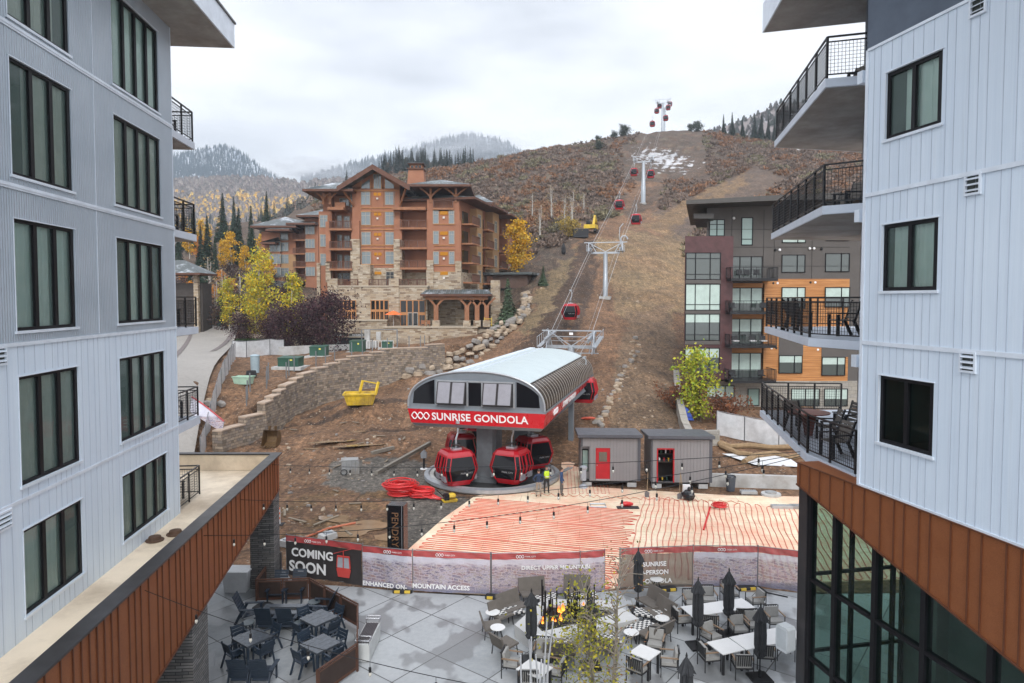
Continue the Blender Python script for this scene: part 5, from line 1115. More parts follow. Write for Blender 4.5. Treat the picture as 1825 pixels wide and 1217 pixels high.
def wunit(kind,w,h):
    "frame with mullions + pane, origin at lower-left, facing -y"
    key=(kind,round(w,2),round(h,2))
    if key in WPROTO:return WPROTO[key]
    f=MB();t_=.1 if kind!='big' else .12
    f.box(-.1,w+.1,-.06,0.05,-.1,0);f.box(-.1,w+.1,-.06,0.05,h,h+.1);f.box(-.1,0,-.06,.05,0,h);f.box(w,w+.1,-.06,.05,0,h)
    if kind=='dbl':f.box(w*.5-.03,w*.5+.03,-.04,.05,0,h);f.box(0,w,-.03,.05,h*.72-.03,h*.72+.03)
    if kind=='one':f.box(0,w,-.04,.05,h*.72-.03,h*.72+.03);f.box(w/2-.02,w/2+.02,-.03,.05,h*.72,h)
    if kind=='tri':
        for q in(1/3,2/3):f.box(w*q-.04,w*q+.04,-.05,.05,0,h)
    if kind=='shop':
        for q in(.25,.5,.75):f.box(w*q-.1,w*q+.1,-.06,.05,0,h)
        f.box(0,w,-.07,.06,h*.42,h*.54)
        for q in(.125,.375,.625,.875):f.box(w*q-.02,w*q+.02,-.02,.05,0,h*.42)
    WPROTO[key]=f;return f
wm={}
def hwin(u0,u1,v0,v1,y=0,kind='dbl',par=None,fm=None,gm=None,M4=None):
    w=K*(u1-u0);h=K*(v1-v0);par=par or HT;key=(kind,round(w,2),round(h,2),(fm or WFR).name,(gm or HGL).name)
    if key in wm:
        o=wm[key].copy();COL.objects.link(o);g=wm[key].children[0].copy();COL.objects.link(g);g.parent=o
    else:
        o=wunit(kind,w,h).build('window',fm or WFR,None);p=MB();p.q((0,-.005,0),(w,-.005,0),(w,-.005,h),(0,-.005,h));p.build('pane',gm or HGL,o,fix=False);wm[key]=o
    o.parent=par;o.location=(U(u0),y-.03,Vz(v1));o.rotation_euler=(0,0,0);return o
def hbalc(u0,u1,vt,vb,y0,y1,par=None,slab=12,rail=TIMD):
    "balcony slab with rail: vt rail top, vb slab top"
    b=MB();b.box(U(u0)-.1,U(u1)+.1,y0-.1,y1,Vz(vb+slab),Vz(vb));o=b.build('balcony',TIM,par or HT)
    b=MB();zt=Vz(vt);zb=Vz(vb);n=max(2,int((U(u1)-U(u0))/1.2))
    b.box(U(u0),U(u1),y0-.06,y0+.04,zt-.1,zt);b.box(U(u0),U(u1),y0-.04,y0+.02,zb+.08,zb+.16)
    for i in range(n+1):x=U(u0)+(U(u1)-U(u0))*i/n;b.box(x-.06,x+.06,y0-.06,y0+.04,zb,zt)
    m=int((U(u1)-U(u0))/.22)
    for i in range(m):x=U(u0)+(U(u1)-U(u0))*(i+.5)/m;b.box(x-.035,x+.035,y0-.02,y0+.0,zb+.1,zt-.05)
    b.build('balcony_rail',rail,o);return o
def hip(u0,u1,vE,uP,vP,y0,y1,th=.35,par=None,yp=None,name='roof'):
    b=MB();x0,x1=U(u0),U(u1);ze=Vz(vE);zp=Vz(vP);yp=yp if yp is not None else (y0+y1)/2;xp=U(uP)
    base=[(x0,y0,ze),(x1,y0,ze),(x1,y1,ze),(x0,y1,ze)];lo=[(a,b_,c-th) for a,b_,c in base]
    b.add(base+[(xp,yp,zp)],[(0,1,4),(1,2,4),(2,3,4),(3,0,4)]);o=b.build(name,ROOFS,par or HT)
    b=MB();b.add(base+lo,[(4,5,1,0),(5,6,2,1),(6,7,3,2),(7,4,0,3),(7,6,5,4)]);b.build('eave',TIMD,o)
    b=MB();n=14
    for i in range(1,n):
        k=i/n;b.bar((x0+(x1-x0)*k,y0-.02,ze+.03),(x0+(x1-x0)*k+(xp-x0-(x1-x0)*k)*.33,y0+(yp-y0)*.33,ze+(zp-ze)*.33+.03),.07,.05)
    b.build('standing_seams',M('seam_metal',(.22,.26,.28),.35,.5),o);return o
def bracket(u,v0,v1,w,y=-.0,par=None,name='timber_brace'):
    "V-shaped timber braces fanning from a post top"
    b=MB();x=U(u);za=Vz(v1);zb=Vz(v0)
    for s in(-1,1):
        n=5;P=[(x+s*w*(k/n)**1.6,y-.25*(k/n),za+(zb-za)*(k/n)) for k in range(n+1)]
        for a,c in zip(P,P[1:]):b.bar(a,c,.22,.25)
    b.bar((x,y,za-.6),(x,y,zb),.35,.35);b.bar((x-w,y-.2,zb),(x+w,y-.2,zb),.25,.3);return b.build(name,TIM,par or HT)
# main masses
hbox('wall',640,925,255,735,0,16,SIDR)
b=MB();b.prism([(U(640),Vz(262)),(U(925),Vz(262)),(U(925),Vz(225)),(U(785),Vz(150)),(U(640),Vz(232))],.0,16);b.build('gable_wall',SIDR,HT)
hbox('recessed_wall',505,645,290,1040,2.4,18,SIDR);hbox('recessed_wall',920,1100,300,1040,2.4,18,SIDR)
hbox('corner_bay',432,512,395,1040,0.6,14,SIDR);hbox('corner_bay',1088,1284,400,760,-.6,14,SIDR);hbox('corner_bay',1100,1272,300,402,1.5,14,SIDR)
hbox('tower_core',445,500,300,400,2,12,SIDR)
# stone piers and podium
for u0,u1,v0,v1,y0 in((632,688,565,1078,-.7),(890,938,565,1078,-.7),(1085,1128,690,1078,-.9),(1258,1293,695,1078,-.9),(478,508,695,820,-.2),(420,440,705,900,.2),(693,765,720,1078,-2.6)):
    hbox('stone_pier',u0,u1,v0,v1,y0,3,HST)
for u0,u1,v0,v1 in((637,686,455,567),(893,938,448,567),(1090,1128,330,692),(1256,1291,455,697),(1240,1280,340,460),(484,512,460,697)):hbox('timber_pier',u0,u1,v0,v1,-.5,1.4,SIDR)
hbox('stone_wall',686,892,735,850,-.1,3,HST);hbox('stone_wall',1120,1262,758,870,-.7,3,HST)
hbox('podium',526,1102,848,1210,-3.4,6,HST);hbox('podium_cap',522,1106,843,850,-3.5,3,M('cap_stone',(.40,.34,.26),.8))
hbox('podium',524,582,803,1046,-3.7,0,HST);hbox('podium',880,938,803,1078,-3.7,0,HST);hbox('podium',1095,1500,866,1080,1.2,12,HST)
hbox('stone_pier',1472,1525,812,1075,-3.4,2,HST);hbox('stone_pier',1525,1600,950,1060,-1,8,HST)
hbox('terrace_wall',560,880,1045,1260,-5.6,-3.3,HST);hbox('terrace_wall',872,1400,1082,1260,-7.,3.,HST);hbox('planter_wall',932,1130,1130,1270,-8.,-6.9,HST);hbox('planter_wall',1400,1470,1095,1220,-6,3,HST)
hbox('wall_cap',556,884,1040,1047,-5.75,-3.2,M('cap_stone',(.4,.34,.26)));hbox('wall_cap',868,1404,1077,1084,-7.15,3.1,M('cap_stone',(.4,.34,.26)))
# facade bands
for v in (272,375,395,483,504,597,618,712):
    hbox('trim_band',690 if v>300 else 650,890 if v>300 else 920,v,v+5,-.12,.02,TRO)
for u in(690,752,826,888):
    hbox('trim_post',u,u+4,280,712,-.1,.02,TIM)
for v in (475,600,623,720,755):hbox('trim_band',1130,1256,v,v+4,-.75,-.58,TRO)
# windows of the gable bay
for r,(v0,v1) in enumerate(((285,355),(403,475),(524,595),(641,710))):
    hwin(695,745,v0,v1);hwin(840,890,v0,v1)
    a=hbox('amber_panel',770,813,v0+2,v0+20,-.1,.02,AMB);hbox('panel_bar',789,793,v0+2,v0+20,-.14,-.1,TIM,a);hbox('wall_light',786,797,v0+32,v0+42,-.25,0,M('lamp_white',(.6,.55,.5)),a)
b=MB();b.prism([(U(697),Vz(262)),(U(747),Vz(262)),(U(747),Vz(206)),(U(697),Vz(240))],-.1,-.04);o=b.build('gable_window',HGL,HT)
b=MB();b.prism([(U(890),Vz(262)),(U(838),Vz(262)),(U(838),Vz(200)),(U(890),Vz(240))],-.1,-.04);o=b.build('gable_window',HGL,HT)
hwin(770,813,180,260,kind='tri')
for u in(692,750,766,815,834):hbox('trim_post',u,u+4,205,262,-.13,.02,TRO)
# right bay windows
for r,(v0,v1) in enumerate(((400,470),(520,590),(642,710),(758,826))):
    hwin(1129,1156,v0,v1,-.6,'one');hwin(1223,1249,v0,v1,-.6,'one')
    if r<4:
        a=hbox('amber_panel',1168,1213,v0,v0+20,-.72,-.58,AMB);hbox('wall_light',1184,1196,v0+32,v0+44,-.85,-.6,M('lamp_white',(.6,.55,.5)),a)
for v0,v1 in((420,487),(536,603),(652,716)):hwin(442,482,v0,v1,.6,'dbl')
# recessed balconies with doors
for bi,(vt,vb) in enumerate(((458,502),(577,620),(697,740))):
    hbalc(512,640,vt,vb,-.9,2.4);hwin(528,552,vt-45,vb-2,2.4,'one',gm=HGL);hwin(570,600,vt-40,vb,2.4,'dbl')
    hbalc(932,1085,vt-6,vb-6,-.9,2.4);hwin(955,975,vt-45,vb-8,2.4,'one');hwin(990,1025,vt-40,vb-6,2.4,'dbl');hwin(1045,1065,vt-45,vb-8,2.4,'one')
for u0,u1 in((505,600),(890,1085)):
    b=MB();b.box(U(u0),U(u1),-1.4,3,Vz(395),Vz(378));b.build('balcony_canopy',TIM,HT)
hbox('parapet',540,600,345,378,-.4,.2,TIM);hwin(545,600,310,350,2.3,'tri');hwin(625,650,290,365,1.,'one',gm=HGL);hwin(990,1026,300,360,2.3,'dbl')
hbalc(1130,1245,335,380,-.8,1.5);hwin(1140,1165,305,372,1.45,'one',gm=HGL);hwin(1170,1200,300,378,1.45,'dbl',gm=HGL);hwin(1210,1240,305,372,1.45,'one')
for u0,u1 in((530,550),(560,600),(660,690)):hwin(u0,u1,765,800,2.3,'one',gm=HGD)
hwin(842,888,760,840,-.15,'dbl',gm=HGD);a=hbox('amber_panel',772,812,757,774,-.2,-.05,AMB)
for u0,u1 in((950,975),(990,1030),(1045,1070)):hwin(u0,u1,762,840,2.3,'one',gm=HGD)
for u0,u1 in((585,697),(762,872),(940,1095)):hbalc(u0,u1,806,845,-3.2,-3.,slab=3)
# hip roofs
hip(370,665,278,540,195,-2.4,10,name='hip_roof');hip(985,1355,252,1150,178,-2.6,12,name='hip_roof')
hbox('roof_link',560,1330,225,262,6,16,ROOFS);hip(1220,1480,300,1370,207,8,24,name='hip_roof');hip(900,1060,245,980,178,7,18,name='hip_roof')
# gable roof: two thick slopes with timber barge boards
def slope(ua,va,ub,vb,y0,y1,th=.55):
    b=MB();P=[(U(ua),Vz(va)),(U(ub),Vz(vb)),(U(ub),Vz(vb)-th),(U(ua),Vz(va)-th)];b.prism(P,y0,y1);o=b.build('gable_roof',ROOFS,HT)
    b=MB();P=[(U(ua),Vz(va)+.03),(U(ub),Vz(vb)+.03),(U(ub),Vz(vb)-th-.2),(U(ua),Vz(va)-th-.2)];b.prism(P,y0-.25,y0-.01);b.build('barge_board',TIMD,o)
slope(575,268,785,140,-2.6,16);slope(785,140,1000,262,-2.6,16)
for u,v0,v1,s in((650,340,300,-1),(925,345,285,1)):
    b=MB();x=U(u);b.bar((x,-.1,Vz(v0+25)),(x+s*(-.0)+s*1.3,-1.9,Vz(v1-20)),.25);b.build('timber_brace',TIM,HT)
for u in(470,510):bracket(u,278,335,1.5,-.2)
for u in(1112,1262):bracket(u,258,325,1.9,-.5)
# chimney
b=MB();x0,x1=U(933),U(1045);b.loft([[(x0,6,Vz(215)),(x1,6,Vz(215)),(x1,9,Vz(215)),(x0,9,Vz(215))],[(x0+.25,6.2,Vz(100)),(x1-.25,6.2,Vz(100)),(x1-.25,8.8,Vz(100)),(x0+.25,8.8,Vz(100))]]);ch_=b.build('chimney',SIDR,HT)
hbox('chimney_cap',936,1042,96,103,5.9,9.1,TIMD,ch_);hbox('chimney_lantern',950,1028,70,96,6.4,8.6,TIM,ch_)
for u in(957,984,1006):hbox('lantern_opening',u,u+16,78,92,6.36,6.4,HGD,ch_)
hip(938,1040,66,988,55,5.9,9.1,.08,ch_,name='chimney_roof')
# podium storey windows, doors, sign
for u0,u1 in((590,684),(776,874)):hwin(u0,u1,932,1042,-3.42,'shop',fm=TRO,gm=HGD)
hwin(948,1088,932,1076,-3.42,'shop',fm=TRO,gm=HGD)
b=MB();
for u0,u1 in((990,1016),(1020,1048)):b.box(U(u0),U(u1),-3.62,-3.5,Vz(1078),Vz(1000))
d_=b.build('entrance_door',M('door_grey',(.30,.31,.30),.5),HT);b=MB()
for u0,u1 in((993,1013),(1023,1045)):b.box(U(u0),U(u1),-3.66,-3.63,Vz(1074),Vz(1004))
b.build('door_pane',HGD,d_)
hbox('wall_lantern',715,730,998,1018,-3.2,-2.7,BLACK)
sg=hbox('sign_back',722,734,875,905,-3.05,-2.95,M('sign_yellow',(.75,.5,.03),.5));text('B',.95,BLACK,sg,(U(700)-0.0,-3.06,Vz(903)),(R(90),0,0),ext=.05,bold=.03);text('T',.9,M('sign_amber',(.45,.3,.02)),sg,(U(722),-3.1,Vz(903)),(R(90),0,0),ext=.02);text('C',.95,BLACK,sg,(U(734),-3.06,Vz(903)),(R(90),0,0),ext=.05,bold=.03);hbox('sign_base',702,750,906,910,-3.1,-2.9,BLACK,sg)
# garage mouth
gm_=hbox('garage_mouth',566,765,1140,1215,-5.72,-5.6,M('garage_dark',(.012,.012,.014),.9));hbox('garage_lintel',562,768,1135,1141,-5.85,-5.6,HST,gm_);hbox('garage_side',566,610,1141,1215,-5.76,-5.721,M('garage_grey',(.16,.17,.16),.9),gm_)
for u0,u1,s in((564,660,'EXIT'),(666,766,'ENTRANCE')):
    a=hbox('garage_sign',u0,u1,1118,1135,-5.78,-5.6,M('sign_bronze',(.03,.025,.02),.5));text(s,.32,WHT,a,(U((u0+u1)/2),-5.8,Vz(1131)),(R(90),0,0),align='CENTER',ext=.005)
# portico
b=MB();x0,x1=U(1078),U(1482);b.add([(x0,-6.8,Vz(893)),(x1,-6.8,Vz(893)),(x1,1,Vz(893)),(x0,1,Vz(893)),(x0+.8,-5,Vz(868)),(x1-.8,-5,Vz(868)),(x1-.8,1,Vz(864)),(x0+.8,1,Vz(864))],[(0,1,5,4),(1,2,6,5),(3,0,4,7),(4,5,6,7),(0,3,2,1)]);pr=b.build('portico_roof',ROOFS,HT)
b=MB();b.box(x0,x1,-6.82,.9,Vz(905),Vz(894));b.build('eave',TIMD,pr)
b=MB();
for k in range(16):x=x0+.6+(x1-x0-1.2)*k/15;b.bar((x,-6.78,Vz(891)),(x+.05,-5,Vz(866)),.07,.06)
b.build('standing_seams',M('seam_metal',(.22,.26,.28)),pr)
hbox('portico_beam',1105,1460,905,925,-6.2,-5.8,TIM)
for u in(1165,1340,1398,1452):
    p=hbox('portico_post',u-13,u+13,960,1045,-6.3,-5.6,TIM);hbox('post_base',u-21,u+21,1043,1080,-6.5,-5.4,HST,p)
    b=MB()
    for s in(-1,1):
        P=[(U(u)+s*1.3*(k/5)**1.5,-6,Vz(975)+(Vz(915)-Vz(975))*k/5) for k in range(6)]
        for a,c in zip(P,P[1:]):b.bar(a,c,.2,.3)
    b.build('post_brace',TIM,p)
hwin(1190,1255,935,1076,1.15,'shop',fm=TRO,gm=HGD);hwin(1130,1160,935,1070,1.15,'one',fm=TRO,gm=HGD);hbox('stone_pier',1265,1320,985,1078,-1,1.3,HST)
hbox('portico_back_wall',1362,1450,925,1076,.6,1.15,M('dark_timber_wall',(.07,.045,.03),.9))  # dark brown panel at the back of the portico
# right wing: runs back and to the right along its own axis
WX0=U(1284);dxw,dyw=7.6,31.;Lw=math.hypot(dxw,dyw);wa=math.atan2(dyw,dxw)
WG=MB();WG.box(0,Lw,0,14,Vz(760),Vz(330));wing=WG.build('wing_wall',SIDR,HT,(WX0,0,0),wa)
def wbox(name,s0,s1,v0,v1,y0,y1,mat,par=None):b=MB();b.box(s0,s1,y0,y1,Vz(v1),Vz(v0));return b.build(name,mat,par or wing)
wbox('wing_stone',0,Lw,760,1080,-.3,14,HST)
bays=[(0.6,4.6,-.0,'r'),(5.2,8.6,-1.2,'o'),(9.4,13.6,0,'r'),(14.4,18.6,-1.4,'o'),(19.4,23.6,0,'r'),(24.4,31.2,-1.6,'p')]
for i,(a,b_,y,k) in enumerate(bays):
    if y<0:
        top=360-12*i
        wbox('wing_bay',a,b_,top+10,1040,y,0,OCH if k=='o' else SIDR)
        wbox('wing_bay_stone',a-.1,a+1,780-20*i,1060,y-.15,0,HST)
    for r in range(5):
        v=405+117*r
        if k in 'op':
            w_=1.5 if k=='o' else 1.9
            for q in ((a+b_)/2-.2,):
                f=wunit('dbl',w_,1.9).build('window',WFR,wing,(q-w_/2,y-.03,Vz(v+60)));p=MB();p.q((0,-.005,0),(w_,-.005,0),(w_,-.005,1.9),(0,-.005,1.9));p.build('pane',HGL,f,fix=False)
        else:
            bb=MB();bb.box(a,b_,-1.9,-.0,Vz(v+72),Vz(v+62));o=bb.build('balcony',TIM,wing);bb=MB();bb.box(a,b_,-1.9,-1.8,Vz(v+20),Vz(v+16));bb.box(a,b_,-1.88,-1.82,Vz(v+58),Vz(v+54))
            for q in range(9):x=a+(b_-a)*q/8;bb.box(x-.06,x+.06,-1.9,-1.8,Vz(v+62),Vz(v+18))
            bb.build('balcony_rail',TIMD,o)
            dd=MB();dd.box(a+.4,b_-.4,-.06,-.02,Vz(v+60),Vz(v-15));dd.build('balcony_door',HGD,wing)
# wing roofs stepping back
for s0,s1,y0,vE,vP in((-1.0,9.5,-2.8,318,285),(8.5,20,-3.0,312,270),(19,34,-3.6,325,245)):
    b=MB();z0=Vz(vE);z1=Vz(vP);b.add([(s0,y0,z0),(s1,y0,z0),(s1,10,z0),(s0,10,z0),(s0+2,4,z1),(s1-2.5,4,z1)],[(0,1,5,4),(1,2,5),(2,3,4,5),(3,0,4)]);o=b.build('wing_roof',ROOFS,wing);b=MB();b.box(s0,s1,y0,10,z0-.35,z0-.01);b.build('eave',TIMD,o)
wbox('lower_canopy',12,31,745,760,-9,-.2,ROOFS);wbox('lower_canopy_wall',13,30,762,850,-8,-.3,M('canopy_brown',(.10,.06,.045),.8))
# far left wing (further back, lower)
q=108/150.;LWY=36
def L2(u,v): # survey units seen at depth 144
    return ((440+u/3.381-CX)/F*(HY+LWY)-ox, 12.5+(533-(260+v/3.381))*(HY+LWY)/F-oz)
def lbox(name,u0,u1,v0,v1,y0,y1,mat):
    a=L2(u0,v1);c=L2(u1,v0);b=MB();b.box(a[0],c[0],LWY+y0,LWY+y1,a[1],c[1]);return b.build(name,mat,HT)
lbox('left_wing_wall',100,210,520,880,-.5,12,SIDR);lbox('left_wing_wall',200,300,490,660,0,12,SIDR);lbox('left_wing_wall',200,300,655,900,-.1,12,OCH);lbox('left_wing_wall',298,362,480,900,2.5,12,SIDR);lbox('left_wing_wall',360,440,440,900,-.6,12,SIDR)
for v in(527,592,665,745,825):
    a=L2(212,v+42)
    f=wunit('dbl',1.5,1.7).build('window',WFR,HT,(a[0],LWY-.15,a[1]));p=MB();p.q((0,-.005,0),(1.5,-.005,0),(1.5,-.005,1.7),(0,-.005,1.7));p.build('pane',HGL,f,fix=False)
    if v>540:
        a=L2(150,v+45);f=wunit('tri',2.2,1.9).build('window',WFR,HT,(a[0],LWY-.6,a[1]));p=MB();p.q((0,-.005,0),(2.2,-.005,0),(2.2,-.005,1.9),(0,-.005,1.9));p.build('pane',HGL,f,fix=False)
for v in(492,574,655,740):
    a=L2(366,v+42);f=wunit('tri',1.8,1.7).build('window',WFR,HT,(a[0],LWY-.7,a[1]));p=MB();p.q((0,-.005,0),(1.8,-.005,0),(1.8,-.005,1.7),(0,-.005,1.7));p.build('pane',HGL,f,fix=False)
for v in(530,612,692,770):
    a=L2(290,v+38);c=L2(362,v);bb=MB();bb.box(a[0],c[0],LWY-.8,LWY+2.5,a[1]-.25,a[1]);o=bb.build('balcony',TIM,HT);bb=MB()
    for k in range(13):x=a[0]+(c[0]-a[0])*k/12;bb.box(x-.05,x+.05,LWY-.8,LWY-.7,a[1],a[1]+1.1)
    bb.box(a[0],c[0],LWY-.82,LWY-.68,a[1]+1.05,a[1]+1.15);bb.build('balcony_rail',TIMD,o)
def lhip(u0,u1,vE,uP,vP,y0,y1):
    a=L2(u0,vE);c=L2(u1,vE);p=L2(uP,vP);b=MB();y0+=LWY;y1+=LWY;b.add([(a[0],y0,a[1]),(c[0],y0,a[1]),(c[0],y1,a[1]),(a[0],y1,a[1]),(p[0],y0+5,p[1]),(p[0]+2,y1-4,p[1])],[(0,1,4),(1,2,5,4),(2,3,5),(3,0,4,5)]);o=b.build('left_wing_roof',ROOFS,HT);b=MB();b.box(a[0],c[0],y0,y1,a[1]-.4,a[1]-.01);b.build('eave',TIMD,o)
lhip(60,330,492,220,425,-3,14);lhip(160,300,515,240,478,-4,6);lhip(270,440,475,380,445,-3,10);lhip(330,470,430,450,380,-3,12);lhip(118,205,588,170,560,-3,1)
# orange parasol and terrace bits
p=Vector((hx(915),HY-5,hz(1078)));t=thing('orange_parasol','open orange parasol on the lodge terrace','parasol',p);b=MB();b.lathe([(1.35,1.75),(1.25,1.8),(.6,2.15),(.05,2.35)],8);b.build('canopy',M('orange_canvas',(.75,.16,.04),.7),t);b=MB();b.tube([(0,0,0),(0,0,2.4)],.03,6);b.build('pole',WHT,t)
p=Vector((hx(1460),HY-6,hz(1080)));t=thing('yellow_scaffold_cart','yellow metal scaffold cart at the right end of the lodge terrace','cart',p);b=MB()
for x in(-.55,.55):
    for y in(-.3,.3):b.bar((x,y,0),(x,y,1.45),.07)
for z in(.35,.8,1.2):
    b.bar((-.55,-.3,z),(.55,-.3,z),.07);b.bar((-.55,.3,z),(.55,.3,z),.07)
b.build('frame',YB,t);b=MB();b.box(-.5,.5,-.28,.28,.3,.34);b.box(-.5,.5,-.28,.28,.75,.79);b.build('deck',YB,t)
for u,l in((1088,'left'),(1120,'right')):
    p=Vector((hx(u),HY-6.2,hz(1079)));t=thing('terrace_chair','small orange-brown chair on the lodge terrace, '+l+' one by the portico','chair',p);b=MB();b.box(-.28,.28,-.28,.28,.4,.45);b.build('seat',TIM,t);b=MB();b.box(-.28,.28,.24,.29,.45,.95);b.build('backrest',TIM,t);b=MB();[b.bar((x,y,0),(x,y,.4),.05) for x in(-.25,.25) for y in(-.25,.25)];b.build('legs',TIM,t)
# small bell-shaped roof shrine on the podium pier
# ================= pavilion left of the trees
p=PY(334,583,112);p.z=gz(p.x,112);t=thing('garden_pavilion','small pavilion with a dark hipped roof and stone base beyond the driveway','pavilion',p);b=MB();h=5.6;ztop=PY(334,463,112).z-p.z;ze=PY(334,487,112).z-p.z
b.add([(-4.4,-2.6,ze),(3.4,-2.6,ze),(3.4,4,ze),(-4.4,4,ze),(-2.2,.8,ztop),(-.6,.8,ztop)],[(0,1,5,4),(1,2,5),(2,3,4,5),(3,0,4)]);b.build('roof',ROOFS,t);b=MB();b.box(-4.4,3.4,-2.6,4,ze-.3,ze-.01);b.build('eave',TIMD,t)
for x in(-2.6,1.9):b=MB();b.box(x-.35,x+.35,-.9,-.2,0,ze-.25);b.build('stone_post',HST,t)
b=MB();b.box(-3.6,2.6,0,3.4,0,ze-1.6);b.build('back_wall',M('pavilion_dark',(.05,.04,.035),.8),t)
# ================= dark modern apartment block, right
KD=.02458;DY=70.
DB=thing('modern_apartment_block','dark grey and orange-clad modern apartment block with a burgundy corner and small balconies','building',(15.4+KD*90,DY,0.2))
UX=lambda u:KD*(u-90);VZ=lambda v:25.7-KD*v
GD=M('dark_panel',(.085,.075,.068),.65,0,.07,.7);BUR=M('burgundy_panel',(.075,.03,.03),.4,.2,.35,1.3);STD=stone('pale_block_stone',[(.26,.24,.20),(.36,.33,.28),(.30,.28,.25)],.9,.4,(.2,.18,.16))
t=NT('cedar_boards');v=t.vec();sx=t.N('SeparateXYZ');t.L(v,sx.inputs[0]);wv=t.N('TexWave',bands_direction='Z');wv.inputs['Scale'].default_value=1.6;t.L(v,wv.inputs[0]);st=t.noise(t.vec((.5,.5,12)),1.,3);c=t.ramp(st,[(.3,(.32,.125,.03)),(.5,(.44,.19,.055)),(.72,(.55,.26,.09))]);c=t.mix(t.ramp(wv.outputs[0],[(.0,.5),(.18,0.)]),c,(.15,.06,.02));t.pbsdf(c,.6);CED=t.m
GLP=glassy('pale_green_pane',(.22,.32,.29),.08,0,.8);GLG=glassy('grey_green_pane',(.06,.075,.07),.06,0,.9)
def db(name,u0,u1,v0,v1,y0,y1,mat,par=None):
    b=MB();b.box(UX(u0),UX(u1),y0,y1,VZ(v1),VZ(v0))
    if y1-y0>5:b.v=[(x+(.3*(y-y0) if y>y0+4 else 0),y,z) for x,y,z in b.v]
    return b.build(name,mat,par or DB)
db('wall',195,1000,150,895,1.2,16,GD);db('corner_bay',90,290,285,882,-.2,14,BUR);db('stone_base',195,1000,893,1080,1.0,16,STD)
db('cedar_cladding',434,800,460,893,1.06,1.2,CED);db('cedar_cladding',286,440,478,893,1.06,1.2,CED)
for u0,u1,v0,v1 in((505,608,700,783),(687,800,708,790)):db('wall_panel',u0,u1,v0,v1,1.0,1.06,GD)
for v in(250,325,405):db('panel_joint',195,800,v,v+2,1.17,1.2,M('joint_dark',(.04,.036,.033),.8))
for u in(300,435,480,640):db('panel_joint',u,u+2,170,460,1.17,1.2,M('joint_dark',(.04,.036,.033)))
b=MB();b.add([(UX(70),-2.4,VZ(150)),(UX(460),-2.4,VZ(128)),(UX(1000),-2.4,VZ(108)),(UX(1000),17,VZ(108)),(UX(70)+5.5,17,VZ(150)),(UX(70),-2.4,VZ(166)),(UX(460),-2.4,VZ(150)),(UX(1000),-2.4,VZ(140)),(UX(1000),17,VZ(140)),(UX(70)+5.5,17,VZ(166))],[(0,1,2,3,4),(5,9,8,7,6),(0,5,6,1),(1,6,7,2),(2,7,8,3),(3,8,9,4),(4,9,5,0)]);b.build('roof_slab',M('roof_fascia',(.055,.05,.045),.5),DB)
db('lower_roof',118,200,195,215,-.8,8,M('roof_fascia',(.055,.05,.045)))
def dwin(u0,u1,v0,v1,y,nx=3,rows=(),gm=GLG,tr=None):
    f=MB();x0,x1,z0,z1=UX(u0),UX(u1),VZ(v1),VZ(v0);w=.07
    f.box(x0,x1,y-.1,y,z0,z0+w);f.box(x0,x1,y-.1,y,z1-w,z1);f.box(x0,x0+w,y-.1,y,z0,z1);f.box(x1-w,x1,y-.1,y,z0,z1)
    xs=[x0+(x1-x0)*i/nx for i in range(1,nx)] if isinstance(nx,int) else [x0+(x1-x0)*q for q in nx]
    for x in xs:f.box(x-.04,x+.04,y-.1,y,z0,z1)
    for q in rows:z=z0+(z1-z0)*q;f.box(x0,x1,y-.09,y,z-.03,z+.03)
    o=f.build('window',FRAMEK,DB);p=MB();p.q((x0,y-.03,z0),(x1,y-.03,z0),(x1,y-.03,z1),(x0,y-.03,z1));p.build('pane',gm,o,fix=False)
    if tr:p=MB();p.q((x0+.08,y-.045,z0+(z1-z0)*tr),(x1-.08,y-.045,z0+(z1-z0)*tr),(x1-.08,y-.045,z1-.08),(x0+.08,y-.045,z1-.08));p.build('blind',M('pale_blind',(.42,.52,.47),.3),o,fix=False)
for i,(v0,v1) in enumerate(((353,465),(482,592),(606,718),(748,838))):
    dwin(93,238,v0,v1,-.22,(.28,.70),(.22,) if i else (.2,.78),GLG,(None,.02,.68,.55)[i]);db('spandrel',93,238,v1,v1+16,-.3,-.2,GD)
for i,(v0,v1) in enumerate(((365,462),(497,598),(628,736),(773,880))):
    dwin(289,432,v0,v1,1.05 if i else 1.2,3,(),GLG,(None,.35,.5,.3)[i])
    o=db('balcony_slab',262 if i else 264,455,v1-2,v1+9,-1.6,1.2,BLACK);f=MB();x0,x1=UX(262),UX(455);z=VZ(v1-2);h=1.07
    for (a,c) in(((x0,-1.55),(x1,-1.55)),((x0,-1.55),(x0,1.1)),((x1,-1.55),(x1,1.1))):
        A_=Vector((*a,z));C_=Vector((*c,z));up=Vector((0,0,h));f.bar(A_+up,C_+up,.06);L_=(C_-A_).length;n=int(L_/.16)
        for k in range(n+1):q=A_+(C_-A_)*k/n;f.bar(q,q+up,.02 if k%8 else .05,.02 if k%8 else .05,(0,1,0))
        f.bar(A_+up*.1,C_+up*.1,.03)
    f.build('balcony_rail',BLACK,o)
for u0,u1,v0,v1,tr in((513,613,290,308,.1),(698,793,285,300,.1),(513,613,358,433,None),(697,800,352,430,None),(512,612,495,585,.45),(695,800,495,580,.5),(508,608,672,705,.1),(505,605,783,860,.6),(687,787,790,870,.6)):dwin(u0,u1,v0,v1,1.0 if v0>400 else 1.2,(.66,),(),GLG,tr)
dwin(205,270,210,280,1.2,2,(.7,),GLP);dwin(341,389,202,318,1.2,1,(.22,),GLP)
dwin(200,318,912,980,1.0,3,(),GLG,.3);dwin(375,425,925,998,1.0,1,(),GLP);dwin(560,680,925,1000,1.0,2,(),GLG,.4);dwin(700,800,925,1000,1.0,2,(),GLG,.4)
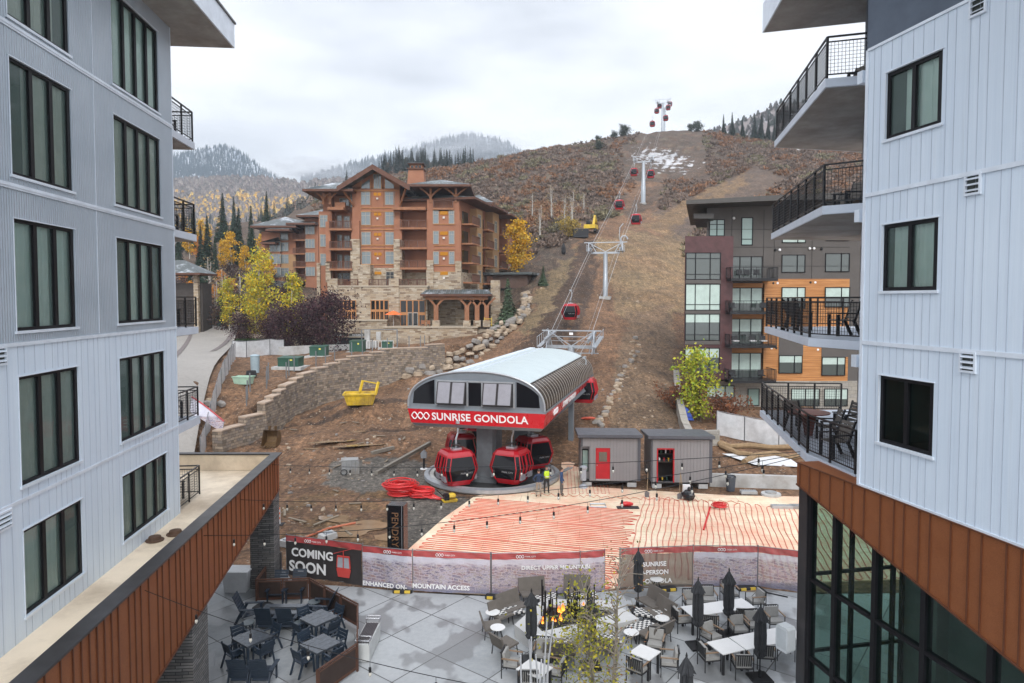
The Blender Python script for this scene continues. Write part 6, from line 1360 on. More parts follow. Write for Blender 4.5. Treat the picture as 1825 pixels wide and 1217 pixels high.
for u,v in((485,338),(503,338),(630,332),(648,332),(680,334),(478,478),(496,478),(635,475),(655,475),(475,753),(495,753),(672,760),(308,205)):
    b=MB();b.lathe([(.13,0),(.15,.05),(.1,.14)],8,(UX(u),0,0));o=b.build('wall_vent',WHT if u in(503,648,630,496,655,475,672,308) else BLACK,DB,(0,1.15,VZ(v)));o.rotation_euler=(R(90),0,0)
# tiny furniture on its balconies
for i,(u,v) in enumerate(((315,462),(345,462),(385,462),(285,598),(415,598),(300,736),(370,736),(415,736),(290,880),(410,880))):
    x=15.4+KD*u;z=.2+VZ(v-2);t=thing('balcony_chair',('dark','pale cushioned')[i in(5,6,7)]+' chair on the modern block, '+('left on the top balcony','middle of the top balcony','right on the top balcony','left on the second balcony','right on the second balcony','left on the third balcony','middle of the third balcony','right on the third balcony','left on the lowest balcony','right on the lowest balcony')[i],'chair',(x,DY-.6,z),0,'chairs on the modern block balconies')
    m=WT if i in(5,6,7) else BF;b=MB();b.box(-.3,.3,-.3,.3,.35,.45);b.build('seat',m,t);b=MB();b.box(-.3,.3,.25,.32,.45,.9);b.build('backrest',BF,t)
# neighbouring roof and chimney behind it
t=thing('townhouse','snow-patched roof and cream chimney of the house behind the modern block','house',(27.5,88,3.));b=MB();b.add([(0,0,16),(16,0,17.5),(16,9,17.5),(0,9,16),(1.5,4.5,20.3),(16,4.5,21.2)],[(0,1,5,4),(2,3,4,5),(0,4,3),(0,3,2,1)]);b.build('roof',ROOFS,t);b=MB();b.box(.6,16,.6,8.4,0,16);b.build('wall',GD,t)
b=MB();b.box(2.6,4.4,-.2,1.6,17,21.2);c_=b.build('chimney',M('cream_render',(.50,.42,.28),.8),t);b=MB();b.box(2.5,4.5,-.3,1.7,21.2,22.3);b.build('chimney_top',GD,c_)
# ---------------- vegetation and far country
def colmat(name,rough=.8,tl=0.):
    t=NT(name);a=t.N('VertexColor',layer_name='Col');b=t.pbsdf(a.outputs[0],rough,0,.2)
    if tl:
        tr=t.N('BsdfTranslucent');t.L(a.outputs[0],tr.inputs[0]);mx=t.N('MixShader');mx.inputs[0].default_value=tl;t.L(b.outputs[0],mx.inputs[1]);t.L(tr.outputs[0],mx.inputs[2]);t.L(mx.outputs[0],t.out.inputs[0])
    return t.m
LEAF=colmat('leaf_mass',.75,.35);NEED=colmat('needle_mass',.85);TWIG=colmat('twig_mass',.9)
BARKW=M('pale_bark',(.42,.40,.36),.85,0,.3,3);BARKD=M('brown_bark',(.09,.065,.05),.9,0,.3,3)
def quads(C_,U_,W_):
    n=len(C_);V=np.stack([C_-U_-W_,C_+U_-W_*.6,C_+U_*1.1+W_,C_-U_*.7+W_*.8],1).reshape(-1,3);T=np.arange(n*4).reshape(n,4);return V,T
def runit(r,n):
    v=r.normal(size=(n,3));return v/np.linalg.norm(v,axis=1,keepdims=True)
def spruce(h,seed,n=900,col=(.028,.05,.03),wid=.19,snow=0.,gap=.1):
    r=np.random.RandomState(seed);z=h*(.04+.96*(r.rand(n)**1.25));k=1-z/h;a=r.rand(n)*6.283;lay=np.floor(z/h*16)+np.floor(a*1.3);am=.72+.28*np.sin(lay*12.9)
    R_=h*wid*(k**.85)*am*(.35+.65*r.rand(n)**.5)+.04;L_=.28*(h*wid*k)+.18
    c=np.stack([R_*np.cos(a),R_*np.sin(a),z-R_*.32],1);d=np.stack([np.cos(a),np.sin(a),-.35+0*a],1);U_=d*(L_*.55)[:,None];s=np.stack([-np.sin(a),np.cos(a),r.uniform(-.3,.3,n)],1);W_=s*(L_*.33)[:,None]
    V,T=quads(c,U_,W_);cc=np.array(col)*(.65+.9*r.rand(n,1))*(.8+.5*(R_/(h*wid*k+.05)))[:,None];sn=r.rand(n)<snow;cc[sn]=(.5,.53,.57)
    return V,T,np.repeat(cc,4,0)
def mk_spruce(h,seed,**k):
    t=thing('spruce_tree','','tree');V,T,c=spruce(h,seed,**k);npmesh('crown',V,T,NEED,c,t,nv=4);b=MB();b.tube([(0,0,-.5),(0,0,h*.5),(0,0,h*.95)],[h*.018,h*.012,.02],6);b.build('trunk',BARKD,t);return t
def tree(h,seed,crown,nl,ls,cols,bark,stems=1,br=26,droop=.25,cz=.25,spread=1.,name='aspen_tree',twigs=True,cn=None,tk=1.):
    "limbs reach out to leaf clusters; crown=(rx,rz0,rz1)"
    r=np.random.RandomState(seed);rr=random.Random(seed);t=thing(name,'','tree');b=MB();tips=[]
    for s in range(stems):
        ox_=0 if stems==1 else rr.uniform(-.4,.4)*crown*.6;oy_=0 if stems==1 else rr.uniform(-.4,.4)*crown*.6;hh=h*(1 if s==0 else rr.uniform(.7,.95));lean=(rr.uniform(-.06,.06)*h,rr.uniform(-.06,.06)*h)
        tp_=[(ox_*.4+(ox_*.6+lean[0])*k/6+rr.uniform(-.02,.02)*h*.5,oy_*.4+(oy_*.6+lean[1])*k/6,-.3+(hh*.97+.3)*k/6) for k in range(7)]
        b.tube(tp_,[(h*.016*(1-k/7)+.015)*tk for k in range(7)],6)
        for i in range(br):
            f=cz+(1-cz)*(i+.5)/br;z=hh*f;k=min(5.99,f*6);p0=Vector(tp_[int(k)]).lerp(Vector(tp_[int(k)+1]),k-int(k))
            rad=crown*(math.sin(math.pi*min(1,max(0.05,(f-cz*.7)/(1.04-cz*.7))))**.7)*rr.uniform(.45,1.1);a=rr.uniform(0,6.28)
            p2=p0+Vector((rad*math.cos(a),rad*math.sin(a),rad*rr.uniform(.1,.8)));pm=p0.lerp(p2,.5)+Vector((0,0,rad*.12))
            b.tube([p0,pm,p2],[h*.005*(1.2-f)+.012,.014,.006],4);tips+= [p2,pm.lerp(p2,.5)];
            if rr.random()<.5:tips.append(pm)
            if twigs:
                for _ in range(2):q=p2+Vector((rr.uniform(-1,1),rr.uniform(-1,1),rr.uniform(-.2,1)))*rad*.35;b.tube([pm.lerp(p2,.6),q],[.009,.004],3);tips.append(q)
    b.build('trunk',bark,t,smooth=True,fix=False)
    if nl:
        tp=np.array([tuple(p) for p in tips]);ci=r.randint(0,len(tp),nl);sg=(cn or .13)*h*spread
        sg=min(sg,crown*.3);c=tp[ci]+r.normal(size=(nl,3))*sg*np.array([1,1,.8]);c[:,2]=np.maximum(c[:,2],h*cz*.6)
        u=runit(r,nl)*ls*(.6+.8*r.rand(nl,1));w_=np.cross(u,runit(r,nl));V,T=quads(c,u*.6,w_*.6)
        cols=np.array(cols);pick=(ci*7919)%len(cols);cc=cols[pick]*(.6+.8*r.rand(nl,1));npmesh('crown',V,T,LEAF,np.repeat(cc,4,0),t,nv=4)
    return t
def put(t,px,Y,label,group=None,sc=1.,rz=0.,z=None,first=False,X=None):
    x=(px-CX)/F*Y if X is None else X;p=(x,Y,(gz(x,Y) if z is None else z)-.05)
    if not t.get('label'):
        o=t;o.location=p;o.rotation_euler=(0,0,rz);o.scale=(sc,)*3;o['label']=label
        if group:o['group']=group
        return o
    o=dup(t,p,rz,label,sc)
    if group:o['group']=group
    return o
GOLD=[(.66,.38,.03),(.72,.44,.03),(.56,.33,.04),(.50,.36,.06)];YG=[(.60,.48,.05),(.44,.42,.06),(.72,.50,.03),(.32,.33,.06)];ORG=[(.60,.24,.04),(.66,.33,.05),(.5,.2,.04)];PLUM=[(.045,.02,.028),(.07,.032,.04),(.10,.055,.055),(.03,.016,.022)]
# trees by the driveway and hotel
a1=tree(13.5,11,1.9,5200,.2,YG,BARKW,2,34,cz=.16);put(a1,456,104,'tall yellow-green aspen in front of the lodge left wing',sc=1.02)
a2=tree(11,12,1.5,2600,.2,YG[1:],BARKW,1,28,cz=.2);put(a2,520,101,'green-yellow aspen between the plum trees',sc=.95);put(a2,409,112,'smaller yellow-green aspen left of the tall one',sc=.8,rz=2)
a3=tree(12,13,1.75,3000,.26,GOLD,BARKD,1,30,cz=.34);put(a3,926,121,'bright golden tree at the right end of the lodge',sc=1.0,z=gz((926-CX)/F*121,121)-1.)
a4=tree(6.2,14,1.35,2300,.15,[(.42,.46,.05),(.30,.40,.05),(.52,.48,.05)],BARKD,3,18,cz=.12);put(a4,1250,63,'bright yellow-green tree beside the modern block',sc=1.08)
for px,Y,sc,rz,l in((598,92,1.05,0,'dark plum tree at the right end of the hedge trees, beside the garage'),(560,95,.95,1.1,'dark plum tree next to the lodge stone base'),(520,93,.8,3.3,'dark plum tree behind the green utility box'),(490,96,.62,2.3,'dark plum tree right of the lawn hedge'),(444,100,.6,4,'dark plum tree at the driveway corner')):
    if px==598:pt_=tree(7.4,15,2.7,4600,.17,PLUM,BARKD,4,20,cz=.06,name='plum_tree')
    put(pt_,px-12,Y,l,'plum trees beside the lodge',sc,rz)
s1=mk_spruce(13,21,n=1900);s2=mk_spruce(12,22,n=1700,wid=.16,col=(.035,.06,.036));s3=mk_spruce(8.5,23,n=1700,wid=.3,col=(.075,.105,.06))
put(s3,905,100,'blue-green young spruce beside the portico',sc=.95,z=gz((905-CX)/F*100,100)-.6)
put(s3,968,118,'small spruce on the slope right of the golden tree',sc=.4,rz=2)
k=0
for px,Y,sc in((372,150,1.15),(385,146,.9),(428,165,1.05),(450,170,1.15),(360,162,.9),(405,175,.8),(340,140,.6),(478,200,1.1),(347,190,.9),(365,122,.6),(394,118,.5),(438,115,.45),(400,200,1.1),(420,210,1.),(330,200,1.),(320,170,.9)):
    put((s1,s2)[k%2],px,Y,'dark green spruce in the trees left of the lodge, among the yellow aspens','spruces left of the lodge',sc,k*1.3);k+=1
o1=tree(9,31,1.5,1500,.26,ORG,BARKW,1,22,cz=.25);g1=tree(10,32,1.4,1500,.26,GOLD,BARKW,1,22,cz=.25);bare=tree(8,33,1.4,160,.2,[(.3,.22,.12)],BARKW,2,26,cz=.15);dk=tree(4,34,1.9,900,.2,[(.09,.055,.05),(.13,.08,.06),(.06,.04,.04)],BARKD,4,14,cz=.05,name='bare_shrub')
for px,Y,sc in((330,150,.8),(345,128,.85),(374,125,.8),(392,140,.7),(356,170,1.),(416,135,.6)):put(o1,px,Y,'orange aspen among the spruces left of the lodge','orange aspens left of the lodge',sc*.8,px)
for px,Y,sc in((340,180,1.),(360,200,1.),(398,155,1.),(415,160,1.1),(440,150,.9),(470,165,.9),(335,118,.6),(480,140,.8),(372,185,.9)):put(g1,px,Y,'golden aspen among the spruces left of the lodge','golden aspens left of the lodge',sc*.78,px)
for px,Y,sc in((385,120,1.),(400,128,1.),(430,126,1.),(350,115,.8),(375,140,1.),(1018,150,1.15),(1005,155,.9),(983,160,1.0),(962,150,.9),(948,165,.8),(1040,180,.7)):
    put(bare,px,Y,'pale-barked bare tree '+('among the trees left of the lodge' if px<900 else 'on the scrub slope above the golden tree'),'bare trees left of the lodge' if px<900 else 'bare trees on the scrub slope',sc,px)
for i in range(34):
    px=rnd.uniform(318,540);Y=rnd.uniform(108,150);put(dk,px,Y,'dark leafless shrub under the trees left of the lodge','dark shrubs left of the lodge',rnd.uniform(.6,1.1),px)
yb=tree(3.6,35,2.4,1500,.2,[(.38,.27,.06),(.30,.22,.06)],BARKD,4,12,cz=.05,name='autumn_shrub');put(yb,1017,148,'mustard-leaved shrub below the pale bare tree on the slope',sc=1.02)
rb_=tree(2.0,36,1.6,1200,.13,[(.24,.10,.05),(.18,.08,.05)],BARKD,4,12,cz=.05,name='autumn_shrub');put(rb_,1297,62,'rust-coloured shrub in front of the modern block',sc=1.2);put(rb_,1205,66,'rust and green shrub at the left foot of the modern block',sc=1.,rz=2)
# scrub
r=np.random.RandomState(9);N=21000;px=r.uniform(560,1560,N);Y=np.exp(r.uniform(math.log(112),math.log(345),N));X=(px-CX)/F*Y;Z=ground(X,Y);py=533-(Z-H)*F/Y
trk=inpoly(px,py,[(890,700),(985,470),(1030,410),(1108,385),(1108,330),(1150,395),(1215,362),(1340,300),(1400,320),(1216,425),(1216,700)])|inpoly(px,py,[(1108,262),(1250,262),(1262,325),(1108,322)])|inpoly(px,py,[(1140,400),(1215,358),(1350,300),(1350,330),(1216,432)])|((px>880)&(px<1230)&(Y<140))|((px<925)&(Y<160))|inpoly(px,py,[(1150,225),(1250,225),(1250,262),(1130,262)])
# keep clear of the lift line and excavator bench
trk|=(np.abs(X-LX(Y))<5)&(Y<340)|(inpoly(px,py,[(1010,395),(1075,395),(1075,440),(940,520),(930,600),(1010,440)]))
dens=fuzz(X,Y,60,5);m=(~trk)&(r.rand(N)<np.clip(.93+.2*dens,0,1));px,Y,X,Z,dens=px[m],Y[m],X[m],Z[m],dens[m];n=len(X);nt_=22
sz=r.uniform(.7,1.45,n)*(.8+.001*Y);a=r.rand(n,nt_)*6.283;el=np.arccos(r.rand(n,nt_))*.97;rad=sz[:,None]*(.35+.75*r.rand(n,nt_))
tip=np.stack([X[:,None]+rad*np.sin(el)*np.cos(a)*1.15,Y[:,None]+rad*np.sin(el)*np.sin(a)*1.15,Z[:,None]+rad*np.cos(el)*.95+.1],-1)
base=np.stack([X[:,None]+rad*.45*np.sin(el)*np.cos(a),Y[:,None]+rad*.45*np.sin(el)*np.sin(a),Z[:,None]+rad*.35*np.cos(el)],-1)
side_=np.cross(tip-base,r.normal(size=tip.shape));side_/=np.linalg.norm(side_,axis=-1,keepdims=True)+1e-6;side_*=(sz*.17)[:,None,None]
V=np.stack([base-side_*.8,base+side_,tip+side_*.5,tip-side_*.5],2).reshape(-1,3);f2=fuzz(X,Y,22,8);f3=fuzz(X,Y,45,12)
cb=np.where((f2+.6*f3+.5*r.normal(size=len(f2))*.5>.42)[:,None],np.array([.235,.125,.068]),np.where((f2<-.55)[:,None],np.array([.19,.165,.10]),np.array([.19,.138,.108])))*(.75+.5*r.rand(n,1))
cc=np.repeat((cb[:,None,:]*(.65+.7*r.rand(n,nt_,1))).reshape(-1,3),4,0)
tag(npmesh('scrub_oak',V,np.arange(len(V)).reshape(-1,4),TWIG,cc,nv=4),'grey-brown and russet scrub oak thickets covering the hillside','scrub',kind='stuff')
jn=tree(3.4,37,1.9,1600,.22,[(.035,.05,.03),(.05,.06,.035)],BARKD,3,12,cz=.06,name='juniper_tree')
for px,Y,sc,l in((1092,316,.9,'dark juniper on the skyline left of the crest tower'),(1110,318,1.3,'larger dark juniper on the skyline left of the crest tower'),(1065,314,.8,'furthest left dark juniper on the skyline'),(1240,326,1.25,'dark juniper on the skyline right of the crest tower'),(1228,326,.9,'small dark juniper right of the crest tower'),(1066,285,.9,'dark juniper on the slope below the skyline')):
    put(jn,px,Y,l,sc=sc,rz=px)
for px,Y,sc in((1285,325,1.),(1300,322,1.1),(1318,320,1.),(1340,318,1.2),(1352,316,1.3),(1364,316,1.2),(1375,314,1.1),(1478,300,1.2),(1488,296,1.3),(1500,298,1.3),(1512,296,1.2),(1470,300,.9)):
    put(s2,px,Y,'dark spruce on the right-hand skyline','spruces on the right-hand skyline',sc*.82,px)
put(g1,1462,290,'yellow aspen between the right-hand skyline spruces',sc=.8)
# far hills: crest polyline (px,py) at depth Yr sloping down towards the viewer
def hill(name,crest,Yr,Yf,zf,cols,seed,rough_=.03,nu=150,nvv=40):
    r=np.random.RandomState(seed);xs=np.linspace(crest[0][0],crest[-1][0],nu);ys=np.interp(xs,[c[0] for c in crest],[c[1] for c in crest]);v=np.linspace(-.25,1,nvv)
    PXg,Vg=np.meshgrid(xs,v);crY=np.tile(ys,(nvv,1));zc=H+(533-crY)*Yr/F;Yg=Yr+(Yf-Yr)*Vg;Xg=(PXg-CX)/F*Yr*(.25+.75*Yg/Yr);Vp=np.clip(Vg,0,1);Zg=zc+(zf-zc)*Vp**.85-np.maximum(-Vg,0)*Yr*.25
    Zg+=fuzz(Xg,Yg,Yr*.22,seed)*Yr*rough_*.4*np.clip(Vg*4,0,1);idx=np.arange(nu*nvv).reshape(nvv,nu);Q_=np.stack([idx[:-1,:-1],idx[:-1,1:],idx[1:,1:],idx[1:,:-1]],-1).reshape(-1,4)
    f=fuzz(Xg,Yg,Yr*.12,seed+1);g=fuzz(Xg,Yg,Yr*.03,seed+2);C_=np.empty(Xg.shape+(3,));C_[:]=cols[0]
    for i,c in enumerate(cols[1:]):C_[(f+.5*g)>(.25+.45*i)]=c
    o=npmesh(name,np.stack([Xg,Yg,Zg],-1).reshape(-1,3),Q_,GRM,C_.reshape(-1,3),smooth=True,nv=4);tag(o,kind='structure');return Xg,Yg,Zg,f
GRM=colmat('far_ground',.9)
def forest(name,label,Xg,Yg,Zg,n,h,cols,seed,wid=.2,dens=None,vr=(0.,1.),snow=0.,round_=False):
    "far-off woodland, too many to count: small tiered crowns"
    r=np.random.RandomState(seed);nv_,nu_=Xg.shape;i=(r.uniform(.2+.8*vr[0],.2+.8*vr[1],n)*(nv_-2)).astype(int);j=r.randint(0,nu_-1,n);fu=r.rand(n);fv=r.rand(n)
    def s_(A):return A[i,j]*(1-fu)*(1-fv)+A[i,j+1]*fu*(1-fv)+A[i+1,j]*(1-fu)*fv+A[i+1,j+1]*fu*fv
    x,y,z=s_(Xg),s_(Yg),s_(Zg);hh=h*r.uniform(.6,1.25,n)
    if dens is not None:d=s_(dens);m=(d>dens_lo) if False else (d+r.normal(size=n)*.25>0);x,y,z,hh=x[m],y[m],z[m],hh[m]
    n=len(x);K_=5;V=[];Tn=2 if not round_ else 2
    cc=np.array(cols)[r.randint(0,len(cols),n)]*(.75+.5*r.rand(n,1));out=[];co_=[]
    for t_ in range(3):
        z0=hh*(.05+.28*t_);z1=hh*(.48+.26*t_);rr_=hh*wid*(1-.27*t_)*(1.5 if round_ else 1)
        for k in range(K_):
            a0=6.283*k/K_+t_;a1=a0+6.283/K_
            p0=np.stack([x+rr_*np.cos(a0),y+rr_*np.sin(a0),z+z0],-1);p1=np.stack([x+rr_*np.cos(a1)*.8,y+rr_*np.sin(a1)*.8,z+z0+hh*.04],-1);p2=np.stack([x+(0 if not round_ else rr_*.5*np.cos(a0)),y,z+z1],-1)
            out.append(np.stack([p0,p1,p2],1));c_=cc*(.8+.4*((k*7+t_*3)%5)/4)
            if snow: c_=c_*(1-snow)+np.array([.5,.54,.6])*snow*(.6+.4*(k%2))
            co_.append(np.repeat(c_[:,None,:],3,1))
    V=np.concatenate(out).reshape(-1,3);C_=np.concatenate(co_).reshape(-1,3);return tag(npmesh(name,V,np.arange(len(V)).reshape(-1,3),TWIG,C_),label,'woodland',kind='stuff')
DG=[(.022,.038,.028),(.03,.048,.034),(.018,.03,.026)]
# ridge of spruces right behind the hotel
A=hill('near_ridge',[(250,470),(330,455),(420,420),(480,396),(540,362),(600,338),(660,312),(720,294),(800,297),(870,300),(960,305),(1040,310)],400,255,20,[(.17,.13,.10),(.24,.20,.17),(.36,.33,.32)],41)
forest('ridge_scrub','grey scrub and dark brush on the ridge behind the lodge',*A[:3],2600,4.,[(.10,.085,.07),(.06,.06,.045),(.16,.11,.08)],51,.45,round_=True)
sp=[mk_spruce(11.5,61,n=600,wid=.2),mk_spruce(10.5,62,n=560,wid=.19,col=(.035,.055,.042),snow=.04)]
r2=random.Random(4);Xg,Yg,Zg,_f=A
for k in range(170):
    j=r2.randint(82,112) if k<110 else r2.randint(6,88);i=r2.randint(7,12) if k<110 else r2.randint(7,26);x,y,z=Xg[i,j]+r2.uniform(-3,3),Yg[i,j],Zg[i,j]
    put(sp[k%2],0,y,'dark spruce in the dense stand on the ridge above the lodge roof' if k<110 else 'scattered dark spruce on the grey ridge left of the lodge roof','spruces on the ridge behind the lodge' if k<110 else 'scattered spruces on the left ridge',r2.uniform(.75,1.25),k,z=z,X=x)
# valley side with aspens, far left
B=hill('aspen_hillside',[(150,330),(250,326),(320,322),(400,318),(470,318),(540,326),(600,322),(660,318),(760,340)],900,430,0,[(.30,.26,.24),(.36,.33,.33),(.28,.24,.20)],42)
forest('aspen_woods','grey leafless and golden aspen woods on the far left hillside',*B[:3],16000,5.5,[(.22,.18,.17),(.28,.24,.22),(.17,.15,.14)],52,.42,round_=True)
forest('golden_aspen_woods','band of golden aspens across the far left hillside',*B[:3],6500,6,[(.62,.38,.08),(.55,.33,.10),(.60,.42,.14)],53,.42,dens=-np.abs((B[2]-(B[2].max()*.62))/40)+.6+B[3]*.5,round_=True)
forest('spruce_woods','dark spruce woods on the lower far left hillside',*B[:3],4200,10,DG,54,.17,dens=B[3]-.1+(60-B[2])/60.)
Cc=hill('forested_peak',[(180,330),(250,300),(310,281),(345,272),(380,264),(400,262),(425,268),(450,285),(475,305),(520,330)],1500,1000,60,[(.30,.33,.37),(.62,.65,.70),(.32,.36,.42)],43,.02)
forest('peak_woods','dark snow-dusted forest on the far left peak',*Cc[:3],12000,11,[(.008,.035,.055),(.015,.045,.065)],55,.16,snow=.10)
D=hill('misty_ridge',[(540,322),(580,308),(620,298),(660,286),(700,278),(740,268),(770,258),(800,248),(830,243),(860,244),(900,256),(935,276),(990,310)],1300,850,70,[(.30,.33,.36),(.5,.53,.57),(.4,.43,.46)],44,.02)
forest('misty_woods','pale snow-dusted forest on the misty ridge',*D[:3],12000,11,[(.06,.085,.10),(.08,.10,.115)],56,.16,snow=.3)
E_2=hill('snowy_hill',[(1230,250),(1290,226),(1330,212),(1365,196),(1385,186),(1450,182),(1560,190),(1700,200)],620,430,60,[(.22,.19,.18),(.5,.5,.52),(.3,.26,.24)],45,.02)
forest('snowy_hill_brush','dark brush on the snow-dusted hill at the right',*E_2[:3],3000,4.5,[(.08,.07,.065),(.04,.05,.04)],57,.3,round_=True)
# air
t=NT('air');pv=t.N('VolumePrincipled');pv.inputs['Color'].default_value=(.80,.90,1,1);pv.inputs['Density'].default_value=.00030;pv.inputs['Anisotropy'].default_value=.1;t.L(pv.outputs[0],t.out.inputs['Volume'])
b=MB();b.box(-1600,1700,-60,1900,-31.5,420);tag(b.build('haze',t.m),kind='stuff')
t=NT('ridge_mist');v=t.vec(src='Object');pv=t.N('VolumePrincipled');pv.inputs['Color'].default_value=(.93,.95,1,1);gr=t.N('TexGradient',gradient_type='SPHERICAL');t.L(t.vec(src='Object'),gr.inputs[0])
n=t.noise(v,3.2,5,.6);sp_=t.N('VectorMath',operation='LENGTH');t.L(v,sp_.inputs[0]);fall=t.ramp(sp_.outputs['Value'],[(.25,1.),(.98,0.)])
den=t.math('MULTIPLY',t.math('MULTIPLY',t.ramp(n,[(.42,0.),(.62,1.)]),fall),.022);t.L(den,pv.inputs['Density']);t.L(pv.outputs[0],t.out.inputs['Volume'])
for px_,py_,Y_,sx_,sz_ in((815,262,1180,150,34),(560,306,1050,90,22)):
    q=PY(px_,py_,Y_);b=MB();b.lathe([(math.sin(math.pi*i/10),-math.cos(math.pi*i/10)) for i in range(1,10)],24);o=b.build('mist_bank',t.m,smooth=True);o.location=q;o.scale=(sx_,90,sz_);tag(o,'low cloud drifting along the far ridge',kind='stuff')
# ================= things on the building site
BOXG=M('transformer_green',(.022,.075,.05),.45,0,.12,2);GALF=M('post_steel',(.20,.21,.22),.5,.5)
def gp(px,py,guess):
    "ground point seen at a survey position, searching from a guessed depth"
    Y=guess
    for _ in range(40):
        d=ray(px,py);z=mz((px-CX)/F*Y,Y);t=(z-H)/d[2] if abs(d[2])>1e-4 else Y;Y2=d[1]*t
        if not(10<Y2<400):break
        Y=.5*Y+.5*Y2
    x=(px-CX)/F*Y;return Vector((x,Y,mz(x,Y)))
# retaining wall built of stone courses, stepped cap
RS=stone('retaining_wall_stone',[(.13,.10,.07),(.30,.22,.15),(.38,.29,.20),(.20,.16,.13),(.46,.37,.27),(.19,.16,.14)],.62,.23,(.07,.06,.05),1.)
xs=[];
for i in range(len(WALLPX)):
    if WALLPX[i][0]>795:break
    p=WALL[i];zb_=ground(np.array([p.x]),np.array([p.y]),False)[0];xs.append(p)
pts=[]
for a,c in zip(xs,xs[1:]):
    n=max(1,int((c-a).length/1.2))
    for k in range(n):pts.append(a.lerp(c,k/n))
pts.append(xs[-1]);o=pts[0];t=thing('retaining_wall','long curved dry-stone retaining wall holding up the lodge bench','retaining wall',(o.x,o.y,0))
b=MB();cap=MB();cum=0;VV=[];prev=None
tops=[]
for i,p in enumerate(pts):
    a=pts[max(i-1,0)];c=pts[min(i+1,len(pts)-1)];d=(c-a).normalized();nn=Vector((-d.y,d.x))
    up_=p+nn*1.2;lo_=p-nn*.5;zt=ground(np.array([up_.x]),np.array([up_.y]),False)[0]+.35;zl=ground(np.array([lo_.x]),np.array([lo_.y]),False)[0]-1.2
    zt=max(round(zt/.3)*.3,zl+1.5);tops.append((p,nn,zt,zl))
for (p,n1,zt,zl),(p2,n2,zt2,zl2) in zip(tops,tops[1:]):
    A1=p-n1*.25-o;A2=p2-n2*.25-o;B1=p+n1*.55-o;B2=p2+n2*.55-o;L_=(p2-p).length
    b.add([(A1.x-n1.x*.3,A1.y-n1.y*.3,zl),(A2.x-n2.x*.3,A2.y-n2.y*.3,zl2),(A2.x,A2.y,zt),(A1.x,A1.y,zt),(B1.x,B1.y,zl),(B2.x,B2.y,zl2),(B2.x,B2.y,zt),(B1.x,B1.y,zt)],[(0,1,2,3),(3,2,6,7),(0,3,7,4),(1,5,6,2)])
    cap.add([(A1.x-n1.x*.05,A1.y-n1.y*.05,zt+.02),(A2.x-n2.x*.05,A2.y-n2.y*.05,zt+.02),(B2.x,B2.y,zt+.02),(B1.x,B1.y,zt+.02),(A1.x-n1.x*.05,A1.y-n1.y*.05,zt+.14),(A2.x-n2.x*.05,A2.y-n2.y*.05,zt+.14),(B2.x,B2.y,zt+.14),(B1.x,B1.y,zt+.14)],[(4,5,6,7),(0,1,5,4),(0,4,7,3),(1,2,6,5)])
b.build('stone_face',RS,t,fix=False);cap.build('cap_stones',M('cap_flagstone',(.38,.29,.22),.85,0,.2,1),t,fix=False)
# thin steel posts along the bench
prot=None
for k in range(20):
    p,nn,zt,zl=tops[int(3+k*(len(tops)-5)/19.)];q=p+nn*(1.6+.5*(k%3));z=gz(q.x,q.y)
    if prot is None:
        b=MB();b.tube([(0,0,0),(0,0,1.75)],.06,6);prot=b.build('steel_post',GALF);tag(prot,'thin bare steel fence post on the bench above the retaining wall','post','bare steel posts above the retaining wall');prot.location=(q.x,q.y,z)
    else:c=prot.copy();COL.objects.link(c);c.location=(q.x,q.y,z)
# boulders
BO=[]
bm_=[M('boulder_tan',(.33,.255,.18),.9,0,.25,1.4,.6,6),M('boulder_grey',(.24,.22,.20),.9,0,.25,1.4,.6,6),M('boulder_buff',(.40,.32,.235),.9,0,.25,1.4,.6,6)]
for i in range(5):
    rr=random.Random(i+3);b=MB();rg=[]
    for zq,sq in((0,.78),(.12,.97),(.5,1.),(.78,.93),(.9,.7)):
        rg.append([((.85+rr.uniform(-.07,.07))*sq*math.copysign(abs(math.cos(a))**.5,math.cos(a)),(.6+rr.uniform(-.06,.06))*sq*math.copysign(abs(math.sin(a))**.5,math.sin(a)),zq+rr.uniform(-.05,.05)) for a in [math.pi*(k+.5)/5 for k in range(10)]])
    b.loft(rg);o_=b.build('boulder',bm_[i%3],smooth=False);BO.append(o_);o_.hide_render=False
used=set()
def boulder(i,p,s,rz,label,group):
    i%=5
    if i not in used:used.add(i);c=BO[i]
    else:c=BO[i].copy();COL.objects.link(c)
    c.location=p;c.rotation_euler=(rnd.uniform(-.3,.3),rnd.uniform(-.3,.3),rz);c.scale=(s*rnd.uniform(.85,1.3),s,s*rnd.uniform(.8,1.1));tag(c,label,'boulder',group)
wp=[p for p in WALL if p.x>WALL[10].x-.1]
n=0
seg=[(a,c) for a,c in zip(WALL[10:],WALL[11:])]
for a,c in seg:
    m=max(2,int((c-a).length/1.1));d=(c-a).normalized();nn=Vector((-d.y,d.x))
    for k in range(m):
        for row in range(3 if a.y<95 else 2):
            p=a.lerp(c,(k+.5*(row%2)+rnd.uniform(-.15,.15))/m)+nn*(row*.55-.7);zl=gz(*(p-nn*1.0));boulder(n,(p.x,p.y,zl+row*.62-.05),rnd.uniform(.5,.82),rnd.uniform(0,6.3),'boulder in the stacked rock wall that continues the retaining wall','boulders of the stacked rock wall');n+=1
